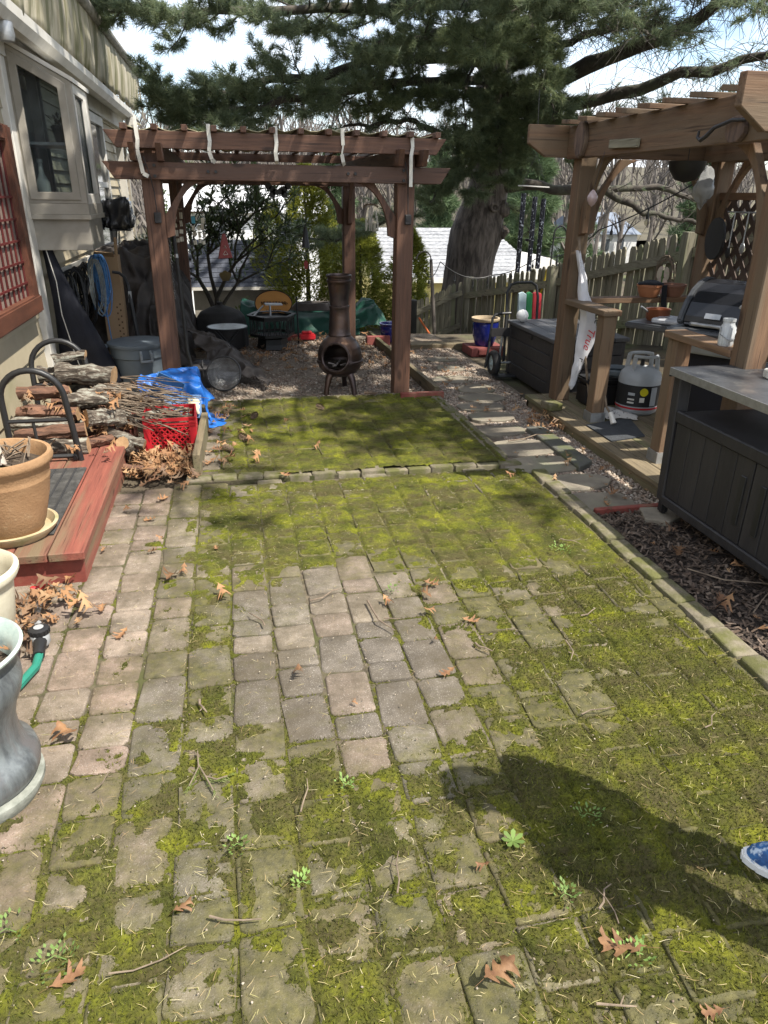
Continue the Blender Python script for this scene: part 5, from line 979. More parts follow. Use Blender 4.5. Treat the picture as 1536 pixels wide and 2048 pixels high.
# ---- things hanging in the pergola
def string(t, a, b, r_=.0022): MB().tube([a, b], r_, 4).build('string', M['charcoal'], t)
shell = mat('capiz_shell', (.60, .56, .45), (.48, .45, .37), 12, .4, bump=0); shellw = leafmat('white_shell', (.66, .63, .55), (.55, .52, .45), 9, .4, .3)
def capiz(x0, x1, y, z0, z1, lb, nx, nz, m, blue=False):
    t = thing('shell_chime', lb, 'wind chime', ((x0+x1)/2, y, z0))
    for i in range(nx):
        x = x0+(x1-x0)*(i+.5)/nx; string(t, (x, y, z0), (x, y, 1.7 if i == nx//2 else z1+.03), .0015)
        for k in range(nz):
            z = z0+(z1-z0)*(k+.5)/nz; w_ = (x1-x0)/nx*R(.25, .42); h_ = (z1-z0)/nz*R(.25, .42)
            MB().box((x+R(-.008, .008), y+R(-.02, .02), z+R(-.012, .012)), (w_*2, .002, h_*2), (R(-.1, .1), R(-.1, .1), R(-.5, .5))).build('shell', m, t)
    MB().tube([(x0, y, z1+.03), (x1, y, z1+.03)], .006, 6).build('bar', M['twig'], t)
capiz(-.44, -.355, 6.85, 1.19, 1.44, 'cream square shell chime beside the left rear pergola post', 2, 4, shell); capiz(-.285, -.175, 6.68, 1.19, 1.42, 'pale shell chime with a blue piece left of the red bell', 3, 4, shell)
tag(MB().box((-.265, 6.655, 1.39), (.03, .004, .055)).build('blue_shell', mat('turquoise', (.05, .30, .42), (.04, .24, .34), 9, .4)), 'small turquoise piece hanging in the pale shell chime', 'ornament')
t = thing('red_bell', 'red triangular metal bell hanging under the pergola', 'bell', (-.02, 6.6, 1.085)); MB().prism([(-.06, 0), (.06, .005), (.012, .20), (-.012, .20)], (-.022, 6.62, 1.085), (1, .15, 0), (0, 0, 1), (-.004, .035, 0)).build('body', mat('red_enamel', (.22, .02, .018), (.15, .014, .012), 9, .4), t, bevel=.003); string(t, (-.022, 6.63, 1.28), (-.022, 6.63, 1.7))
b = MB(); b.tube([(-.04, 6.613, 1.12), (-.02, 6.611, 1.15), (.0, 6.611, 1.12), (-.035, 6.613, 1.115)], .003, 4); b.tube([(-.03, 6.613, 1.17), (-.02, 6.612, 1.19), (-.012, 6.612, 1.17)], .0025, 4); b.build('motif', shellw, t)
t = thing('black_bell', 'long black bell hanging from pergola above the chiminea', 'bell', (.668, 6.6, 1.0)); MB().lathe([(.036, 0), (.034, .01), (.018, .145), (.012, .155), (.014, .165), (0, .168)], (.665, 6.6, 1.175), 12, False).build('bell', M['black'], t, smooth=True); string(t, (.668, 6.6, 1.34), (.672, 6.6, 1.7)); string(t, (.665, 6.6, 1.18), (.663, 6.6, 1.07))
MB().prism([(-.014, 0), (.014, 0), (.02, .05), (0, .075), (-.02, .05)], (.663, 6.6, 1.0), (1, .3, 0), (0, 0, 1), (0, .004, 0)).build('clapper', bpy.data.materials['red_enamel'], t)
t = thing('bone_ornament', 'black bone shaped ornament under the pergola beam', 'ornament', (.43, 6.3, 1.58)); b = MB(); b.bb(.385, .47, 6.29, 6.31, 1.592, 1.632)
for x, z in ((.38, 1.632), (.38, 1.594), (.475, 1.632), (.475, 1.594), (.35, 1.655), (.505, 1.655)): b.lathe([(.026, -.01), (.026, .01)], (0, 0, 0), 14); b.v[-28:] = [(x+p[0], 6.30+p[2], z+p[1]) for p in b.v[-28:]]
b.build('plate', M['black'], t); string(t, (.36, 6.3, 1.67), (.36, 6.3, 1.7)); string(t, (.5, 6.3, 1.67), (.5, 6.3, 1.7))
t = thing('shell_chime', 'ragged white shell chime hanging beside the right pergola brace', 'wind chime', (1.235, 6.6, 1.33)); MB().tube([(1.17, 6.6, 1.5), (1.2, 6.6, 1.525), (1.27, 6.6, 1.525), (1.30, 6.6, 1.505)], .009, 6).build('bar', M['twig'], t)
for i in range(16): x = R(1.175, 1.30); z = R(1.335, 1.47); MB().prism([(-.009, -.035), (.006, -.03), (.011, .03), (-.006, .035)], (x, 6.6+R(-.02, .02), z), (math.cos(R(-1, 1)), .4, 0), (R(-.1, .1), 0, 1), (0, .003, 0)).build('shell', shellw, t)
string(t, (1.235, 6.6, 1.53), (1.24, 6.6, 1.7))
c_ = MB()
for k in range(22): c_.tube([(-.435+.006*math.cos(a)*(k % 2), 6.08+.006*math.cos(a)*((k+1) % 2), 1.30-.022*k+.013*math.sin(a)) for a in [2*PI*q/8 for q in range(9)]], .002, 4, False)
tag(c_.build('hanging_chain', M['chain']), 'thin metal chain hanging beside the left pergola post', 'chain')
t = thing('hanging_lantern', 'black metal tool and lantern hung behind left pergola post', 'lantern', (-.43, 6.4, .7)); MB().tube([(-.42, 6.4, 1.36), (-.41, 6.4, .9), (-.40, 6.4, .35), (-.36, 6.4, .1)], .016, 8).build('shaft', M['blackmetal'], t, smooth=True); MB().bb(-.475, -.445, 6.37, 6.43, 1.16, 1.3).build('cage', M['blackmetal'], t); MB().tube([(-.415, 6.39, 1.14), (-.413, 6.39, 1.11)], .017, 8).build('ring', M['galv'], t)
# ================================================================ RIGHT SIDE
kt = thing('outdoor_cart', 'charcoal outdoor kitchen cart with steel top and grooved doors', 'cart', (2.47, 2.65, 0)); CH = M['charcoal']
yf, yn, x0, x1 = 3.22, 1.93, 2.215, 2.72
MB().bb(x0-.03, x1+.03, yn-.06, yf+.06, .795, .812).build('counter_top', M['steel'], kt, bevel=.003)
MB().bb(x0-.034, x0-.030, yn-.06, yf+.06, .775, .813).build('counter_edge', M['galv'], kt); MB().bb(x0-.03, x1+.03, yf+.058, yf+.066, .765, .813).build('counter_edge', M['charcoal'], kt)
for y, lean in ((yf, .05), (yn, -.05)):
    for x in (x0+.03, x1-.03): MB().bar((x, y, .10), (x, y+lean*.6, .795), .06, .07, (1, 0, 0)).build('leg', CH, kt, bevel=.006); MB().lathe([(.0, -.03), (.03, -.03), (.034, 0), (.03, .03), (0, .03)], (0, 0, 0), 14, False).v
    MB().bb(x0+.01, x0+.05, y-.03, y+.03, .02, .10).build('caster', M['black'], kt, bevel=.012, seg=2)
MB().bb(x0+.02, x1-.02, yn+.03, yf-.03, .57, .60).build('shelf', CH, kt, bevel=.004)
MB().bb(x0-.008, x0+.02, yn+.02, yf-.02, .545, .605).build('upper_rail', CH, kt, bevel=.006); MB().bb(x0-.008, x0+.02, yn+.02, yf-.02, .085, .135).build('lower_rail', CH, kt, bevel=.006)
MB().bb(x0+.024, x1-.03, yn+.03, yf-.03, .10, .57).build('cabinet', M['black'], kt)
mid = (yn+yf)/2; pwid = (mid-yn-.03)/5
for d in range(2):
    for i in range(5):
        ya = (mid+.004+i*pwid) if d else (yn+.03+i*pwid); MB().bb(x0+.004, x0+.020, ya+.002, ya+pwid-.002, .137, .543).build('door_panel', CH, kt, bevel=.0025)
for y in (mid+.035, mid-.10): MB().bb(x0-.004, x0+.003, y, y+.035, .22, .46).build('door_handle', M['black'], kt, bevel=.003)
MB().bb(x1-.03, x1-.01, yn+.03, yf-.03, .60, .79).v
tag(MB().prism([(2.11, 3.16), (2.22, 3.10), (2.34, 3.17), (2.30, 3.29), (2.16, 3.31)], (0, 0, -.03), (1, 0, 0), (0, 1, 0), (0, 0, .05)).build('flat_stone', M['stone'], bevel=.004), 'flat stone under the far caster of the charcoal cart', 'stone')
wb = thing('white_ornament', 'chipped white wooden ornament lying on the steel cart top', 'ornament', (2.55, 2.9, .813)); wm = mat('chipped_white', (.62, .60, .54), (.40, .37, .31), 30, .8, bump=.5, bscale=60)
MB().box((2.60, 2.96, .835), (.20, .07, .045), (0, 0, -.2)).build('block', wm, wb, bevel=.006); MB().box((2.63, 2.89, .825), (.16, .04, .024), (0, 0, -.1)).build('slat', wm, wb, bevel=.004)
MB().tube([(2.505, 2.925, .83), (2.515, 2.915, .845), (2.50, 2.91, .83), (2.525, 2.905, .822)], .004, 6).build('clip', M['blackmetal'], wb)
dc = thing('paper_label', 'pale printed label stuck on the steel cart top', 'label', (2.50, 2.78, .8125)); MB().box((2.50, 2.80, .8132), (.13, .075, .0008), (0, 0, -.2)).build('sheet', mat('faded_label', (.42, .42, .41), (.34, .34, .34), 20, .6), dc)
for k in range(4): MB().box((2.46+.027*k, 2.80-.004*k, .8142), (.016, .05, .0008), (0, 0, -.2)).build('print', M['charcoal'], dc)
# storage box
sb = thing('storage_box', 'long dark grey storage box with plank pattern behind the deck', 'storage box', (2.95, 6.15, 0)); bm_ = M['charcoal']
BX0, BX1, BY0, BY1, BH = 2.635, 3.30, 5.66, 6.70, .475
for i in range(4): MB().bb(BX0, BX0+.02, BY0+.05, BY1-.05, .01+i*.117, .01+i*.117+.112).build('plank', bm_, sb, bevel=.004); MB().bb(BX0+.03, BX1-.03, BY0, BY0+.02, .01+i*.117, .01+i*.117+.112).build('plank', bm_, sb, bevel=.004)
for (x, y) in ((BX0+.012, BY0+.03), (BX0+.012, BY1-.03), (BX1-.02, BY0+.03), (BX1-.02, BY1-.03)): MB().bb(x-.02, x+.02, y-.028, y+.028, 0, BH).build('corner_post', bm_, sb, bevel=.005)
MB().bb(BX0+.03, BX1-.01, BY0+.03, BY1-.03, .005, BH-.01).build('core', M['black'], sb)
for i in range(5): MB().bb(BX0-.02+i*.142, BX0-.02+i*.142+.138, BY0-.02, BY1+.02, BH+.002, BH+.036).build('lid_plank', mat('lid_resin', (.075, .076, .08), (.055, .056, .06), 8, .5, stretch=(12, 1, 1), bump=.2, bscale=20) if i == 0 else bpy.data.materials['lid_resin'], sb, bevel=.005)
MB().bb(BX0-.012, BX0-.001, 6.12, 6.2, .42, .46).build('latch', M['black'], sb, bevel=.004)
tag(MB().lathe([(0, 0), (.03, .008), (.052, .032), (.058, .058), (.052, .084), (.03, .108), (0, .116)], (2.70, 6.56, BH+.037), 24, False).build('globe_light', mat('white_globe', (.80, .80, .78), (.74, .74, .72), 5, .35), smooth=True), 'white globe light sitting on the corner of the storage box', 'globe light')
# hand truck
ht = thing('hand_truck', 'black hand truck with pneumatic wheel beside the storage box', 'hand truck', (2.55, 6.75, 0))
for x in (2.47, 2.80):
    w_ = MB(); w_.lathe([(.075, -.035), (.10, -.036), (.118, -.02), (.122, 0), (.118, .02), (.10, .036), (.075, .035), (.075, -.035)], (0, 0, 0), 28, False); w_.v = [(x+p[2], 6.62+p[0], .115+p[1]) for p in w_.v]; o = w_.build('tyre', M['rubber'], ht, smooth=True)
    w_ = MB(); w_.lathe([(0, -.02), (.02, -.03), (.03, -.02), (.076, -.022), (.076, .022), (.03, .02), (.02, .03), (0, .02)], (0, 0, 0), 20, False); w_.v = [(x+p[2], 6.62+p[0], .115+p[1]) for p in w_.v]; w_.build('wheel_hub', mat('hub_white', (.45, .55, .56), (.35, .45, .47), 9, .4), ht, smooth=True)
MB().tube([(2.47, 6.62, .115), (2.80, 6.62, .115)], .012, 8).build('axle', M['galv'], ht)
hp = [(2.40, 6.66, .06), (2.43, 6.68, .25), (2.47, 6.74, .52), (2.50, 6.75, .555), (2.58, 6.76, .565), (2.66, 6.76, .565)]
MB().tube(hp, .013, 8).build('frame_tube', M['blackmetal'], ht, smooth=True)
MB().tube([(2.63, 6.78, .08), (2.64, 6.82, .5), (2.66, 6.90, .74), (2.70, 6.92, .81), (2.76, 6.93, .83), (2.92, 6.94, .83), (2.97, 6.93, .80), (2.985, 6.9, .7), (2.97, 6.82, .3)], .014, 8).build('handle', M['blackmetal'], ht, smooth=True)
MB().bb(2.44, 2.66, 6.66, 6.675, .36, .44).build('cross_plate', M['charcoal'], ht); MB().bb(2.42, 2.82, 6.42, 6.56, .015, .022).build('toe_plate', M['blackmetal'], ht)
MB().tube([(2.56, 6.68, .10), (2.55, 6.68, .2), (2.56, 6.68, .36)], .012, 8).build('strut', M['galv'], ht)
# colourful sled behind
sl_ = thing('sled', 'green and red striped sled leaning on the picket fence', 'sled', (3.1, 7.3, 0)); 
for xa, xb, c_, nm in ((2.98, 3.07, (.36, .46, .50), 'pale_panel'), (3.07, 3.14, (.02, .22, .07), 'green_panel'), (3.14, 3.24, (.45, .03, .04), 'red_panel')):
    MB().prism([(xa, .40), (xb, .40), (xb, .76), ((xa+xb)/2, .785), (xa, .77)], (0, 7.3, -.1), (1, 0, 0), (0, .12, 1), (0, .03, 0)).build(nm, mat('sled_'+nm, c_, tuple(q*.8 for q in c_), 6, .45), sl_, bevel=.006)
MB().bb(2.975, 3.245, 7.29, 7.33, 0.0, .35).build('lower_deck', bpy.data.materials['sled_green_panel'], sl_)
# ---- fence: pickets on sloping rails
FA, FB = Vector((3.42, 10.45, 0)), Vector((4.62, 4.6, 0)); fd = (FB-FA); FL = fd.length; fd.normalize(); fnrm = Vector((-fd.y, fd.x, 0))*-1
def ftop(t): return .48+1.0*t+.36*t*t
fe = thing('picket_fence', 'weathered grey dog eared picket fence climbing to the right', 'fence', (4, 7.6, 0)); pk = {}
pitch = .068; npk = int(FL/pitch)
for i in range(npk):
    t = (i+.5)/npk; p = FA+fd*(FL*t); zt = ftop(t)+R(-.012, .012); hgt = 1.25; v_ = i % 6
    if v_ not in pk:
        r_ = random.Random(v_); w_ = .0295+r_.uniform(-.002, .002); pol = [(-w_, 0), (w_, 0), (w_, hgt-.03), (w_*.45, hgt), (-w_*.45, hgt), (-w_, hgt-.03)]; b = MB(); b.prism(pol, (0, 0, 0), (1, 0, 0), (0, 0, 1), (0, .014, 0)); me = bpy.data.meshes.new('picket'); me.from_pydata(b.v, [], b.f); me.materials.append(M['fwood']['z']); pk[v_] = me
    o = bpy.data.objects.new('picket', pk[v_]); COL.objects.link(o); o.parent = fe; o.location = p-ROOT[fe.name]+Vector((0, 0, zt-hgt)); o.rotation_euler = (R(-.02, .02), R(-.022, .022), math.atan2(fd.y, fd.x)+PI+R(-.04, .04))
for dz in (-.22, -.80):
    for q in range(3):
        ta, tb = q/3, (q+1)/3; MB().bar(FA+fd*(FL*ta)+fnrm*.05+Vector((0, 0, ftop(ta)+dz)), FA+fd*(FL*tb)+fnrm*.05+Vector((0, 0, ftop(tb)+dz)), .04, .085).build('rail', M['fwood']['y'], fe)
for t in (.36, .70, .98): p = FA+fd*(FL*t)+fnrm*.09; MB().bb(p.x-.045, p.x+.045, p.y-.045, p.y+.045, ftop(t)-1.2, ftop(t)-.03).build('post', M['fwood']['z'], fe)
MB().bb(FA.x-.06, FA.x+.06, FA.y-.06, FA.y+.06, -.6, .53).build('corner_post', M['fwood']['z'], fe)
gt_ = thing('fence_gate', 'sagging picket gate section left of the fence corner post', 'gate', (3.0, 10.5, -.5)); GA, GB = Vector((3.32, 10.47, 0)), Vector((2.62, 10.55, 0))
for i in range(12):
    t = (i+.5)/12; p = GA.lerp(GB, t); zt = .47-.32*t+R(-.01, .01); o = bpy.data.objects.new('picket', pk[i % 6]); COL.objects.link(o); o.parent = gt_; o.location = p-ROOT[gt_.name]+Vector((0, 0, zt-1.25)); o.rotation_euler = (0, R(-.02, .02), R(-.04, .04))
for dz in (-.13, -.60): MB().bar(GA+Vector((0, -.03, .44+dz)), GB+Vector((0, -.03, .13+dz)), .04, .07).build('rail', M['fwood']['x'], gt_)
MB().bb(2.58, 2.66, 10.48, 10.60, -.6, .2).build('post', mat('dark_post', (.03, .028, .025), (.02, .02, .018), 9, .8), gt_)
tag(MB().tube([(2.62, 10.2, .0), (2.75, 10.1, -.2), (2.86, 10.0, -.42)], .014, 8).build('orange_rod', mat('orange_plastic', (.55, .13, .03), (.4, .09, .02), 20, .5)), 'orange rod leaning against the sagging gate', 'rod')
# shepherd hooks
tag(MB().tube([(3.72, 8.75, .0), (3.77, 8.6, .584), (3.80, 8.58, .8)], .014, 8).build('yellow_pole', mat('yellow_paint', (.48, .36, .03), (.38, .28, .03), 20, .6)), 'faded yellow pole leaning against the picket fence', 'pole')
hk = [(3.84, 8.62, .1), (3.845, 8.6, .9), (3.851, 8.6, 1.16)]+[(3.93-.08*math.cos(a), 8.6, 1.19+.10*math.sin(a)) for a in [PI*k/10 for k in range(11)]]
tag(MB().tube(hk, .010, 8).tube([(3.85, 8.6, 1.16), (4.01, 8.6, 1.16)], .006, 6).build('shepherd_hook', M['charcoal'], smooth=True), 'curved shepherd hook behind the far canopy post', 'plant hook')
hk = [(2.75, 9.75, -.3), (2.70, 9.8, .4), (2.66, 9.8, .82)]+[(2.56+.1*math.cos(a), 9.8, .82+.10*math.sin(a)) for a in [PI*k/10 for k in range(11)]]
tag(MB().tube(hk, [.026, .026, .022]+[.009]*11, 8).build('shepherd_hook', mat('grey_hook', (.14, .12, .10), (.09, .08, .07), 12, .8), smooth=True), 'grey hooked pole standing left of the pine trunk', 'plant hook')
# string lights
wire = M['black']
def catenary(a, b, sag, n=14): a = Vector(a); b = Vector(b); return [a.lerp(b, i/n)-Vector((0, 0, sag*4*(i/n)*(1-i/n))) for i in range(n+1)]
sl_ = thing('string_lights', 'black string light cable with clear bulbs along the fence', 'string lights', (3.3, 8, .9)); bulbm = glassmat('bulb_glass', (.9, .9, .85), op=.25)
runs = [catenary((2.30, 8.8, .80), (2.62, 9.2, .84), .14), catenary((2.62, 9.2, .84), (3.35, 9.3, .66), .10), catenary((3.35, 9.3, .66), (3.75, 8.7, .95), .05), catenary((3.75, 8.7, .95), (3.40, 6.6, 1.33), .10), catenary((3.40, 6.6, 1.33), (3.70, 5.5, 1.78), .03)]
for r_ in runs: MB().tube(r_, .006, 5).build('cable', wire, sl_, smooth=True)
for r_, idx in ((runs[0], 5), (runs[1], 4), (runs[1], 9), (runs[1], 13), (runs[2], 6), (runs[2], 12), (runs[3], 5), (runs[3], 10), (runs[4], 2), (runs[4], 7)):
    p = r_[idx]; MB().tube([p, p-Vector((0, 0, .05)), p-Vector((0, 0, .05)), p-Vector((0, 0, .085))], [.006, .008, .014, .014], 8).build('socket', wire, sl_); MB().blob((p.x, p.y, p.z-.11), (.022, .022, .03), 10, 8, 0).build('bulb', bulbm, sl_, smooth=True)
# big patterned wind chime
wc = thing('wind_chime', 'tall wind chime of three black tubes with white flower print', 'wind chime', (2.72, 6.6, .95)); ft = mat('black_floral_tube', (.012, .013, .022), (.012, .013, .022), 9, .35, bump=0, c3=(.55, .58, .62), s3=55, lo3=.585, hi3=.605, var=0)
MB().box((2.715, 6.6, 1.688), (.26, .10, .009), (0, .035, .08)).build('top_plate', M['white'], wc)
for (x, z0, z1, y) in ((2.628, .96, 1.63, 6.60), (2.725, .97, 1.605, 6.57), (2.822, .99, 1.59, 6.60)):
    b = MB(); b.tube([(x+.02*0, y, z0), (x, y, z1)], .022, 16); b.build('tube', ft, wc, smooth=True); MB().tube([(x, y, z1), (x, y, 1.684)], .0015, 4).build('string', M['charcoal'], wc)
MB().lathe([(.03, 0), (.045, 0), (.045, .02), (0, .02)], (2.725, 6.60, 1.23), 16).build('striker', M['black'], wc)
for x in (2.6, 2.83): MB().tube([(x, 6.6, 1.69), (2.715, 6.6, 1.95)], .0015, 4).build('string', M['charcoal'], wc)
MB().tube([(2.715, 6.6, 1.95), (2.73, 6.7, 2.45)], .002, 4).build('string', M['charcoal'], wc)
# ---- things in the canopy
def text_mesh(body, size, m, parent, mw_, name='lettering', shear=0):
    cu = bpy.data.curves.new('txt', 'FONT'); cu.body = body; cu.size = size; cu.extrude = .0012; cu.shear = shear; ob = bpy.data.objects.new('txt', cu); COL.objects.link(ob)
    dg = bpy.context.evaluated_depsgraph_get(); me = bpy.data.meshes.new_from_object(ob.evaluated_get(dg)); bpy.data.objects.remove(ob); me.materials.clear(); me.materials.append(m)
    me.transform(Matrix.Translation(-ROOT[parent.name]) @ mw_); o = bpy.data.objects.new(name, me); COL.objects.link(o); adopt(o, parent, None); return o
fl = thing('furled_flag', 'furled white flag with red and black lettering by the post', 'flag', (2.7, 5.2, .1)); flm = mat('white_flag_cloth', (.68, .68, .70), (.55, .55, .58), 4, .8, bump=.3, bscale=10, var=0)
MB().tube([(2.56, 5.27, 1.33), (2.60, 5.24, 1.05), (2.66, 5.2, .6), (2.73, 5.1, .12)], .010, 8).build('pole', M['twig'], fl)
b = MB(); n = 16; rows = [(2.575, 5.27, 1.24, .012, .02), (2.59, 5.25, 1.12, .022, .03), (2.63, 5.22, .95, .045, .035), (2.675, 5.20, .80, .062, .035), (2.685, 5.19, .66, .068, .03), (2.68, 5.19, .55, .066, .03), (2.655, 5.19, .42, .05, .028), (2.625, 5.19, .32, .030, .025), (2.605, 5.19, .24, .028, .02), (2.60, 5.19, .20, .006, .006)]
for (x, y, z, a_, d_) in rows:
    for k in range(n): a = 2*PI*k/n; b.v.append((x+a_*math.cos(a), y+d_*math.sin(a)*(1+.25*math.sin(5*a)), z))
for i in range(len(rows)-1):
    for k in range(n): k2 = (k+1) % n; b.f.append((i*n+k, (i+1)*n+k, (i+1)*n+k2, i*n+k2))
b2 = MB(); nr = 46; src = b.v
for i in range(nr):
    u_ = i/(nr-1)*(len(rows)-1); k0 = min(int(u_), len(rows)-2); fu = u_-k0
    for k in range(n):
        p = Vector(src[k0*n+k]).lerp(Vector(src[(k0+1)*n+k]), fu); q = Vector((p.x*16, p.y*16, p.z*6)); b2.v.append(tuple(p+Vector((mnoise.noise(q)*.022, (1-2*abs(mnoise.noise(q*1.3+Vector((5, 0, 0)))))*.016, mnoise.noise(q*.7)*.012))))
for i in range(nr-1):
    for k in range(n): k2 = (k+1) % n; b2.f.append((i*n+k, (i+1)*n+k, (i+1)*n+k2, i*n+k2))
b2.build('cloth', flm, fl, smooth=True); redi = mat('red_ink', (.5, .03, .04), (.42, .02, .03), 9, .7, var=0); blk = mat('black_ink', (.015, .015, .018), (.02, .02, .022), 9, .7, var=0)
def wall_text(body, size, m, x, y, z, rot, shear=0): text_mesh(body, size, m, fl, Matrix.Translation((x, y, z)) @ Matrix.Rotation(PI/2, 4, 'X') @ Matrix.Rotation(rot, 4, 'Z'), shear=shear)
wall_text('True', .085, redi, 2.665, 5.132, .70, -1.75, .4); wall_text('the', .075, blk, 2.705, 5.132, .82, -1.62); wall_text('r', .07, blk, 2.62, 5.136, .47, -2.0)
tag(MB().box((2.40, 5.08, .112), (.115, .14, .055), (0, 0, .12)).build('paver_brick', M['brickgrey'], bevel=.005), 'loose grey concrete brick sitting on the deck edge', 'brick')
tag(MB().prism([(2.47, 4.62), (2.88, 4.74), (2.76, 4.31), (2.47, 4.24)], (0, 0, DZ+.002), (1, 0, 0), (0, 1, 0), (0, 0, .008)).build('floor_mat', mat('slate_mat', (.045, .05, .055), (.035, .038, .042), 30, .9, bump=.4, bscale=150)), 'dark grey mat lying on the deck in front of the grill', 'mat')
drape('dust_cloth', [[(2.66, 4.88, DZ+.01), (2.8, 4.95, DZ+.04), (2.95, 4.85, DZ+.01)], [(2.66, 4.78, DZ+.02), (2.8, 4.80, DZ+.05), (2.93, 4.72, DZ+.02)], [(2.68, 4.72, DZ+.01), (2.8, 4.73, DZ+.01), (2.9, 4.66, DZ+.01)]], (14, 18), mat('spotted_cloth', (.58, .56, .52), (.5, .48, .44), 6, .9, c3=(.1, .09, .09), s3=28, lo3=.6, hi3=.64), 'crumpled white spotted cloth on the deck by the propane tank', 'cloth', seed=4, amp=.012, fq=18, zmin=DZ+.004)
gp_ = thing('grill_brush', 'white handled tool standing beside the short newel post', 'tool', (2.66, 4.62, DZ)); MB().tube([(2.62, 4.76, .42), (2.645, 4.68, .2), (2.66, 4.62, .15)], .008, 8).build('shaft', M['twig'], gp_); MB().tube([(2.655, 4.63, .17), (2.665, 4.58, .10)], [.016, .022], 10).build('head', M['white'], gp_, smooth=True)
pt = thing('propane_tank', 'grey propane tank with black label band on the deck', 'propane tank', (3.03, 4.9, DZ)); tx, ty = 3.03, 4.92; tg = mat('tank_grey', (.40, .42, .43), (.34, .36, .37), 8, .45)
MB().lathe([(.12, 0), (.15, .02), (.158, .06), (.158, .26), (.148, .31), (.11, .345), (.04, .36), (0, .362)], (tx, ty, DZ), 36, False).build('cylinder', tg, pt, smooth=True)
MB().lathe([(.1595, .075), (.1595, .235)], (tx, ty, DZ), 36, False).build('label_band', mat('tank_label', (.018, .018, .02), (.02, .02, .02), 9, .5), pt, smooth=True); MB().lathe([(.1597, .052), (.1597, .066)], (tx, ty, DZ), 36, False).build('stripe', M['red'], pt, smooth=True)
def on_tank(a, z, w_, h_, m, nm, rd=False):
    c_ = Vector((tx+.1605*math.cos(a), ty+.1605*math.sin(a), DZ+z)); u_ = Vector((-math.sin(a), math.cos(a), 0)); pol = [(w_/2*math.cos(q), h_/2*math.sin(q)) for q in [2*PI*k/20 for k in range(20)]] if rd else [(-w_/2, -h_/2), (w_/2, -h_/2), (w_/2, h_/2), (-w_/2, h_/2)]
    MB().prism(pol, c_, u_, (0, 0, 1), Vector((math.cos(a), math.sin(a), 0))*.003).build(nm, m, pt)
on_tank(-1.85, .19, .06, .06, mat('yellow_sticker', (.62, .55, .02), (.55, .48, .02), 9, .5), 'sticker', True); on_tank(-1.9, .13, .035, .035, M['white'], 'sticker'); on_tank(-2.4, .17, .05, .02, tg, 'print'); on_tank(-2.4, .13, .05, .012, M['white'], 'print'); on_tank(-2.4, .105, .05, .012, M['white'], 'print'); on_tank(-1.35, .155, .05, .14, tg, 'print')
c_ = MB()
for a0_, a1_ in ((.3, 2.6), (3.5, 5.8)): c_.tube([(tx+.10*math.cos(a), ty+.10*math.sin(a), DZ+.44) for a in np.linspace(a0_, a1_, 10)], .012, 8)
for a in (.4, 2.5, 3.6, 5.7): c_.bar((tx+.11*math.cos(a), ty+.11*math.sin(a), DZ+.33), (tx+.10*math.cos(a), ty+.10*math.sin(a), DZ+.44), .05, .008)
c_.build('collar', tg, pt, smooth=True); MB().tube([(tx, ty, DZ+.36), (tx, ty, DZ+.41), (tx+.03, ty, DZ+.43)], [.018, .014, .02], 10).build('valve', M['blackmetal'], pt)
# black crates and tub between box and deck
bc = thing('black_bins', 'stacked black plastic bins behind the newel post', 'bins', (2.95, 5.28, DZ)); MB().bb(2.70, 3.15, 5.10, 5.30, DZ, .26).build('lower_bin', M['black'], bc, bevel=.02, seg=2); MB().bb(2.69, 3.16, 5.09, 5.31, .26, .30).build('lid', M['black'], bc, bevel=.012, seg=2)
tag(MB().lathe([(.10, 0), (.13, .02), (.135, .05), (.12, .06), (.11, .03)], (3.0, 5.2, .302), 28, False).build('grey_tub', M['grey'], smooth=True), 'low grey tub on top of the black bins', 'tub')
# grill: faces the path and camera
gr = thing('gas_grill', 'black and grey gas grill with curved hood and thermometer', 'grill', (3.25, 4.25, DZ)); ga = -1.0; gm = Matrix.Translation((3.27, 4.20, -.02)) @ Matrix.Rotation(ga, 4, 'Z')
hood = mat('grill_black', (.012, .013, .016), (.016, .017, .02), 6, .22, .2, bump=.02, spec=.6); cast = mat('grill_grey', (.075, .08, .088), (.06, .064, .07), 9, .45, .3)
def gput(b, nm, m, **k): b.v = [tuple(gm @ Vector(p)) for p in b.v]; return b.build(nm, m, gr, **k)
side = [(-.26, .86), (-.275, .885), (-.26, .93), (-.21, 1.01), (-.14, 1.075), (-.05, 1.12), (.05, 1.14), (.15, 1.125), (.22, 1.06), (.245, .97), (.24, .86)]
gput(MB().prism(side, (-.29, 0, 0), (0, 1, 0), (0, 0, 1), (.58, 0, 0)), 'hood', hood, bevel=.01, seg=2)
for x in (-.325, .29): gput(MB().prism([(p[0]*1.04, p[1]+.01) for p in side], (x, 0, 0), (0, 1, 0), (0, 0, 1), (.035, 0, 0)), 'hood_end', cast, bevel=.008, seg=2)
gput(MB().prism([(p[0]*1.08-.01, p[1]) for p in [(-.30, .855), (-.31, .83), (-.24, .80), (.24, .80), (.25, .86)]], (-.36, 0, 0), (0, 1, 0), (0, 0, 1), (.72, 0, 0)), 'firebox', cast, bevel=.008)
gput(MB().box((-.10, -.272, .94), (.10, .006, .035), (-.5, 0, 0)), 'name_plate', M['galv']); dl = MB(); dl.lathe([(0, 0), (.034, 0), (.034, .012), (.028, .015), (0, .016)], (0, 0, 0), 20, False); dl.v = [(.06+p[0], -.205-p[2]*.8, .995+p[1]*.8+p[2]*.5) for p in dl.v]; gput(dl, 'thermometer', M['galv'], smooth=True)
gput(MB().tube([(-.22, -.30, .885), (-.2, -.33, .89), (.2, -.33, .89), (.22, -.30, .885)], .012, 8), 'handle', M['galv'], smooth=True)
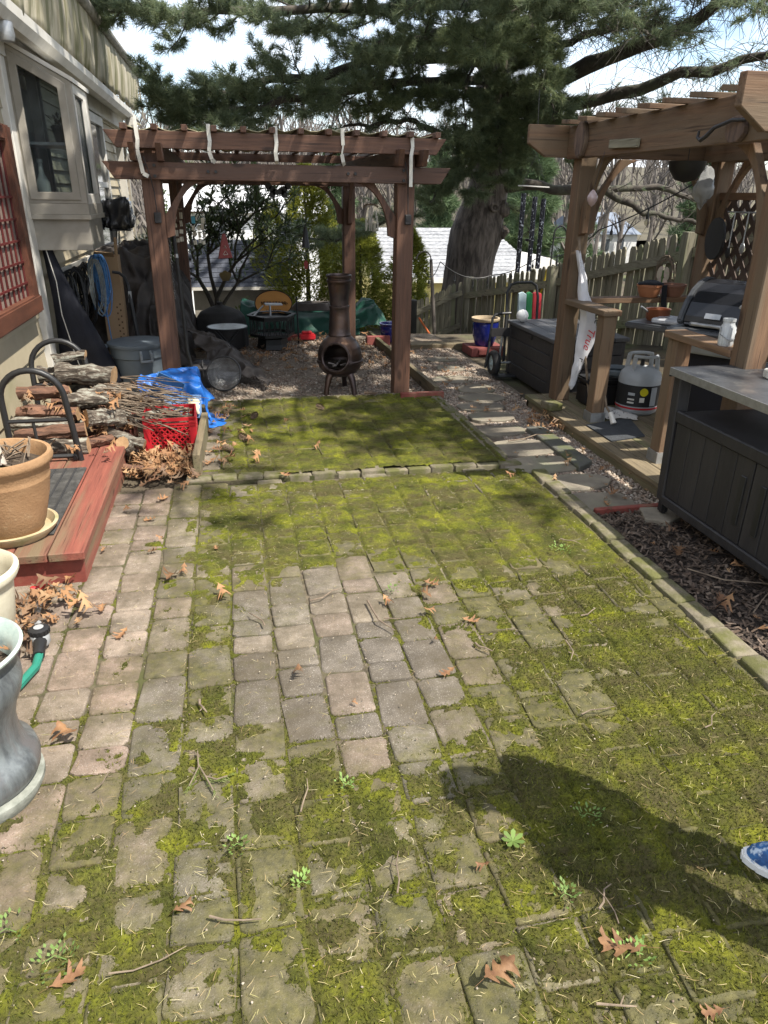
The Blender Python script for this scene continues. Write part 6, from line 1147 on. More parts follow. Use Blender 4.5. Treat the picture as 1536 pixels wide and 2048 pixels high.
gput(MB().bb(-.30, .30, -.30, -.26, .70, .80), 'control_panel', mat('panel_steel', (.22, .24, .26), (.18, .19, .21), 8, .35, .6), bevel=.01, seg=2)
gput(MB().bb(-.72, -.37, -.22, .2, .79, .83), 'side_shelf', cast, bevel=.01, seg=2); gput(MB().bb(.37, .72, -.22, .2, .79, .83), 'side_shelf', cast, bevel=.01, seg=2)
gput(MB().bb(-.33, .33, -.24, .22, .12, .70), 'cabinet', M['navy'], bevel=.01)
for x in (-.31, .31):
    for y in (-.22, .2): gput(MB().bb(x-.02, x+.02, y-.02, y+.02, DZ, .8), 'leg', M['galv'])
cpn = thing('copper_pot', 'copper saucepan resting on the left grill shelf', 'pot', (2.78, 4.6, .83)); pc_ = gm @ Vector((-.60, .02, .83)); MB().lathe([(0, 0), (.07, 0), (.08, .015), (.082, .075), (.086, .08), (.076, .078), (.07, .02)], pc_, 24, False).build('pan', mat('copper', (.45, .17, .08), (.34, .12, .06), 8, .3, .7), cpn, smooth=True); MB().tube([pc_+Vector((-.08, 0, .06)), pc_+Vector((-.15, -.02, .10))], .007, 8).build('handle', M['galv'], cpn)
tray = gm @ Vector((-.46, -.05, .832)); tag(MB().box(tray+Vector((0, 0, .02)), (.20, .22, .035), (0, 0, ga)).build('plastic_tray', mat('clear_wrap', (.42, .43, .45), (.3, .31, .33), 16, .2, bump=.5, bscale=30), bevel=.01), 'crumpled clear plastic wrapped tray on the grill shelf', 'tray')
jr = thing('glass_jar', 'ribbed glass jar with wire handle on the cedar rail', 'jar', (2.60, 3.46, .886)); jx, jy = 2.575, 3.42
MB().lathe([(0, 0), (.036, 0), (.04, .01), (.04, .095), (.03, .112), (.03, .125), (.033, .127), (.033, .14), (.027, .14), (.026, .11)], (jx, jy, .887), 24, False).build('jar', mat('ribbed_glass', (.55, .57, .57), (.40, .42, .43), 40, .15, stretch=(4, 4, .2), bump=.6, bscale=30, spec=.7), jr, smooth=True); MB().tube([(jx-.042, jy, .985), (jx-.055, jy-.02, .95), (jx-.02, jy-.05, .925), (jx+.03, jy-.04, .93), (jx+.042, jy, .985)], .003, 5).build('wire_handle', M['galv'], jr)
for (x, lb, c1) in ((3.26, 'terracotta bowl with navy bandana on the far cedar rail', 'b'), (3.47, 'brown clay bowl on the far cedar rail', 'n')):
    t = thing('clay_bowl', lb, 'bowl', (x, CYF-.01, .886)); MB().lathe([(0, 0), (.065, 0), (.085, .04), (.092, .075), (.098, .078), (.098, .095), (.088, .095), (.08, .05)], (x, CYF-.01, .887), 26, False).build('bowl', mat('clay_'+c1, (.36, .15, .07) if c1 == 'b' else (.22, .10, .06), (.28, .11, .05) if c1 == 'b' else (.15, .07, .045), 7, .6), t, smooth=True); MB().lathe([(0, .07), (.085, .068)], (x, CYF-.01, .887), 16, False).build('soil', M['soil'], t)
    if c1 == 'b': b = MB(); b.blob((x, CYF-.02, .985), (.095, .085, .028), 16, 8, .08, 3); b.bar((x+.09, CYF-.075, .98), (x+.11, CYF-.085, .77), .045, .006, (0, 1, 0)); b.build('bandana', M['navy'], t, smooth=True)
# ornaments on beam and fence
t = thing('wood_slice', 'oval wood slice plaque on the canopy beam', 'plaque', (2.50, 5.2, 1.86)); rr2 = random.Random(2); pol = [(.082*math.cos(a)*rr2.uniform(.95, 1.05), .118*math.sin(a)*rr2.uniform(.96, 1.04)) for a in [2*PI*k/24 for k in range(24)]]
MB().prism(pol, (2.49, 5.23, 1.975), (0, 1, 0), (0, 0, 1), (-.03, 0, 0)).build('slice', mat('slice_bark', (.14, .10, .07), (.08, .055, .04), 12, .9), t, bevel=.004); MB().prism([(p[0]*.88, p[1]*.9) for p in pol], (2.459, 5.23, 1.975), (0, 1, 0), (0, 0, 1), (-.003, 0, 0)).build('face', mat('slice_face', (.16, .105, .075), (.06, .042, .035), 6, .85, stretch=(1, 5, 1), bump=.4, bscale=10), t)
tag(MB().box((2.474, 4.62, 1.915), (.02, .36, .05), (.03, 0, 0)).build('sign_board', M['fwood']['y'], bevel=.003), 'small grey blank board nailed to the canopy beam', 'board')
t = thing('wood_slice', 'dark oval wood slice near the canopy beam end', 'plaque', (2.47, 3.5, 1.88)); MB().prism([(p[0]*.9, p[1]*.5) for p in pol], (2.488, 3.52, 1.915), (0, 1, .1), (0, -.1, 1), (-.03, 0, 0)).build('slice', bpy.data.materials['slice_face'], t, bevel=.004)
tag(MB().tube([(2.46, 3.42, 1.95), (2.44, 3.52, 1.955), (2.43, 3.64, 1.93), (2.43, 3.70, 1.895), (2.43, 3.74, 1.88), (2.43, 3.77, 1.895), (2.43, 3.765, 1.925)], [.008, .009, .010, .011, .011, .009, .006], 8).build('iron_hook', M['charcoal'], smooth=True), 'long curved iron hook fixed on the canopy beam', 'hook')
t = thing('glass_ornament', 'clear glass ball hanging under the canopy beam', 'ornament', (2.34, 4.85, 1.55)); MB().lathe([(0, -.055), (.02, -.04), (.034, -.01), (.034, .01), (.02, .035), (.006, .05), (0, .052)], (2.41, 4.83, 1.60), 16, False).build('ball', mat('pink_glass', (.40, .30, .29), (.30, .22, .22), 14, .08, bump=.3, spec=.8), t, smooth=True); MB().tube([(2.41, 4.83, 1.65), (2.46, 4.83, 1.88)], .0015, 4).build('string', M['charcoal'], t)
t = thing('hanging_basket', 'dark hanging bowl under the canopy roof', 'basket', (3.05, 4.9, 1.7)); MB().lathe([(0, 0), (.07, .02), (.11, .08), (.12, .13), (.11, .13), (.09, .06)], (3.02, 4.75, 1.70), 22, False).build('bowl', M['black'], t, smooth=True); MB().tube([(3.02, 4.75, 1.82), (3.02, 4.75, 2.08)], .003, 4).build('wire', M['black'], t)
t = thing('hanging_bag', 'clear plastic bag hanging under the canopy near the lattice', 'bag', (3.5, 5.2, 1.55)); b = MB(); b.blob((3.42, 5.12, 1.68), (.07, .05, .12), 14, 10, .14, 8); b.build('bag', mat('cloudy_plastic', (.33, .34, .33), (.22, .22, .22), 9, .2, bump=.5, bscale=14), t, smooth=True)
t = thing('utensil_rack', 'dark hanging utensils in front of the lattice panel', 'utensils', (3.66, 4.6, 1.2)); MB().tube([(3.64, 5.1, 1.52), (3.64, 3.8, 1.52)], .006, 6).build('bar', M['galv'], t)
for k in range(7): y = 5.0-k*.15; l_ = R(.18, .34); MB().tube([(3.63, y, 1.52), (3.63, y, 1.52-l_)], .005, 6).build('handle', M['galv'], t); MB().blob((3.63, y, 1.52-l_-.03), (.008, .028, .04), 10, 6, 0).build('head', M['galv'] if k % 2 else M['black'], t, smooth=True)
tag(MB().prism([(.11*math.cos(a), .15*math.sin(a)) for a in [2*PI*k/20 for k in range(20)]], (3.60, 5.15, 1.33), (0, 1, 0), (0, 0, 1), (.02, 0, 0)).build('cast_pan', M['black']), 'black round pan hanging at the far end of the lattice', 'pan')
# butterfly and a driftwood chime on the fence
def fpos(t, z, off=.07): p = FA+fd*(FL*t)+fnrm*off; return Vector((p.x, p.y, z))
t = thing('butterfly_ornament', 'pink and green butterfly ornament on a vine wreath', 'ornament', tuple(fpos(.66, .75))); c_ = fpos(.66, .90, .08); ub = Vector((fd.x, fd.y, 0)); wv = MB()
for q in range(5): wv.tube([c_+ub*(.09+.012*q)*math.cos(a)*R(.9, 1.1)+Vector((0, 0, (.17+.01*q)*math.sin(a)*R(.92, 1.08)))+fnrm*R(-.01, .01) for a in [2*PI*k/18 for k in range(19)]], .005, 5, False)
wv.build('wreath', M['twig'], t)
for s in (-1, 1):
    for (dx, dz, hh) in ((.045, .045, .06), (.035, -.045, .045)): MB().prism([(math.cos(a)*.034, math.sin(a)*hh) for a in [2*PI*k/14 for k in range(14)]], c_+ub*(s*dx)+Vector((0, 0, dz))+fnrm*.02, ub+Vector((0, 0, .3*s)), Vector((0, 0, 1))-ub*.3*s, fnrm*.004).build('wing', mat('butterfly_wing', (.55, .40, .36), (.42, .40, .28), 30, .6) if 'butterfly_wing' not in bpy.data.materials else bpy.data.materials['butterfly_wing'], t)
MB().tube([c_+Vector((0, 0, -.06))+fnrm*.025, c_+Vector((0, 0, .07))+fnrm*.025], .009, 8).build('body', mat('green_body', (.08, .16, .04), (.06, .12, .03), 9, .6), t); MB().blob(c_+Vector((0, 0, -.12))+fnrm*.02, (.022, .022, .03), 10, 8, .05).build('flower', mat('pink_flower', (.55, .32, .32), (.45, .26, .26), 9, .7), t, smooth=True)
t = thing('metal_chime', 'grey metal fish chime hanging on the picket fence', 'wind chime', tuple(fpos(.80, .8))); c_ = fpos(.80, 1.25, .09); MB().tube([c_-ub*.09, c_+ub*.09], .010, 6).build('bar', M['twig'], t)
for k in range(4):
    for q in range(3): p = c_+ub*(-.06+.04*k)+Vector((0, 0, -.09-.11*q+R(-.02, .02))); MB().prism([(-.016, 0), (0, .035), (.016, 0), (0, -.035)], p, ub, (0, 0, 1), fnrm*.004).build('charm', M['galv'], t)
    MB().tube([c_+ub*(-.06+.04*k), c_+ub*(-.06+.04*k)+Vector((0, 0, -.36))], .0015, 4).build('string', M['charcoal'], t)
# ================================================================ TREES AND BACKGROUND
def needles(P, D, n, ln, wd, rg, spread=.75):
    P = np.repeat(np.asarray(P, float), n, 0); D = np.repeat(np.asarray(D, float), n, 0); m = len(P)
    d = D+rg.normal(0, spread, (m, 3)); d /= np.linalg.norm(d, axis=1)[:, None]+1e-9; s = np.cross(d, rg.normal(0, 1, (m, 3))); s /= np.linalg.norm(s, axis=1)[:, None]+1e-9
    L_ = ln*rg.uniform(.6, 1.15, (m, 1)); B = P+D*rg.uniform(-.03, .03, (m, 1)); tip = B+d*L_; tip[:, 2] -= .012
    V = np.stack([B-s*wd, B+s*wd, tip], 1).reshape(-1, 3); return V, np.arange(m*3).reshape(-1, 3)
def curve(pts, n):
    pts = [Vector(p) for p in pts]; out = []
    for i in range(n+1):
        u_ = i/n*(len(pts)-1); k = min(int(u_), len(pts)-2); t = u_-k; p0 = pts[max(k-1, 0)]; p1 = pts[k]; p2 = pts[k+1]; p3 = pts[min(k+2, len(pts)-1)]
        out.append(.5*((2*p1)+(p2-p0)*t+(2*p0-5*p1+4*p2-p3)*t*t+(3*p1-p0-3*p2+p3)*t**3))
    return out
NEED = islandmat('pine_needles_green', [(.10, .145, .09), (.155, .20, .115), (.21, .245, .13), (.135, .175, .11), (.25, .28, .145)], .45, .55)
NEEDL = islandmat('pine_needles_light', [(.10, .145, .08), (.16, .20, .10), (.22, .25, .12), (.12, .165, .085)], .55, .45)
pine = thing('pine_tree', 'big white pine with thick leaning trunk and sweeping boughs', 'tree', (3.74, 11.5, -.5))
tr = MB(); tp_ = curve([(3.70, 11.5, -.7), (3.745, 11.5, .37), (3.845, 11.5, 1.05), (3.98, 11.5, 1.7), (4.0, 11.5, 2.3), (3.95, 11.5, 2.9), (4.07, 11.5, 4.1), (4.15, 11.5, 6.5), (4.2, 11.5, 11)], 44)
def trr(z): return float(np.interp(z, [-.7, .37, 1.05, 1.45, 2.0, 2.9, 4.1, 6.5, 11], [.46, .37, .385, .33, .25, .245, .20, .15, .04]))
tr.tube(tp_, [trr(p.z) for p in tp_], 26, True)
tr.v = [tuple(Vector(v)+Vector((v[0]-3.9, v[1]-11.5, 0)).normalized()*(.030*(1-2*abs(mnoise.noise(Vector((v[0]*9, v[1]*9, v[2]*1.6)))))+.03*mnoise.noise(Vector((v[0]*2.5, v[1]*2.5, v[2]*1.5))))) for v in tr.v]
tro = tr.build('trunk', M['bark'], pine, smooth=True)
kn = MB(); kn.tube([(3.98+.055*math.cos(a), 11.13+.01*math.sin(a), 1.45+.05*math.sin(a)) for a in [2*PI*k/16 for k in range(17)]], .022, 8, False); kn.blob((4.16, 11.25, 1.42), (.10, .1, .12), 12, 8, .15, 2); kn.blob((4.20, 11.3, 1.1), (.09, .1, .09), 12, 8, .15, 3); kn.build('knot', M['bark'], pine, smooth=True)
def bough(pts, r0, dens, mat_, seed, sub=.9, ln=.105, wd=.0032, nn=15, sparse=0., start=.18, lift=.10, step=.17, vs=.55, twigs=0):
    rg_ = np.random.default_rng(seed); rr_ = random.Random(seed); c = curve(pts, 22); c = [p+Vector((mnoise.noise(Vector((i*.45, seed, 1)))*.07, mnoise.noise(Vector((i*.45, seed, 5)))*.07, mnoise.noise(Vector((i*.45, seed, 9)))*.08))*min(1, i/4) for i, p in enumerate(c)]; b = MB(); b.tube(c, [(r0*(1-.85*i/22)+.006)*(1+.18*mnoise.noise(Vector((i*.9, seed*3.1, 0)))) for i in range(23)], 9); tot = sum((c[i+1]-c[i]).length for i in range(22)); TP, TD = [], []; n = max(3, int(tot*(1-start)/step)); side = 1
    for i in range(n):
        t = start+(1-start)*(i+.5)/n; k = min(int(t*22), 21); p = c[k].lerp(c[k+1], t*22-k); d = (c[k+1]-c[k]).normalized(); side *= -1
        h = d.cross(Vector((0, 0, 1)));
        if h.length < .1: h = Vector((1, 0, 0))
        h.normalize(); sl = sub*(1.05-.75*t)*rr_.uniform(.55, 1.15)*(.5 if t < .3 else 1)
        dv = (d*rr_.uniform(.35, .8)+h*side*rr_.uniform(.6, 1)+Vector((0, 0, rr_.uniform(-vs, vs+.1)))).normalized(); q = [p, p+dv*sl*.5+Vector((0, 0, -.03*sl)), p+dv*sl+Vector((0, 0, lift*sl))]; cc = curve(q, 8); b.tube(cc, [max(.003, min(.011, r0*.28)*(1-.75*j/8)) for j in range(9)], 5, False)
        m = max(2, int(sl/.10))
        for j in range(m+1):
            u_ = .25+.75*j/m; kk = min(int(u_*8), 7); pp = cc[kk].lerp(cc[kk+1], u_*8-kk); dd = (cc[kk+1]-cc[kk]).normalized()
            for w_ in range(2):
                if rr_.random() < sparse: continue
                hh = dd.cross(Vector((0, 0, 1))).normalized()*(1 if w_ else -1); e = (dd*.7+hh*rr_.uniform(.3, 1)+Vector((0, 0, rr_.uniform(-.35, .5)))).normalized(); tl = rr_.uniform(.06, .22)*min(1, sl+.3); ep = pp+e*tl
                if rr_.random() < .6: b.tube([pp, ep], .0028, 3, False)
                for z_ in range(dens): f_ = rr_.uniform(.45, 1.05); TP.append(pp.lerp(ep, f_)+Vector((rr_.uniform(-.03, .03), rr_.uniform(-.03, .03), rr_.uniform(-.03, .03)))); TD.append((e+Vector((0, 0, .35))).normalized())
        TP.append(cc[-1]); TD.append(dv)
        for w_ in range(twigs):
            u_ = rr_.uniform(.2, 1); kk = min(int(u_*8), 7); pp = cc[kk]; e = Vector((rr_.uniform(-1, 1), rr_.uniform(-1, 1), rr_.uniform(-1, .5))).normalized(); l_ = rr_.uniform(.15, .65); b.tube([pp, pp+e*l_*.5+Vector((rr_.uniform(-.04, .04), 0, rr_.uniform(-.04, .04))), pp+e*l_+Vector((0, 0, -.05))], [.0042, .0034, .0022], 3, False)
    bo = b.build('bough', M['branch'], pine, smooth=True)
    if TP:
        V_, F_ = needles(np.array(TP), np.array(TD), nn, ln, wd, rg_); fobj('needle_spray', V_, F_, mat_, bo)
def tpt(z): 
    return tp_[min(range(len(tp_)), key=lambda i: abs(tp_[i].z-z))]
A_ = lambda z: tuple(tpt(z))
# dense boughs sweeping left over the pergola
bough([A_(3.3), (2.7, 10.6, 3.25), (.9, 9.8, 2.85), (-.15, 9.6, 2.62), (-.62, 9.5, 2.58)], .07, 7, NEED, 1, 1.15, step=.11)
bough([A_(3.2), (2.3, 10.2, 2.9), (1.0, 9.6, 2.62), (.2, 9.4, 2.45), (-.4, 9.4, 2.33)], .06, 7, NEED, 2, 1.04, step=.11)
bough([A_(4.0), (2.6, 10.3, 3.75), (1.0, 9.4, 3.45), (-.3, 9.1, 3.3), (-1.05, 9.0, 3.28)], .07, 7, NEED, 3, 1.21, step=.11)
bough([A_(4.8), (3.0, 9.8, 4.3), (1.7, 8.9, 3.85), (.9, 8.6, 3.55)], .06, 4, NEED, 5, 1.21, step=.15)
bough([A_(3.7), (3.2, 10.2, 3.55), (2.3, 9.3, 3.25), (1.5, 8.8, 3.0)], .06, 7, NEED, 6, 1.04, step=.11)
bough([A_(3.0), (3.0, 10.7, 2.95), (2.3, 10.2, 2.75), (1.75, 9.9, 2.62)], .055, 6, NEEDL, 7, 0.80, step=.12)
bough([A_(3.5), (3.5, 10.0, 3.4), (3.0, 9.0, 3.15), (2.6, 8.5, 2.95)], .05, 6, NEEDL, 8, 0.80, step=.12)
bough([A_(4.3), (3.7, 9.6, 4.0), (3.2, 8.4, 3.5), (2.9, 7.8, 3.25)], .05, 7, NEED, 9, 0.99, step=.11)
bough([A_(2.2), (3.2, 11.0, 2.35), (2.5, 10.6, 2.50), (1.6, 10.4, 2.42)], .06, 2, NEED, 10, .6, sparse=.35, step=.12, twigs=9)
bough([A_(1.9), (3.2, 11.2, 1.85), (2.4, 11.0, 1.35), (1.6, 10.9, 1.02), (.95, 10.8, 1.05)], .035, 5, NEED, 11, .6, step=.11)
bough([A_(4.9), (3.2, 9.6, 4.3), (2.4, 8.6, 3.7), (2.0, 8.1, 3.35)], .05, 4, NEED, 17, 1.0, step=.15)
bough([A_(2.3), (3.5, 11.1, 2.2), (3.1, 10.8, 1.85), (2.85, 10.6, 1.5)], .03, 6, NEEDL, 12, 0.55, step=.10)
bough([A_(2.7), (3.6, 11.0, 2.5), (3.3, 10.7, 2.1), (3.15, 10.6, 1.7)], .03, 6, NEEDL, 13, 0.55, step=.10)
bough([A_(2.9), (4.1, 10.9, 2.7), (4.15, 10.6, 2.2), (4.1, 10.5, 1.75)], .025, 6, NEED, 14, .5, step=.10)
bough([A_(3.4), (4.0, 10.7, 3.0), (3.85, 10.3, 2.5), (3.9, 10.2, 2.1)], .025, 6, NEEDL, 15, 0.50, step=.10)
bough([A_(1.5), (4.4, 11.2, 1.4), (4.45, 11.0, 1.25), (4.5, 10.9, 1.1)], .02, 2, NEEDL, 16, .35)
# sparse limbs reaching right, sky between them
bough([A_(2.75), (5.1, 10.6, 2.85), (5.9, 9.4, 3.05), (6.3, 8.5, 3.15), (6.6, 7.0, 3.3)], .10, 2, NEED, 20, .8, sparse=.72, start=.25, step=.16, twigs=9)
bough([A_(2.85), (5.0, 10.3, 3.25), (5.6, 9.4, 3.5), (5.8, 8.6, 3.8), (6.1, 7.8, 4.1)], .12, 2, NEED, 21, 1.0, sparse=.5, start=.3, step=.13, twigs=9)
bough([A_(2.6), (5.2, 10.6, 2.6), (6.2, 9.6, 2.7), (7.2, 8.6, 2.8), (8, 7.6, 2.9)], .06, 2, NEED, 22, .8, sparse=.72, start=.25, step=.15, twigs=9)
bough([A_(3.8), (5.0, 10.2, 3.9), (5.5, 9.0, 3.9), (5.6, 7.9, 3.7), (5.6, 7.0, 3.5)], .07, 3, NEED, 23, 1.1, sparse=.4, step=.12, twigs=9)
bough([A_(2.6), (3.85, 10.9, 2.55), (3.75, 10.5, 2.2), (3.8, 10.4, 1.8)], .02, 7, NEEDL, 33, .6, step=.08)
bough([A_(3.1), (3.9, 10.7, 3.0), (4.05, 10.2, 2.6), (4.0, 10.1, 2.15)], .02, 7, NEEDL, 34, .65, step=.08)
bough([A_(2.4), (3.6, 11.0, 2.3), (3.4, 10.6, 2.0), (3.45, 10.4, 1.65)], .02, 7, NEED, 35, .6, step=.08)
bough([A_(3.6), (3.9, 10.4, 3.4), (4.1, 9.9, 2.95), (4.2, 9.7, 2.5)], .02, 7, NEED, 36, .7, step=.08)
bough([A_(3.4), (3.4, 10.6, 3.2), (3.1, 10.1, 2.8), (3.1, 9.9, 2.4)], .02, 7, NEED, 37, .7, step=.08)
bough([A_(3.9), (4.4, 10.0, 3.8), (4.6, 9.0, 3.5), (4.55, 8.3, 3.2)], .05, 4, NEED, 28, .95, sparse=.15, step=.12, twigs=4)
bough([A_(4.6), (5.0, 9.8, 4.4), (5.6, 8.4, 4.0), (5.9, 7.2, 3.5)], .05, 4, NEED, 29, 1.0, sparse=.2, step=.13, twigs=4)
bough([A_(4.2), (3.9, 10.2, 3.9), (3.7, 9.4, 3.3), (3.75, 9.0, 2.75)], .03, 6, NEEDL, 30, .7, step=.11)
bough([A_(3.0), (4.3, 10.7, 2.9), (4.5, 10.2, 2.5), (4.5, 9.9, 2.1)], .03, 5, NEEDL, 31, .6, step=.11)
bough([A_(5.0), (4.6, 9.6, 4.5), (5.2, 8.0, 3.9), (5.0, 7.0, 3.2)], .05, 4, NEED, 32, 1.0, sparse=.25, step=.13, twigs=4)
bough([A_(3.3), (4.6, 10.6, 3.5), (5.0, 9.6, 3.55), (5.0, 8.6, 3.35)], .06, 2, NEED, 24, 1.0, sparse=.4, step=.12, twigs=9)
bough([A_(1.78), (4.7, 11.0, 1.735), (5.3, 10.8, 1.70), (6.1, 10.6, 1.75), (6.9, 10.4, 1.6), (7.4, 10.2, 1.35)], .085, 1, NEED, 25, .6, sparse=.9, start=.4, twigs=3)
bough([(5.5, 10.75, 1.72), (6.0, 10.4, 1.45), (6.6, 10.1, 1.30), (7.2, 9.9, 1.32)], .05, 1, NEED, 26, .6, sparse=.9, start=.3, twigs=3)
bough([A_(2.3), (4.9, 10.4, 2.35), (5.3, 9.0, 2.45), (5.1, 7.9, 2.35), (4.6, 7.2, 2.1)], .05, 2, NEED, 27, .8, sparse=.5, start=.35, step=.13, twigs=9)
# high boughs reaching over the yard: they dapple the light
for i, e in enumerate([(.5, 4.4, 5.3), (1.3, 3.7, 5.6), (1.0, 5.4, 5.0), (2.2, 2.9, 5.6), (3.0, 2.2, 5.9), (3.9, 2.0, 6.0), (4.7, 2.8, 5.8), (5.3, 3.8, 5.6), (2.5, 4.3, 5.2), (3.5, 4.0, 5.4), (4.5, 4.8, 5.2), (1.9, 6.0, 4.9), (1.8, 3.6, 4.5), (.2, 4.2, 4.8), (-1.0, 4.7, 4.4), (-.9, 5.6, 4.3), (3.4, 2.6, 4.9), (1.4, 4.8, 4.4), (2.4, .9, 6.2), (4.6, .6, 6.4)]):
    z0 = 4.8+.2*i; thin = i >= 18 or i in (4, 3); bough([A_(z0), (3.9*.6+e[0]*.4, 11.5*.6+e[1]*.4, z0+.35), (3.9*.25+e[0]*.75, 11.5*.25+e[1]*.75, (z0+e[2])/2+.25), e], .07, 3 if thin else 5, NEED, 40+i, 1.2, sparse=.55 if thin else .12, wd=.009, nn=9, ln=.15, start=.58, step=.30)
# arborvitae
ARB = islandmat('arborvitae_gold', [(.11, .135, .022), (.20, .22, .03), (.30, .30, .045), (.15, .18, .03)], .6, .35)
def arbor(c, r_, h, n, seed, label):
    rg_ = np.random.default_rng(seed); t = thing('arborvitae', label, 'shrub', c, 'golden arborvitae behind the pergola'); zz = rg_.random(n)**.85*h; a = rg_.random(n)*6.28
    prof = r_*np.clip(np.minimum(1, (1-zz/h)*1.9+.03), 0, 1)**.7*(.75+.25*np.sin(a*3+zz*4+seed))*(.85+.3*rg_.random(n)); rad = prof*(.55+.45*rg_.random(n)**.4)
    P = np.stack([c[0]+rad*np.cos(a), c[1]+rad*np.sin(a), c[2]+zz], 1); out = np.stack([np.cos(a), np.sin(a), np.full(n, .9)], 1)
    V_, F_ = needles(P, out/1.35, 6, .085, .007, rg_, .55); fobj('foliage', V_, F_, ARB, t); MB().tube([c, (c[0], c[1], c[2]+h*.8)], [.05, .01], 8).build('trunk', M['branch'], t)
arbor((1.25, 12.2, -.55), .62, 2.55, 5200, 1, 'golden green arborvitae between shed and rear pergola post'); arbor((2.15, 12.4, -.55), .55, 1.75, 4200, 2, 'rounded arborvitae seen between the right pergola posts'); arbor((3.0, 12.5, -.55), .45, 1.65, 3200, 3, 'bright yellow arborvitae left of the pine trunk'); arbor((.75, 13.0, -.55), .5, 2.0, 2400, 4, 'arborvitae tucked behind the shed corner')
# broadleaf bush with forked trunk
hb = thing('broadleaf_bush', 'dark evergreen bush with forked trunk before the shed', 'bush', (-.24, 10.3, -.3)); b = MB(); ends = []
def grow(p, d, ln, r_, lev, rr_):
    q = p+d*ln; mid = (p+q)/2+Vector((rr_.uniform(-.03, .03), rr_.uniform(-.03, .03), 0)); b.tube([p, mid, q], [r_, r_*.85, r_*.7], 6, False)
    if lev >= 2: ends.append((p, q))
    if lev < 4:
        for k in range(3 if lev else 2): nd = (d+Vector((rr_.uniform(-1.0, 1.0), rr_.uniform(-.5, .5), rr_.uniform(-.35, .5)))).normalized(); grow(q, nd, ln*rr_.uniform(.66, .9), r_*.62, lev+1, rr_)
rr3 = random.Random(12); grow(Vector((-.24, 10.3, -.5)), Vector((.06, 0, 1)).normalized(), .80, .045, 0, rr3); grow(Vector((-.22, 10.32, .1)), Vector((-.35, .1, .8)).normalized(), .5, .035, 1, rr3); grow(Vector((-.22, 10.3, .05)), Vector((.55, 0, .75)).normalized(), .55, .03, 1, rr3)
b.build('trunk', M['branch'], hb, smooth=True); LV = []; rg_ = np.random.default_rng(3)
for (p, q) in ends:
    for k in range(9): t = rr3.random(); LV.append((p.lerp(q, t), (q-p).normalized()))
    for k in range(7): LV.append((q, (q-p).normalized()))
def leafquads(P, D, n, ln, wd, rg_, spread, droop):
    P = np.repeat(P, n, 0); D = np.repeat(D, n, 0); m = len(P); d = D+rg_.normal(0, spread, (m, 3)); d[:, 2] -= droop; d /= np.linalg.norm(d, axis=1)[:, None]; s = np.cross(d, np.array([0, 0, 1.])+rg_.normal(0, .35, (m, 3))); s /= np.linalg.norm(s, axis=1)[:, None]+1e-9; L_ = ln*rg_.uniform(.6, 1.2, (m, 1)); B = P+d*rg_.uniform(0, .05, (m, 1))
    V = np.stack([B, B+d*L_*.45+s*wd*L_/ln, B+d*L_, B+d*L_*.45-s*wd*L_/ln], 1).reshape(-1, 3); return V, np.arange(m*4).reshape(-1, 4)
V, F = leafquads(np.array([x[0] for x in LV]), np.array([x[1] for x in LV]), 3, .085, .0125, rg_, .75, .25)
fobj('foliage', V, F, islandmat('evergreen_leaf', [(.06, .09, .045), (.10, .14, .06), (.15, .19, .085), (.075, .11, .052)], .28, .4, spec=.5), hb)
# low evergreen shrubs by the shed
def shrub(c, s, n, seed, label, m_):
    rg_ = np.random.default_rng(seed); d = rg_.normal(0, 1, (n, 3)); d /= np.linalg.norm(d, axis=1)[:, None]; d[:, 2] = np.abs(d[:, 2]); rad = (.5+.5*rg_.random(n)**.5)[:, None]*(.8+.3*np.sin(d[:, :1]*5+seed)); P = np.array(c)+d*rad*np.array(s); t = thing('shrub', label, 'shrub', c); V_, F_ = leafquads(P, d, 4, .07, .014, rg_, .6, .05); fobj('foliage', V_, F_, m_, t)
    st_ = MB()
    for k in range(5): st_.tube([c, (c[0]+s[0]*.5*math.cos(k*1.3), c[1]+s[1]*.5*math.sin(k*1.3), c[2]+s[2]*.6)], [.012, .004], 5, False)
    st_.build('stems', M['branch'], t)
shrub((.05, 10.9, -.5), (.32, .3, .75), 420, 5, 'leafy green shrub half hiding the shed wall', islandmat('shrub_leaf', [(.04, .06, .02), (.08, .11, .03), (.12, .14, .04)], .5, .25)); shrub((-.85, 10.0, -.2), (.4, .4, .9), 700, 6, 'dark shrub at the far corner of the house', bpy.data.materials['evergreen_leaf']); shrub((-1.1, 12.9, -.4), (.5, .5, 2.2), 900, 7, 'tall dark bush beyond the house end', bpy.data.materials['evergreen_leaf'])
# shed
sh = thing('garden_shed', 'small cream shed with blue grey shingle roof', 'shed', (.18, 12.9, -.6)); MB().bb(-.60, .96, 12.52, 13.9, -.7, .22).build('wall', M['offwhite'], sh); MB().bb(.93, .98, 12.49, 12.54, -.7, .2).build('corner_trim', M['white'], sh)
slt = mat('slate_blue_shingle', (.062, .068, .085), (.038, .043, .056), 12, .9, bump=.3, bscale=80, var=.22); me = None
RA, RB = Vector((0, 12.40, .195)), Vector((0, 13.25, .865)); rd_ = (RB-RA); rl_ = rd_.length; rd_.normalize(); rn_ = Vector((0, -rd_.z, rd_.y)); MB().add([(-.66, 12.40, .185), (1.0, 12.40, .185), (.97, 13.25, .855), (-.63, 13.25, .855), (.97, 14.1, .2), (-.63, 14.1, .2)], [(0, 1, 2, 3), (3, 2, 4, 5)]).build('roof_deck', slt, sh); MB().bb(-.67, 1.01, 12.375, 12.40, .15, .2).build('fascia', M['white'], sh)
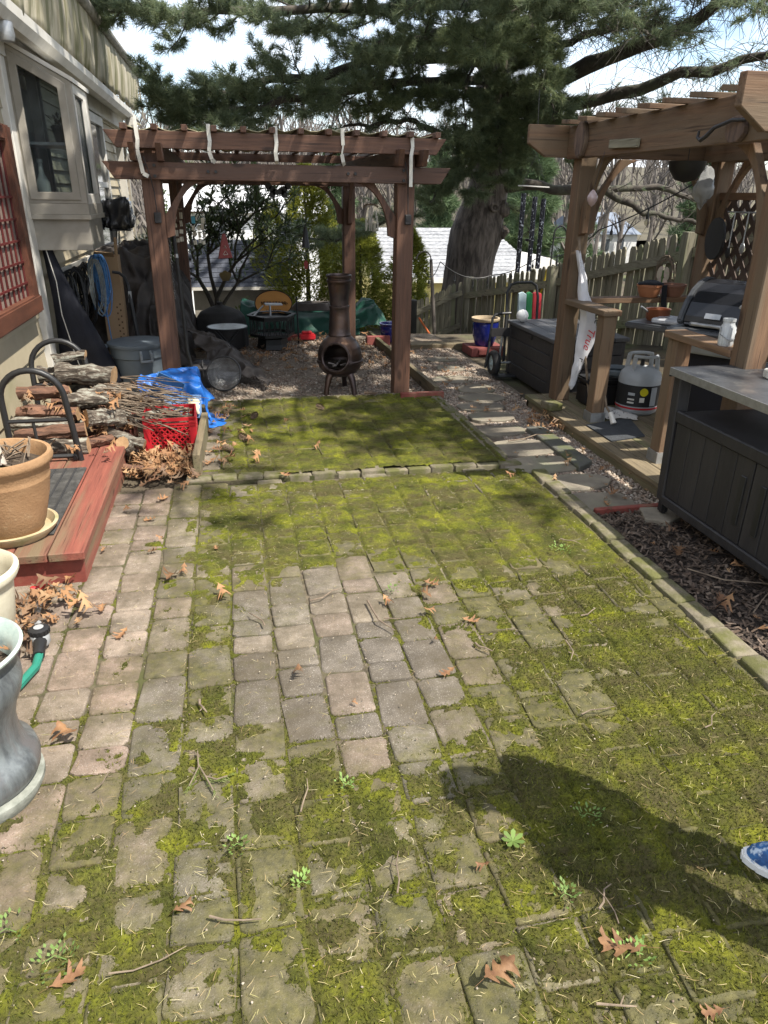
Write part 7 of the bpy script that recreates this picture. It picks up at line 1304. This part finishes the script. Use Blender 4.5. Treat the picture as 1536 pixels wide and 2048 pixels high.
bsh = MB(); bsh.box((0, 0, 0), (.135, .13, .010)); ms_ = bpy.data.meshes.new('shingle'); ms_.from_pydata(bsh.v, [], bsh.f); ms_.materials.append(slt); rot = math.atan2(rd_.z, rd_.y)
for r_ in range(10):
    for k in range(12):
        o = bpy.data.objects.new('shingle', ms_); COL.objects.link(o); o.parent = sh; c_ = RA+rd_*(.05+r_*.108)+rn_*(.012+R(0, .003)); o.location = Vector((-.60+k*.137+(.068 if r_ % 2 else 0), c_.y, c_.z))-ROOT[sh.name]; o.rotation_euler = (rot-.07, 0, 0)
# neighbour houses
def courses(t, x0, x1, A, B, n, m_, taper=0):
    A = Vector(A); B = Vector(B); d = (B-A); L_ = d.length/n; d.normalize(); nn_ = Vector((0, -d.z, d.y))
    for i in range(n):
        a = A+d*(L_*i)+nn_*.03; b_ = A+d*(L_*(i+1.15))+nn_*.005; x = taper*i/n; MB().add([(x0+x, a.y, a.z), (x1-x, a.y, a.z), (x1-x, b_.y, b_.z), (x0+x, b_.y, b_.z), (x0+x, a.y, a.z-.03), (x1-x, a.y, a.z-.03)], [(0, 1, 2, 3), (4, 5, 1, 0)]).build('shingle_course', m_, t)
wr = mat('pale_roof', (.30, .305, .31), (.16, .165, .175), 4, .9, stretch=(2.2, 4, 4), bump=0, var=.16, lo=.42, hi=.58)
n1 = thing('neighbour_house', 'pale grey roofed yellow house beyond the pine trunk', 'house', (8, 26, -2.7)); MB().bb(4.6, 10.4, 24.3, 31, -3.4, -1.0).build('wall', mat('yellow_siding', (.58, .50, .20), (.5, .42, .17), 3, .8), n1); MB().bb(4.5, 10.6, 23.95, 24.02, -1.05, -.88).build('gutter', M['white'], n1); courses(n1, 4.5, 10.6, (0, 24, -.93), (0, 27.4, .50), 14, wr, .9)
MB().add([(5.4, 27.4, .50), (9.7, 27.4, .50), (10.6, 31, -.93), (4.5, 31, -.93)], [(0, 1, 2, 3)]).build('rear_roof', wr, n1)
MB().add([(10.4, 23.5, -.2), (11.9, 23.5, -.95), (11.9, 26, -.95), (10.4, 26, -.2), (9.2, 23.5, -.9), (9.2, 26, -.9)], [(0, 1, 2, 3), (0, 3, 5, 4), (0, 4, 1)]).build('porch_roof', M['white'], n1)
MB().bb(6.0, 6.5, 24.28, 24.30, -2.2, -1.4).build('window', mat('house_window', (.05, .06, .07), (.08, .09, .1), 3, .1), n1)
n2 = thing('neighbour_house', 'far white house with slate roof above the picket fence', 'house', (24, 46, -3)); MB().bb(21.8, 25.9, 45, 50, -4, -.45).build('wall', mat('far_white', (.62, .62, .60), (.55, .55, .53), 2, .8), n2); MB().add([(21.6, 44.8, -.5), (26.1, 44.8, -.5), (25.4, 47.4, .75), (22.0, 47.4, .75), (26.1, 50.2, -.5), (21.6, 50.2, -.5)], [(0, 1, 2, 3), (3, 2, 4, 5), (1, 4, 2), (0, 3, 5)]).build('roof', mat('far_slate', (.19, .22, .27), (.15, .175, .215), 3, .9), n2)
for x in (23.6, 24.6): MB().bb(x, x+.4, 44.96, 44.99, -1.5, -.8).build('window', bpy.data.materials['house_window'], n2)
n3 = thing('neighbour_house', 'bright white house glimpsed through the broadleaf bush', 'house', (.8, 23, -2.5)); MB().bb(-1.5, 2.6, 22, 28, -3.4, 1.09).build('wall', mat('bright_white_siding', (.80, .80, .78), (.75, .75, .73), 2, .7), n3); MB().add([(-1.8, 21.8, 1.1), (2.9, 21.8, 1.1), (2.9, 24.8, 2.0), (-1.8, 24.8, 2.0), (2.9, 28, 1.1), (-1.8, 28, 1.1)], [(0, 1, 2, 3), (3, 2, 4, 5), (1, 4, 2), (0, 3, 5)]).build('roof', mat('grey_white_roof', (.50, .50, .50), (.42, .42, .42), 4, .9), n3)
MB().bb(1.45, 1.75, 21.96, 21.99, .3, .75).build('window', bpy.data.materials['house_window'], n3); MB().bb(-.3, 0, 21.96, 21.99, .3, .75).build('window', bpy.data.materials['house_window'], n3)
# bare woods, and a few trees one can tell apart
bw = mat('bare_wood', (.17, .15, .13), (.11, .095, .085), 3, .95, bump=0)
def bare(b, p, d, ln, r_, lev, rr_, mx_):
    q = p+d*ln; b.tube([p, (p+q)/2+Vector((rr_.uniform(-.04, .04)*ln, 0, 0)), q], [r_, r_*.8, r_*.6], 4 if lev else 6, False)
    if lev < mx_:
        for k in range(3 if lev else 5):
            st_ = p.lerp(q, rr_.uniform(.45, 1) if lev == 0 else rr_.uniform(.3, 1)); nd = (d*.8+Vector((rr_.uniform(-.7, .7), rr_.uniform(-.7, .7), rr_.uniform(0, .5)))).normalized(); bare(b, st_, nd, ln*rr_.uniform(.4, .62), r_*.5, lev+1, rr_, mx_)
rr4 = random.Random(21); wd_ = MB()
for i in range(300):
    y = rr4.uniform(40, 105); x = rr4.uniform(-.35, .75)*y; z = float(hz(x, y)); bare(wd_, Vector((x, y, z)), Vector((rr4.uniform(-.05, .05), 0, 1)).normalized(), rr4.uniform(3.5, 7), rr4.uniform(.10, .2), 0, rr4, 3)
tag(wd_.build('bare_woods', bw, loc=(0, 0, 0)), 'hazy leafless woods on the slope beyond the houses', 'woods', kind='stuff')
for (x, y, h, lb) in ((17.5, 34, 6, 'bare tree standing behind the wind chime'), (-2.2, 26, 5.5, 'bare tree with fine twigs beyond the house corner'), (3.2, 30, 5.5, 'bare tree behind the middle of the pergola'), (14.2, 30, 5, 'bare tree between pine and far canopy post')):
    t = thing('bare_tree', lb, 'tree', (x, y, float(hz(x, y)))); b = MB(); bare(b, Vector((x, y, float(hz(x, y)))), Vector((0, 0, 1)), h*.6, .13, 0, rr4, 4); b.build('trunk', bw, t)
def conifer(c, h, r_, n, seed, label):
    rg_ = np.random.default_rng(seed); t = thing('pine_tree', label, 'tree', c); zz = h*(.2+.8*rg_.random(n)); a = rg_.random(n)*6.28; rad = r_*(1-zz/h*.85)*(.35+.65*rg_.random(n)**.6)*(.7+.3*np.sin(zz*5)); P = np.stack([c[0]+rad*np.cos(a), c[1]+rad*np.sin(a), c[2]+zz], 1); V_, F_ = needles(P, np.stack([np.cos(a), np.sin(a), np.full(n, .3)], 1), 9, .42, .02, rg_, .6); fobj('foliage', V_, F_, islandmat('far_pine', [(.06, .10, .05), (.10, .15, .07), (.14, .19, .09)], .7, .2) if 'far_pine' not in bpy.data.materials else bpy.data.materials['far_pine'], t); MB().tube([c, (c[0], c[1], c[2]+h)], [.16, .03], 8).build('trunk', bw, t)
conifer((12.4, 30, -2.7), 7.2, 1.9, 2600, 1, 'pale green pine beyond the fence left of the canopy'); conifer((25.5, 38, -2.9), 7.5, 2.2, 2600, 2, 'distant pine behind the canopy lattice'); conifer((9.5, 34, -2.8), 6.5, 1.8, 2000, 3, 'distant pine left of the wind chime'); conifer((19.5, 40, -2.9), 6.0, 1.7, 1600, 4, 'distant pine framed by the canopy arch'); conifer((15.5, 42, -2.9), 8.0, 2.3, 2200, 5, 'distant pine just right of the big pine trunk'); conifer((5.0, 36, -2.9), 7.0, 2.0, 2000, 6, 'distant pine behind the right pergola post')
hm_ = mat('dry_hillside', (.115, .10, .065), (.07, .062, .042), .4, .95, bump=0)
V, F = gridsheet(-90, 140, 60, 58, 165, 30, lambda x, y: hz(x, y)+.15+1.2*fbm(x, y, .05, 4)); tag(fobj('hillside', V, F, hm_, smooth=True, loc=(0, 0, 0)), kind='structure')
# ================================================================ PERSON at the right edge (only a shoe shows)
pe = thing('person', 'person in dark trousers and blue patterned shoes at the right edge', 'person', (1.31, .86, 0))
J = dict(pel=(1.46, 1.08, .90), ch=(1.45, 1.08, 1.15), nk=(1.44, 1.08, 1.38), hd=(1.42, 1.08, 1.50), tp=(1.42, 1.08, 1.60), hl=(1.46, 1.16, .86), kl=(1.44, 1.16, .48), al=(1.45, 1.15, .10), hr=(1.46, 1.0, .86), kr=(1.46, .99, .48), ar=(1.50, .98, .10), sl=(1.45, 1.25, 1.33), el=(1.46, 1.29, 1.08), wl=(1.40, 1.25, .86), sr=(1.45, .91, 1.33), er=(1.46, .87, 1.08), wr=(1.40, .91, .86))
RD = dict(pel=.19, ch=.20, nk=.055, hd=.085, tp=.07, hl=.09, kl=.06, al=.045, hr=.09, kr=.06, ar=.045, sl=.06, el=.042, wl=.03, sr=.06, er=.042, wr=.03)
J = {k: (v[0]-.15, v[1]-.22, v[2]*.95) for k, v in J.items()}
J['kl'] = (1.345, .97, .46); J['al'] = (1.40, 1.0, .10)
E_ = [('pel', 'ch'), ('ch', 'nk'), ('nk', 'hd'), ('hd', 'tp'), ('pel', 'hl'), ('hl', 'kl'), ('kl', 'al'), ('pel', 'hr'), ('hr', 'kr'), ('kr', 'ar'), ('ch', 'sl'), ('sl', 'el'), ('el', 'wl'), ('ch', 'sr'), ('sr', 'er'), ('er', 'wr')]
ks = list(J); me = bpy.data.meshes.new('body'); L0 = ROOT[pe.name]; me.from_pydata([Vector(J[k])-L0 for k in ks], [(ks.index(a), ks.index(b)) for a, b in E_], [])
bo = bpy.data.objects.new('body', me); COL.objects.link(bo); adopt(bo, pe, None); sk = bo.modifiers.new('skin', 'SKIN'); sb_ = bo.modifiers.new('sub', 'SUBSURF'); sb_.levels = 2; sb_.render_levels = 2
for i, k in enumerate(ks): me.skin_vertices[0].data[i].radius = (RD[k], RD[k]); me.skin_vertices[0].data[i].use_root = (k == 'pel')
me.materials.append(mat('dark_clothes', (.035, .04, .06), (.025, .03, .045), 5, .85))
hd = Vector((1.25, .86, 1.46)); MB().blob(hd+Vector((.015, 0, .03)), (.095, .082, .105), 16, 12, .03).build('hair', mat('brown_hair', (.06, .035, .02), (.04, .025, .015), 30, .6), pe, smooth=True)
MB().blob(hd+Vector((-.03, 0, -.02)), (.075, .066, .09), 16, 12, .0).build('face', mat('skin', (.5, .3, .22), (.45, .27, .2), 6, .5), pe, smooth=True)
ht_ = MB()
for (wx, wy) in ((1.25, 1.02), (1.25, .69)):
    ht_.blob((wx-.05, wy, 0.83), (.045, .035, .018), 10, 8, .03)
    for k in range(4): ht_.tube([(wx-.08, wy-.024+.016*k, .827), (wx-.09, wy-.022+.015*k, .795), (wx-.09-.01*(k in (1, 2)), wy-.02+.014*k, .765)], [.009, .0085, .007], 7)
    ht_.tube([(wx-.04, wy-.03, .83), (wx-.075, wy-.045, .815), (wx-.085, wy-.05, .785)], [.011, .009, .008], 7)
ht_.build('hands', bpy.data.materials['skin'], pe, smooth=True)
um_ = mat('blue_tie_dye', (.03, .13, .33), (.01, .04, .14), 22, .6, bump=.2, bscale=120, c3=(.45, .55, .66), s3=30, lo3=.50, hi3=.58, var=0)
for (tx_, ty_, an) in ((1.225, 1.14, -.62), (1.30, .80, -.55)):
    m_ = Matrix.Translation((tx_, ty_, 0)) @ Matrix.Rotation(an, 4, 'Z'); st_ = [(0, .012, .012), (.012, .026, .035), (.035, .038, .05), (.075, .047, .062), (.12, .045, .075), (.17, .037, .085), (.21, .035, .09), (.25, .034, .085), (.272, .022, .06)]; n = 18; up_ = MB(); so_ = MB()
    for (x, hw, hh) in st_:
        for k in range(n): a = 2*PI*k/n; c_, s_ = math.cos(a), math.sin(a); up_.v.append(tuple(m_ @ Vector((x+.004, hw*.97*(abs(c_)**.8)*(1 if c_ > 0 else -1), .018+max(0, s_)**.85*hh*(1 if s_ > 0 else 0)))))
    for i in range(len(st_)-1):
        for k in range(n): k2 = (k+1) % n; up_.f.append((i*n+k, (i+1)*n+k, (i+1)*n+k2, i*n+k2))
    up_.f.append(tuple(range(n))); up_.f.append(tuple(reversed(range((len(st_)-1)*n, len(st_)*n))))
    ol = [(x-.006 if x < .01 else x+.004*(x > .26), hw*1.06) for x, hw, _ in st_]; so_.prism([m_ @ Vector((x, y, 0)) for x, y in ol]+[m_ @ Vector((x, -y, 0)) for x, y in reversed(ol)], (0, 0, .003), (1, 0, 0), (0, 1, 0), (0, 0, .028))
    s0 = so_.build('shoe_sole', mat('white_sole', (.68, .68, .66), (.6, .6, .58), 30, .6) if 'white_sole' not in bpy.data.materials else bpy.data.materials['white_sole'], pe, smooth=True, bevel=.005, seg=2); up_.build('shoe_upper', um_, pe, smooth=True)
# ================================================================ LEAVES, TWIGS, WEEDS, NEEDLE LITTER
def oak_outline():
    st_ = [(0, .012), (.08, .03), (.15, .12), (.21, .24), (.25, .20), (.29, .08), (.36, .06), (.43, .20), (.50, .38), (.55, .33), (.60, .14), (.66, .08), (.72, .18), (.79, .30), (.83, .20), (.88, .10), (.94, .07), (1.0, .01)]
    return st_
OAK = oak_outline()
def leaf_verts(ln, curl, bend, rr_):
    vs = []; fs = []
    for (t, w_) in OAK:
        for s in (-1, -.5, 0, .5, 1):
            k = abs(s); y = s*w_*ln*rr_.uniform(.9, 1.1) if s else 0; x = (t-.5)*ln+(k*w_*.55*ln*(1 if w_ > .15 else .2)*rr_.uniform(.6, 1.2)); z = curl*(y/ln)**2*ln*3*(.4+t)+bend*math.sin((t-.1)*3.0)*ln+.10*y*math.sin(t*5)+rr_.uniform(-.008, .008)*ln; vs.append((x, y, z))
    for i in range(len(OAK)-1):
        for k in range(4): a = i*5+k; fs.append((a, a+5, a+6, a+1))
    b = len(vs); x0 = -.5*ln; vs += [(x0, .004*ln, 0), (x0, -.004*ln, 0), (x0-.28*ln, -.02*ln, .03*ln), (x0-.28*ln, -.028*ln, .03*ln)]; fs.append((b, b+1, b+3, b+2)); return vs, fs
rl = random.Random(31); LM = []
for k in range(7):
    vs, fs = leaf_verts(1, rl.choice((-1, 1))*rl.uniform(.3, 1.3), rl.uniform(.06, .26)*rl.choice((-1, 1)), rl); zmin = min(v[2] for v in vs); me = bpy.data.meshes.new('oak_leaf'); me.from_pydata([(x, y, z-zmin) for x, y, z in vs], [], fs); me.materials.append(M['leafbrown']); me.polygons.foreach_set('use_smooth', np.ones(len(fs), bool)); LM.append((me, [(x, y, z-zmin) for x, y, z in vs], fs))
LP = [(-.123, 2.75, .10, 'star shaped orange oak leaf on the mossy middle pavers'), (-.512, 2.526, .085, 'orange oak leaf on a bare paver right of the hose'), (-.607, 1.938, .12, 'large orange oak leaf on pavers beside the urn base'), (-.459, 3.241, .06, 'small oak leaf right of the red step corner'), (-.348, 2.956, .11, 'reddish brown curled oak leaf left of the star shaped leaf'), (.142, 2.123, .075, 'single pinkish brown leaf lying in the centre of the bare pavers'), (.678, 2.053, .075, 'tan oak leaf at the lower right of the bare pavers'), (.715, 2.461, .065, 'small oak leaf in the centre right of the bare pavers'), (.866, 2.368, .085, 'pale orange oak leaf at the right edge of the bare pavers'), (.561, 2.562, .07, 'small oak leaf beside the bent grey twig'), (.788, 2.694, .08, 'orange oak leaf uppermost of the cluster on bare pavers'), (.74, 2.60, .075, 'oak leaf overlapping the cluster on the bare pavers'), (.534, 1.232, .045, 'tiny tan leaf scrap beside the rosette weed'), (.781, .972, .125, 'large curled brown leaf in the bottom right foreground'), (.471, .956, .115, 'folded orange leaf at the bottom centre foreground'), (-.455, 1.138, .09, 'orange oak leaf at the lower left beside the chickweed'), (-.214, 1.259, .06, 'pale curled bark chip on the lower left moss'), (-.617, 2.737, .09, 'brown oak leaf below the corner of the red step'), (-.689, 3.293, .05, 'tiny leaf against the foot of the red step'), (-.433, 3.358, .05, 'tiny leaf on bare pavers two rows right of step'), (.248, 4.11, .08, 'brown oak leaf lying on the patio step edge'), (.5, 4.586, .09, 'brown oak leaf alone on the upper moss'), (-.159, 3.225, .05, 'tiny leaf at the left edge of the rear moss'), (1.95, 2.239, .11, 'orange oak leaf on mulch beside the edging bricks'), (2.10, 3.50, .12, 'brown oak leaf on gravel before the charcoal cart'), (.318, 1.944, .03, 'leaf scrap below the single pinkish brown leaf'), (.684, 2.246, .04, 'leaf scrap just above the tan oak leaf'), (-.50, 3.62, .09, 'small oak leaf midway along the red step'), (-.62, 3.75, .08, 'oak leaf close to the long side of the step'), (-.46, 3.9, .10, 'oak leaf just in front of the leaf drift'), (1.62, 3.9, .08, 'oak leaf at the right end of the patio step'), (2.05, 2.75, .12, 'brown oak leaf on the mulch near the cart foot'), (2.0, 2.05, .10, 'oak leaf on mulch nearest the right frame edge'), (.35, 5.2, .07, 'small leaf in the middle of the upper moss'), (.9, .80, .06, 'small leaf at the very bottom right corner'), (-.30, 3.0, .07, 'small leaf beside the reddish brown curled leaf'), (-.75, 1.56, .10, 'leaf partly hidden by the urn base')]
for i, (x, y, s, lb) in enumerate(LP):
    o = bpy.data.objects.new('oak_leaf', LM[i % 7][0]); COL.objects.link(o); zz = .012 if y < 4.1 else UZ+.014
    if x > 1.88: zz = .03
    o.location = (x, y, zz); s *= .86; o.scale = (s, s, s); o.rotation_euler = (rl.uniform(-.15, .15), rl.uniform(-.15, .15), rl.uniform(0, 6.28)); tag(o, lb or 'small dry brown oak leaf scattered on the patio', 'leaf', 'oak leaves fallen on the patio')
def litter(name, n, fn, smin, smax, label, seed, tilt=.5):
    r_ = random.Random(seed); VV = []; FF = []; off = 0
    for k in range(n):
        p = fn(r_)
        if p is None: continue
        me, vs, fs = LM[r_.randrange(7)]; s = r_.uniform(smin, smax); m_ = Matrix.Rotation(r_.uniform(0, 6.28), 3, 'Z') @ Matrix.Rotation(r_.uniform(-tilt, tilt), 3, 'X') @ Matrix.Rotation(r_.uniform(-tilt, tilt), 3, 'Y')
        q = np.array(vs)*s @ np.array(m_).T+np.array(p); VV.append(q); FF.append(np.array(fs)+off); off += len(vs)
    tag(fobj(name, np.concatenate(VV), np.concatenate(FF), LITT, loc=(0, 0, 0)), label, 'leaves', kind='stuff')
LITT = islandmat('leaf_litter', [(.16, .085, .05), (.33, .18, .085), (.24, .125, .06), (.38, .24, .125), (.12, .07, .045), (.28, .20, .13)], .75, .15)
def f1(r_):
    if r_.random() < .45: x = r_.uniform(-.68, -.28); y = r_.gauss(4.42, .12); return (x, y, .012+abs(r_.gauss(0, .02)))
    if r_.random() < .5: return (r_.uniform(-1.35, -.72), r_.uniform(4.15, 5.1), PZ+.01+abs(r_.gauss(0, .04))) if r_.random() < .6 else (r_.uniform(-1.3, -.6), r_.uniform(4.5, 5.0), r_.uniform(.30, .44))
    return (r_.uniform(-.72, -.3), r_.uniform(4.3, 5.2), .01+abs(r_.gauss(0, .03)))
litter('leaf_pile', 420, f1, .055, .105, 'drift of dry oak leaves around the firewood and red crate', 1)
def f2(r_): return (r_.gauss(-.90, .09), r_.gauss(2.72, .13), .012+abs(r_.gauss(0, .03)))
litter('leaf_pile', 80, f2, .05, .10, 'dry oak leaves gathered around the hose valve by the step', 2)
def f3(r_): return (r_.uniform(-.6, 1.6), r_.uniform(7.0, 9.0), -.005+abs(r_.gauss(0, .015)))
litter('leaf_litter', 300, f3, .05, .10, 'brown leaf litter on the gravel under the rear pergola', 3, .3)
def f4(r_): return (r_.uniform(-.25, .1), r_.uniform(4.3, 5.7), UZ+.012+abs(r_.gauss(0, .008)))
litter('leaf_litter', 45, f4, .05, .09, 'scattered dry leaves along the left edge of the upper patio', 4, .3)
def f5(r_): return (r_.uniform(2.15, 2.4), r_.gauss(4.95, .12), .012+abs(r_.gauss(0, .012)))
litter('leaf_litter', 34, f5, .05, .09, 'dry leaves caught along the cedar deck edge', 5, .3)
def f6(r_): return (r_.uniform(1.8, 2.45), r_.uniform(3.3, 8.0), .012+abs(r_.gauss(0, .006)))
litter('leaf_litter', 80, f6, .03, .07, 'leaf scraps strewn over the gravel path', 6, .3)
def f7(r_): return (r_.uniform(1.95, 2.9), r_.uniform(1.4, 3.2), .025+abs(r_.gauss(0, .006)))
litter('leaf_litter', 60, f7, .03, .08, 'leaf scraps on the dark mulch by the cart', 7, .3)
def f8(r_): a = r_.uniform(0, 6.28); q = r_.uniform(0, .14); return (cc[0]+q*math.cos(a), cc[1]+q*math.sin(a), .21+r_.uniform(0, .02)) if r_.random() < .5 else (uc[0]+q*.9*math.cos(a), uc[1]+q*.9*math.sin(a), .43)
cc = (-1.065, 2.60); litter('leaf_litter', 30, f8, .05, .08, 'dry leaves lying in the cream pot and the urn', 8, .4)
# twigs
TW = [(.479, 2.585, .545, 2.342, .008, 'bent grey twig in the middle of the bare pavers'), (.238, 2.63, .40, 2.71, .005, 'thin curved twig left of the bent grey twig'), (.832, 2.201, .88, 2.135, .007, 'short pale twig right of the bare pavers'), (-.201, 2.048, -.175, 1.978, .008, 'short dark stick on a bare paver left of centre'), (1.05, 1.736, 1.185, 1.754, .004, 'thin straight twig on the right hand moss'), (.771, 1.064, .834, 1.122, .005, 'twig just above the large curled leaf'), (.661, .859, .743, .837, .005, 'forked pale twig at the bottom right foreground'), (-.154, 1.225, -.031, 1.194, .005, 'pale twig below the pale bark chip'), (-.369, 1.127, -.204, 1.159, .0035, 'long thin twig across the lower left moss'), (-.487, 1.694, -.434, 1.768, .0035, 'thin twig right of the urn base'), (1.324, 2.31, 1.413, 2.353, .005, 'twig near the right edging on middle moss'), (1.548, 3.005, 1.623, 2.934, .005, 'twig lying on the rear right moss'), (1.185, 2.153, 1.147, 2.027, .005, 'twig lying lengthwise on the right moss'), (.04, 2.471, -.02, 2.58, .006, 'curved twig below the star shaped leaf'), (.09, 1.5, .12, 1.62, .004, 'slim twig in the near centre of the moss'), (.30, 1.2, .33, 1.32, .004, 'curved twig left of the rosette weed'), (.80, 1.02, .79, 1.12, .003, 'very thin twig touching the large curled leaf'), (1.42, 1.6, 1.5, 1.66, .004, 'twig between the shadow and the right edging'), (2.0, 2.6, 2.45, 2.35, .006, 'long bare twig lying across the mulch'), (2.05, 2.2, 2.35, 2.5, .005, 'thin twig crossing the long mulch twig'), (1.85, 4.55, 2.25, 4.62, .008, 'dark stick lying across the stepping stones')]
for i, (xa, ya_, xb, yb_, r_, lb) in enumerate(TW):
    a = Vector((xa, ya_, .022)); b_ = Vector((xb, yb_, .022)); n_ = Vector((-(b_-a).y, (b_-a).x, 0)); r_ *= .65; m_ = MB().tube([a, a.lerp(b_, .3)+n_*rl.uniform(-.12, .12), a.lerp(b_, .65)+n_*rl.uniform(-.12, .12)+Vector((0, 0, .006)), b_], [r_, r_*.8, r_*.7, r_*.4], 6)
    if i % 3 == 0: m_.tube([a.lerp(b_, .6), a.lerp(b_, .75)+n_*rl.choice((-.25, .25))], [r_*.6, r_*.3], 5)
    tag(m_.build('twig', M['twig']), lb or 'thin dry twig lying on the mossy pavers', 'twig', 'twigs fallen on the ground')
# pine cones on the upper patio
for i, (x, y, lb) in enumerate(((.113, 5.382, 'pine cone on the upper moss nearest the mesh screen'), (.014, 4.86, 'pine cone at the left edge of the upper moss'), (-.087, 4.632, 'pine cone by the leaves left of the upper patio'), (.634, 5.551, 'pine cone lying right of centre on the upper moss'), (1.109, 5.9, 'pine cone at the foot of the chiminea'))):
    b = MB(); a = R(0, 6.28); m_ = Matrix.Translation((x, y, UZ+.03)) @ Matrix.Rotation(a, 4, 'Z') @ Matrix.Rotation(PI/2, 4, 'Y')
    for q in range(9):
        z = -.05+.012*q; rad = .019*math.sin(PI*(q+1.2)/10.5)
        for k in range(8): an = 2*PI*k/8+q*.4; c_ = Vector((rad*math.cos(an), rad*math.sin(an), z)); t_ = Vector((math.cos(an)*.8, math.sin(an)*.8, .6)); s_ = Vector((-math.sin(an), math.cos(an), 0))*.007; b.add([m_ @ (c_-s_), m_ @ (c_+s_), m_ @ (c_+t_*.012)], [(0, 1, 2)])
    b.tube([m_ @ Vector((0, 0, -.05)), m_ @ Vector((0, 0, .05))], .009, 6); tag(b.build('pine_cone', mat('pine_cone', (.17, .12, .08), (.09, .06, .04), 30, .9) if 'pine_cone' not in bpy.data.materials else bpy.data.materials['pine_cone']), lb, 'pine cone', 'pine cones on the upper patio')
# small weeds and conifer sprigs
wgm = leafmat('weed_green', (.22, .33, .09), (.15, .24, .06), 9, .6, .35)
WD = [(-.086, 1.423, .03, 'pale weed sprig at the lower left of the patio'), (.072, 1.277, .025, 'small bright weed in the near centre of the moss'), (.234, 1.576, .035, 'feathery weed sprig below the bare pavers'), (.88, 1.339, .04, 'feathery weed in the shadow near the shoe'), (.71, 1.117, .03, 'pale weed beside the large curled leaf'), (-.495, 1.186, .052, 'chickweed clump at the lower left foreground'), (.80, .945, .045, 'bright weed tuft under the large curled leaf'), (-.62, 1.277, .05, 'weed tuft at the left edge of the foreground'), (1.5, 2.9, .05, 'grey green sprig on the rear right moss'), (.6, 2.66, .025, 'tiny green leaf by the bare pavers')]
for i, (x, y, s, lb) in enumerate(WD):
    b = MB()
    for k in range(int(20+s*350)):
        a = rl.uniform(0, 6.28); q = s*rl.random()**.6; p = Vector((x+q*math.cos(a), y+q*math.sin(a), .012+rl.uniform(0, .02))); d = Vector((math.cos(a)*.6, math.sin(a)*.6, rl.uniform(.2, .9))).normalized()*rl.uniform(.008, .016); s_ = frame(d)[1]*.004; b.add([p, p+d*.5+s_, p+d, p+d*.5-s_], [(0, 1, 2, 3)])
    b.tube([(x-s*.5, y, .012), (x, y+s*.2, .018), (x+s*.5, y, .012)], .0015, 4); tag(b.build('weed', wgm), lb, 'weed', 'small weeds in the paver joints', kind=None)
t = thing('rosette_weed', 'small broadleaf weed rosette at the edge of the shadow', 'weed', (.641, 1.299, .01))
for k in range(7): a = k*.9+.3; d = Vector((math.cos(a), math.sin(a), .35)); s_ = Vector((-math.sin(a), math.cos(a), 0))*.009; p = Vector((.641, 1.299, .014)); MB().add([p, p+d*.013+s_*.6, p+d*.026+s_*.75, p+d*.033, p+d*.026-s_*.75, p+d*.013-s_*.6], [(0, 1, 2, 3, 4, 5)]).build('leaf', leafmat('rosette_leaf', (.18, .27, .07), (.13, .2, .05)) if k == 0 else bpy.data.materials['rosette_leaf'], t)
sp = thing('conifer_sprig', 'yellow green hemlock sprig lying on the lower left pavers', 'sprig', (-.198, 1.698, .012)); c3_ = [[(-.20, 1.80, .02), (-.195, 1.73, .02), (-.22, 1.66, .018)], [(-.195, 1.74, .02), (-.17, 1.68, .02), (-.15, 1.63, .018)], [(-.175, 1.69, .02), (-.14, 1.67, .02), (-.11, 1.68, .018)]]
TP, TD = [], []
for c_ in c3_:
    MB().tube(c_, .0022, 5).build('stem', M['twig'], sp); cv_ = curve(c_, 14)
    for j in range(5, 15): TP.append(tuple(cv_[j])); TD.append(tuple((cv_[min(j+1, 14)]-cv_[j-1]).normalized()))
V, F = needles(np.array(TP), np.array(TD), 12, .016, .0012, np.random.default_rng(4), .8); V[:, 2] = np.clip(V[:, 2], .012, .04); fobj('needles', V, F, leafmat('hemlock', (.20, .24, .06), (.14, .18, .05)), sp)
# fallen pine needles, seeds and grit over the patio
rg = np.random.default_rng(77); n = 4200; P = np.stack([rg.uniform(-.9, 1.78, n), .45+3.6*rg.random(n)**1.5, rg.uniform(.010, .020, n)], 1); P = P[rg.random(n) < .35+.65*ss(.2, .8, cov(P[:, 0], P[:, 1]))]; n = len(P); a = rg.random(n)*6.28; L_ = rg.uniform(.012, .04, n); bd = rg.normal(0, .35, n); wd = .0005
d1 = np.stack([np.cos(a), np.sin(a), np.zeros(n)], 1); d2 = np.stack([np.cos(a+bd), np.sin(a+bd), rg.normal(0, .1, n)], 1); s1 = np.stack([-np.sin(a), np.cos(a), np.zeros(n)], 1)*wd; m1 = P+d1*L_[:, None]*.5; e1_ = m1+d2*L_[:, None]*.5
V = np.stack([P-s1, P+s1, m1+s1, m1-s1, e1_], 1).reshape(-1, 3); b5 = np.arange(n)[:, None]*5; V = V; F = np.concatenate([b5+np.array([0, 1, 2]), b5+np.array([0, 2, 3]), b5+np.array([3, 2, 4])])
tag(fobj('fallen_needles', V, F, islandmat('dead_needles', [(.36, .27, .12), (.24, .16, .08), (.46, .38, .20), (.30, .28, .10), (.5, .44, .28)], .8), loc=(0, 0, 0)), 'tan fallen pine needles scattered over the mossy pavers', 'pine needles', kind='stuff')
n = 1500; P = np.stack([rg.uniform(-.9, 1.78, n), .45+3.6*rg.random(n)**1.4, rg.uniform(.008, .014, n)], 1); V, F = pebbles(P, .0028, .6, rg); tag(fobj('grit', V, F, islandmat('grit', [(.30, .25, .18), (.20, .16, .11), (.38, .33, .26), (.14, .10, .07)], .9), loc=(0, 0, 0)), 'seed husks and grit sprinkled over the patio', 'grit', kind='stuff')
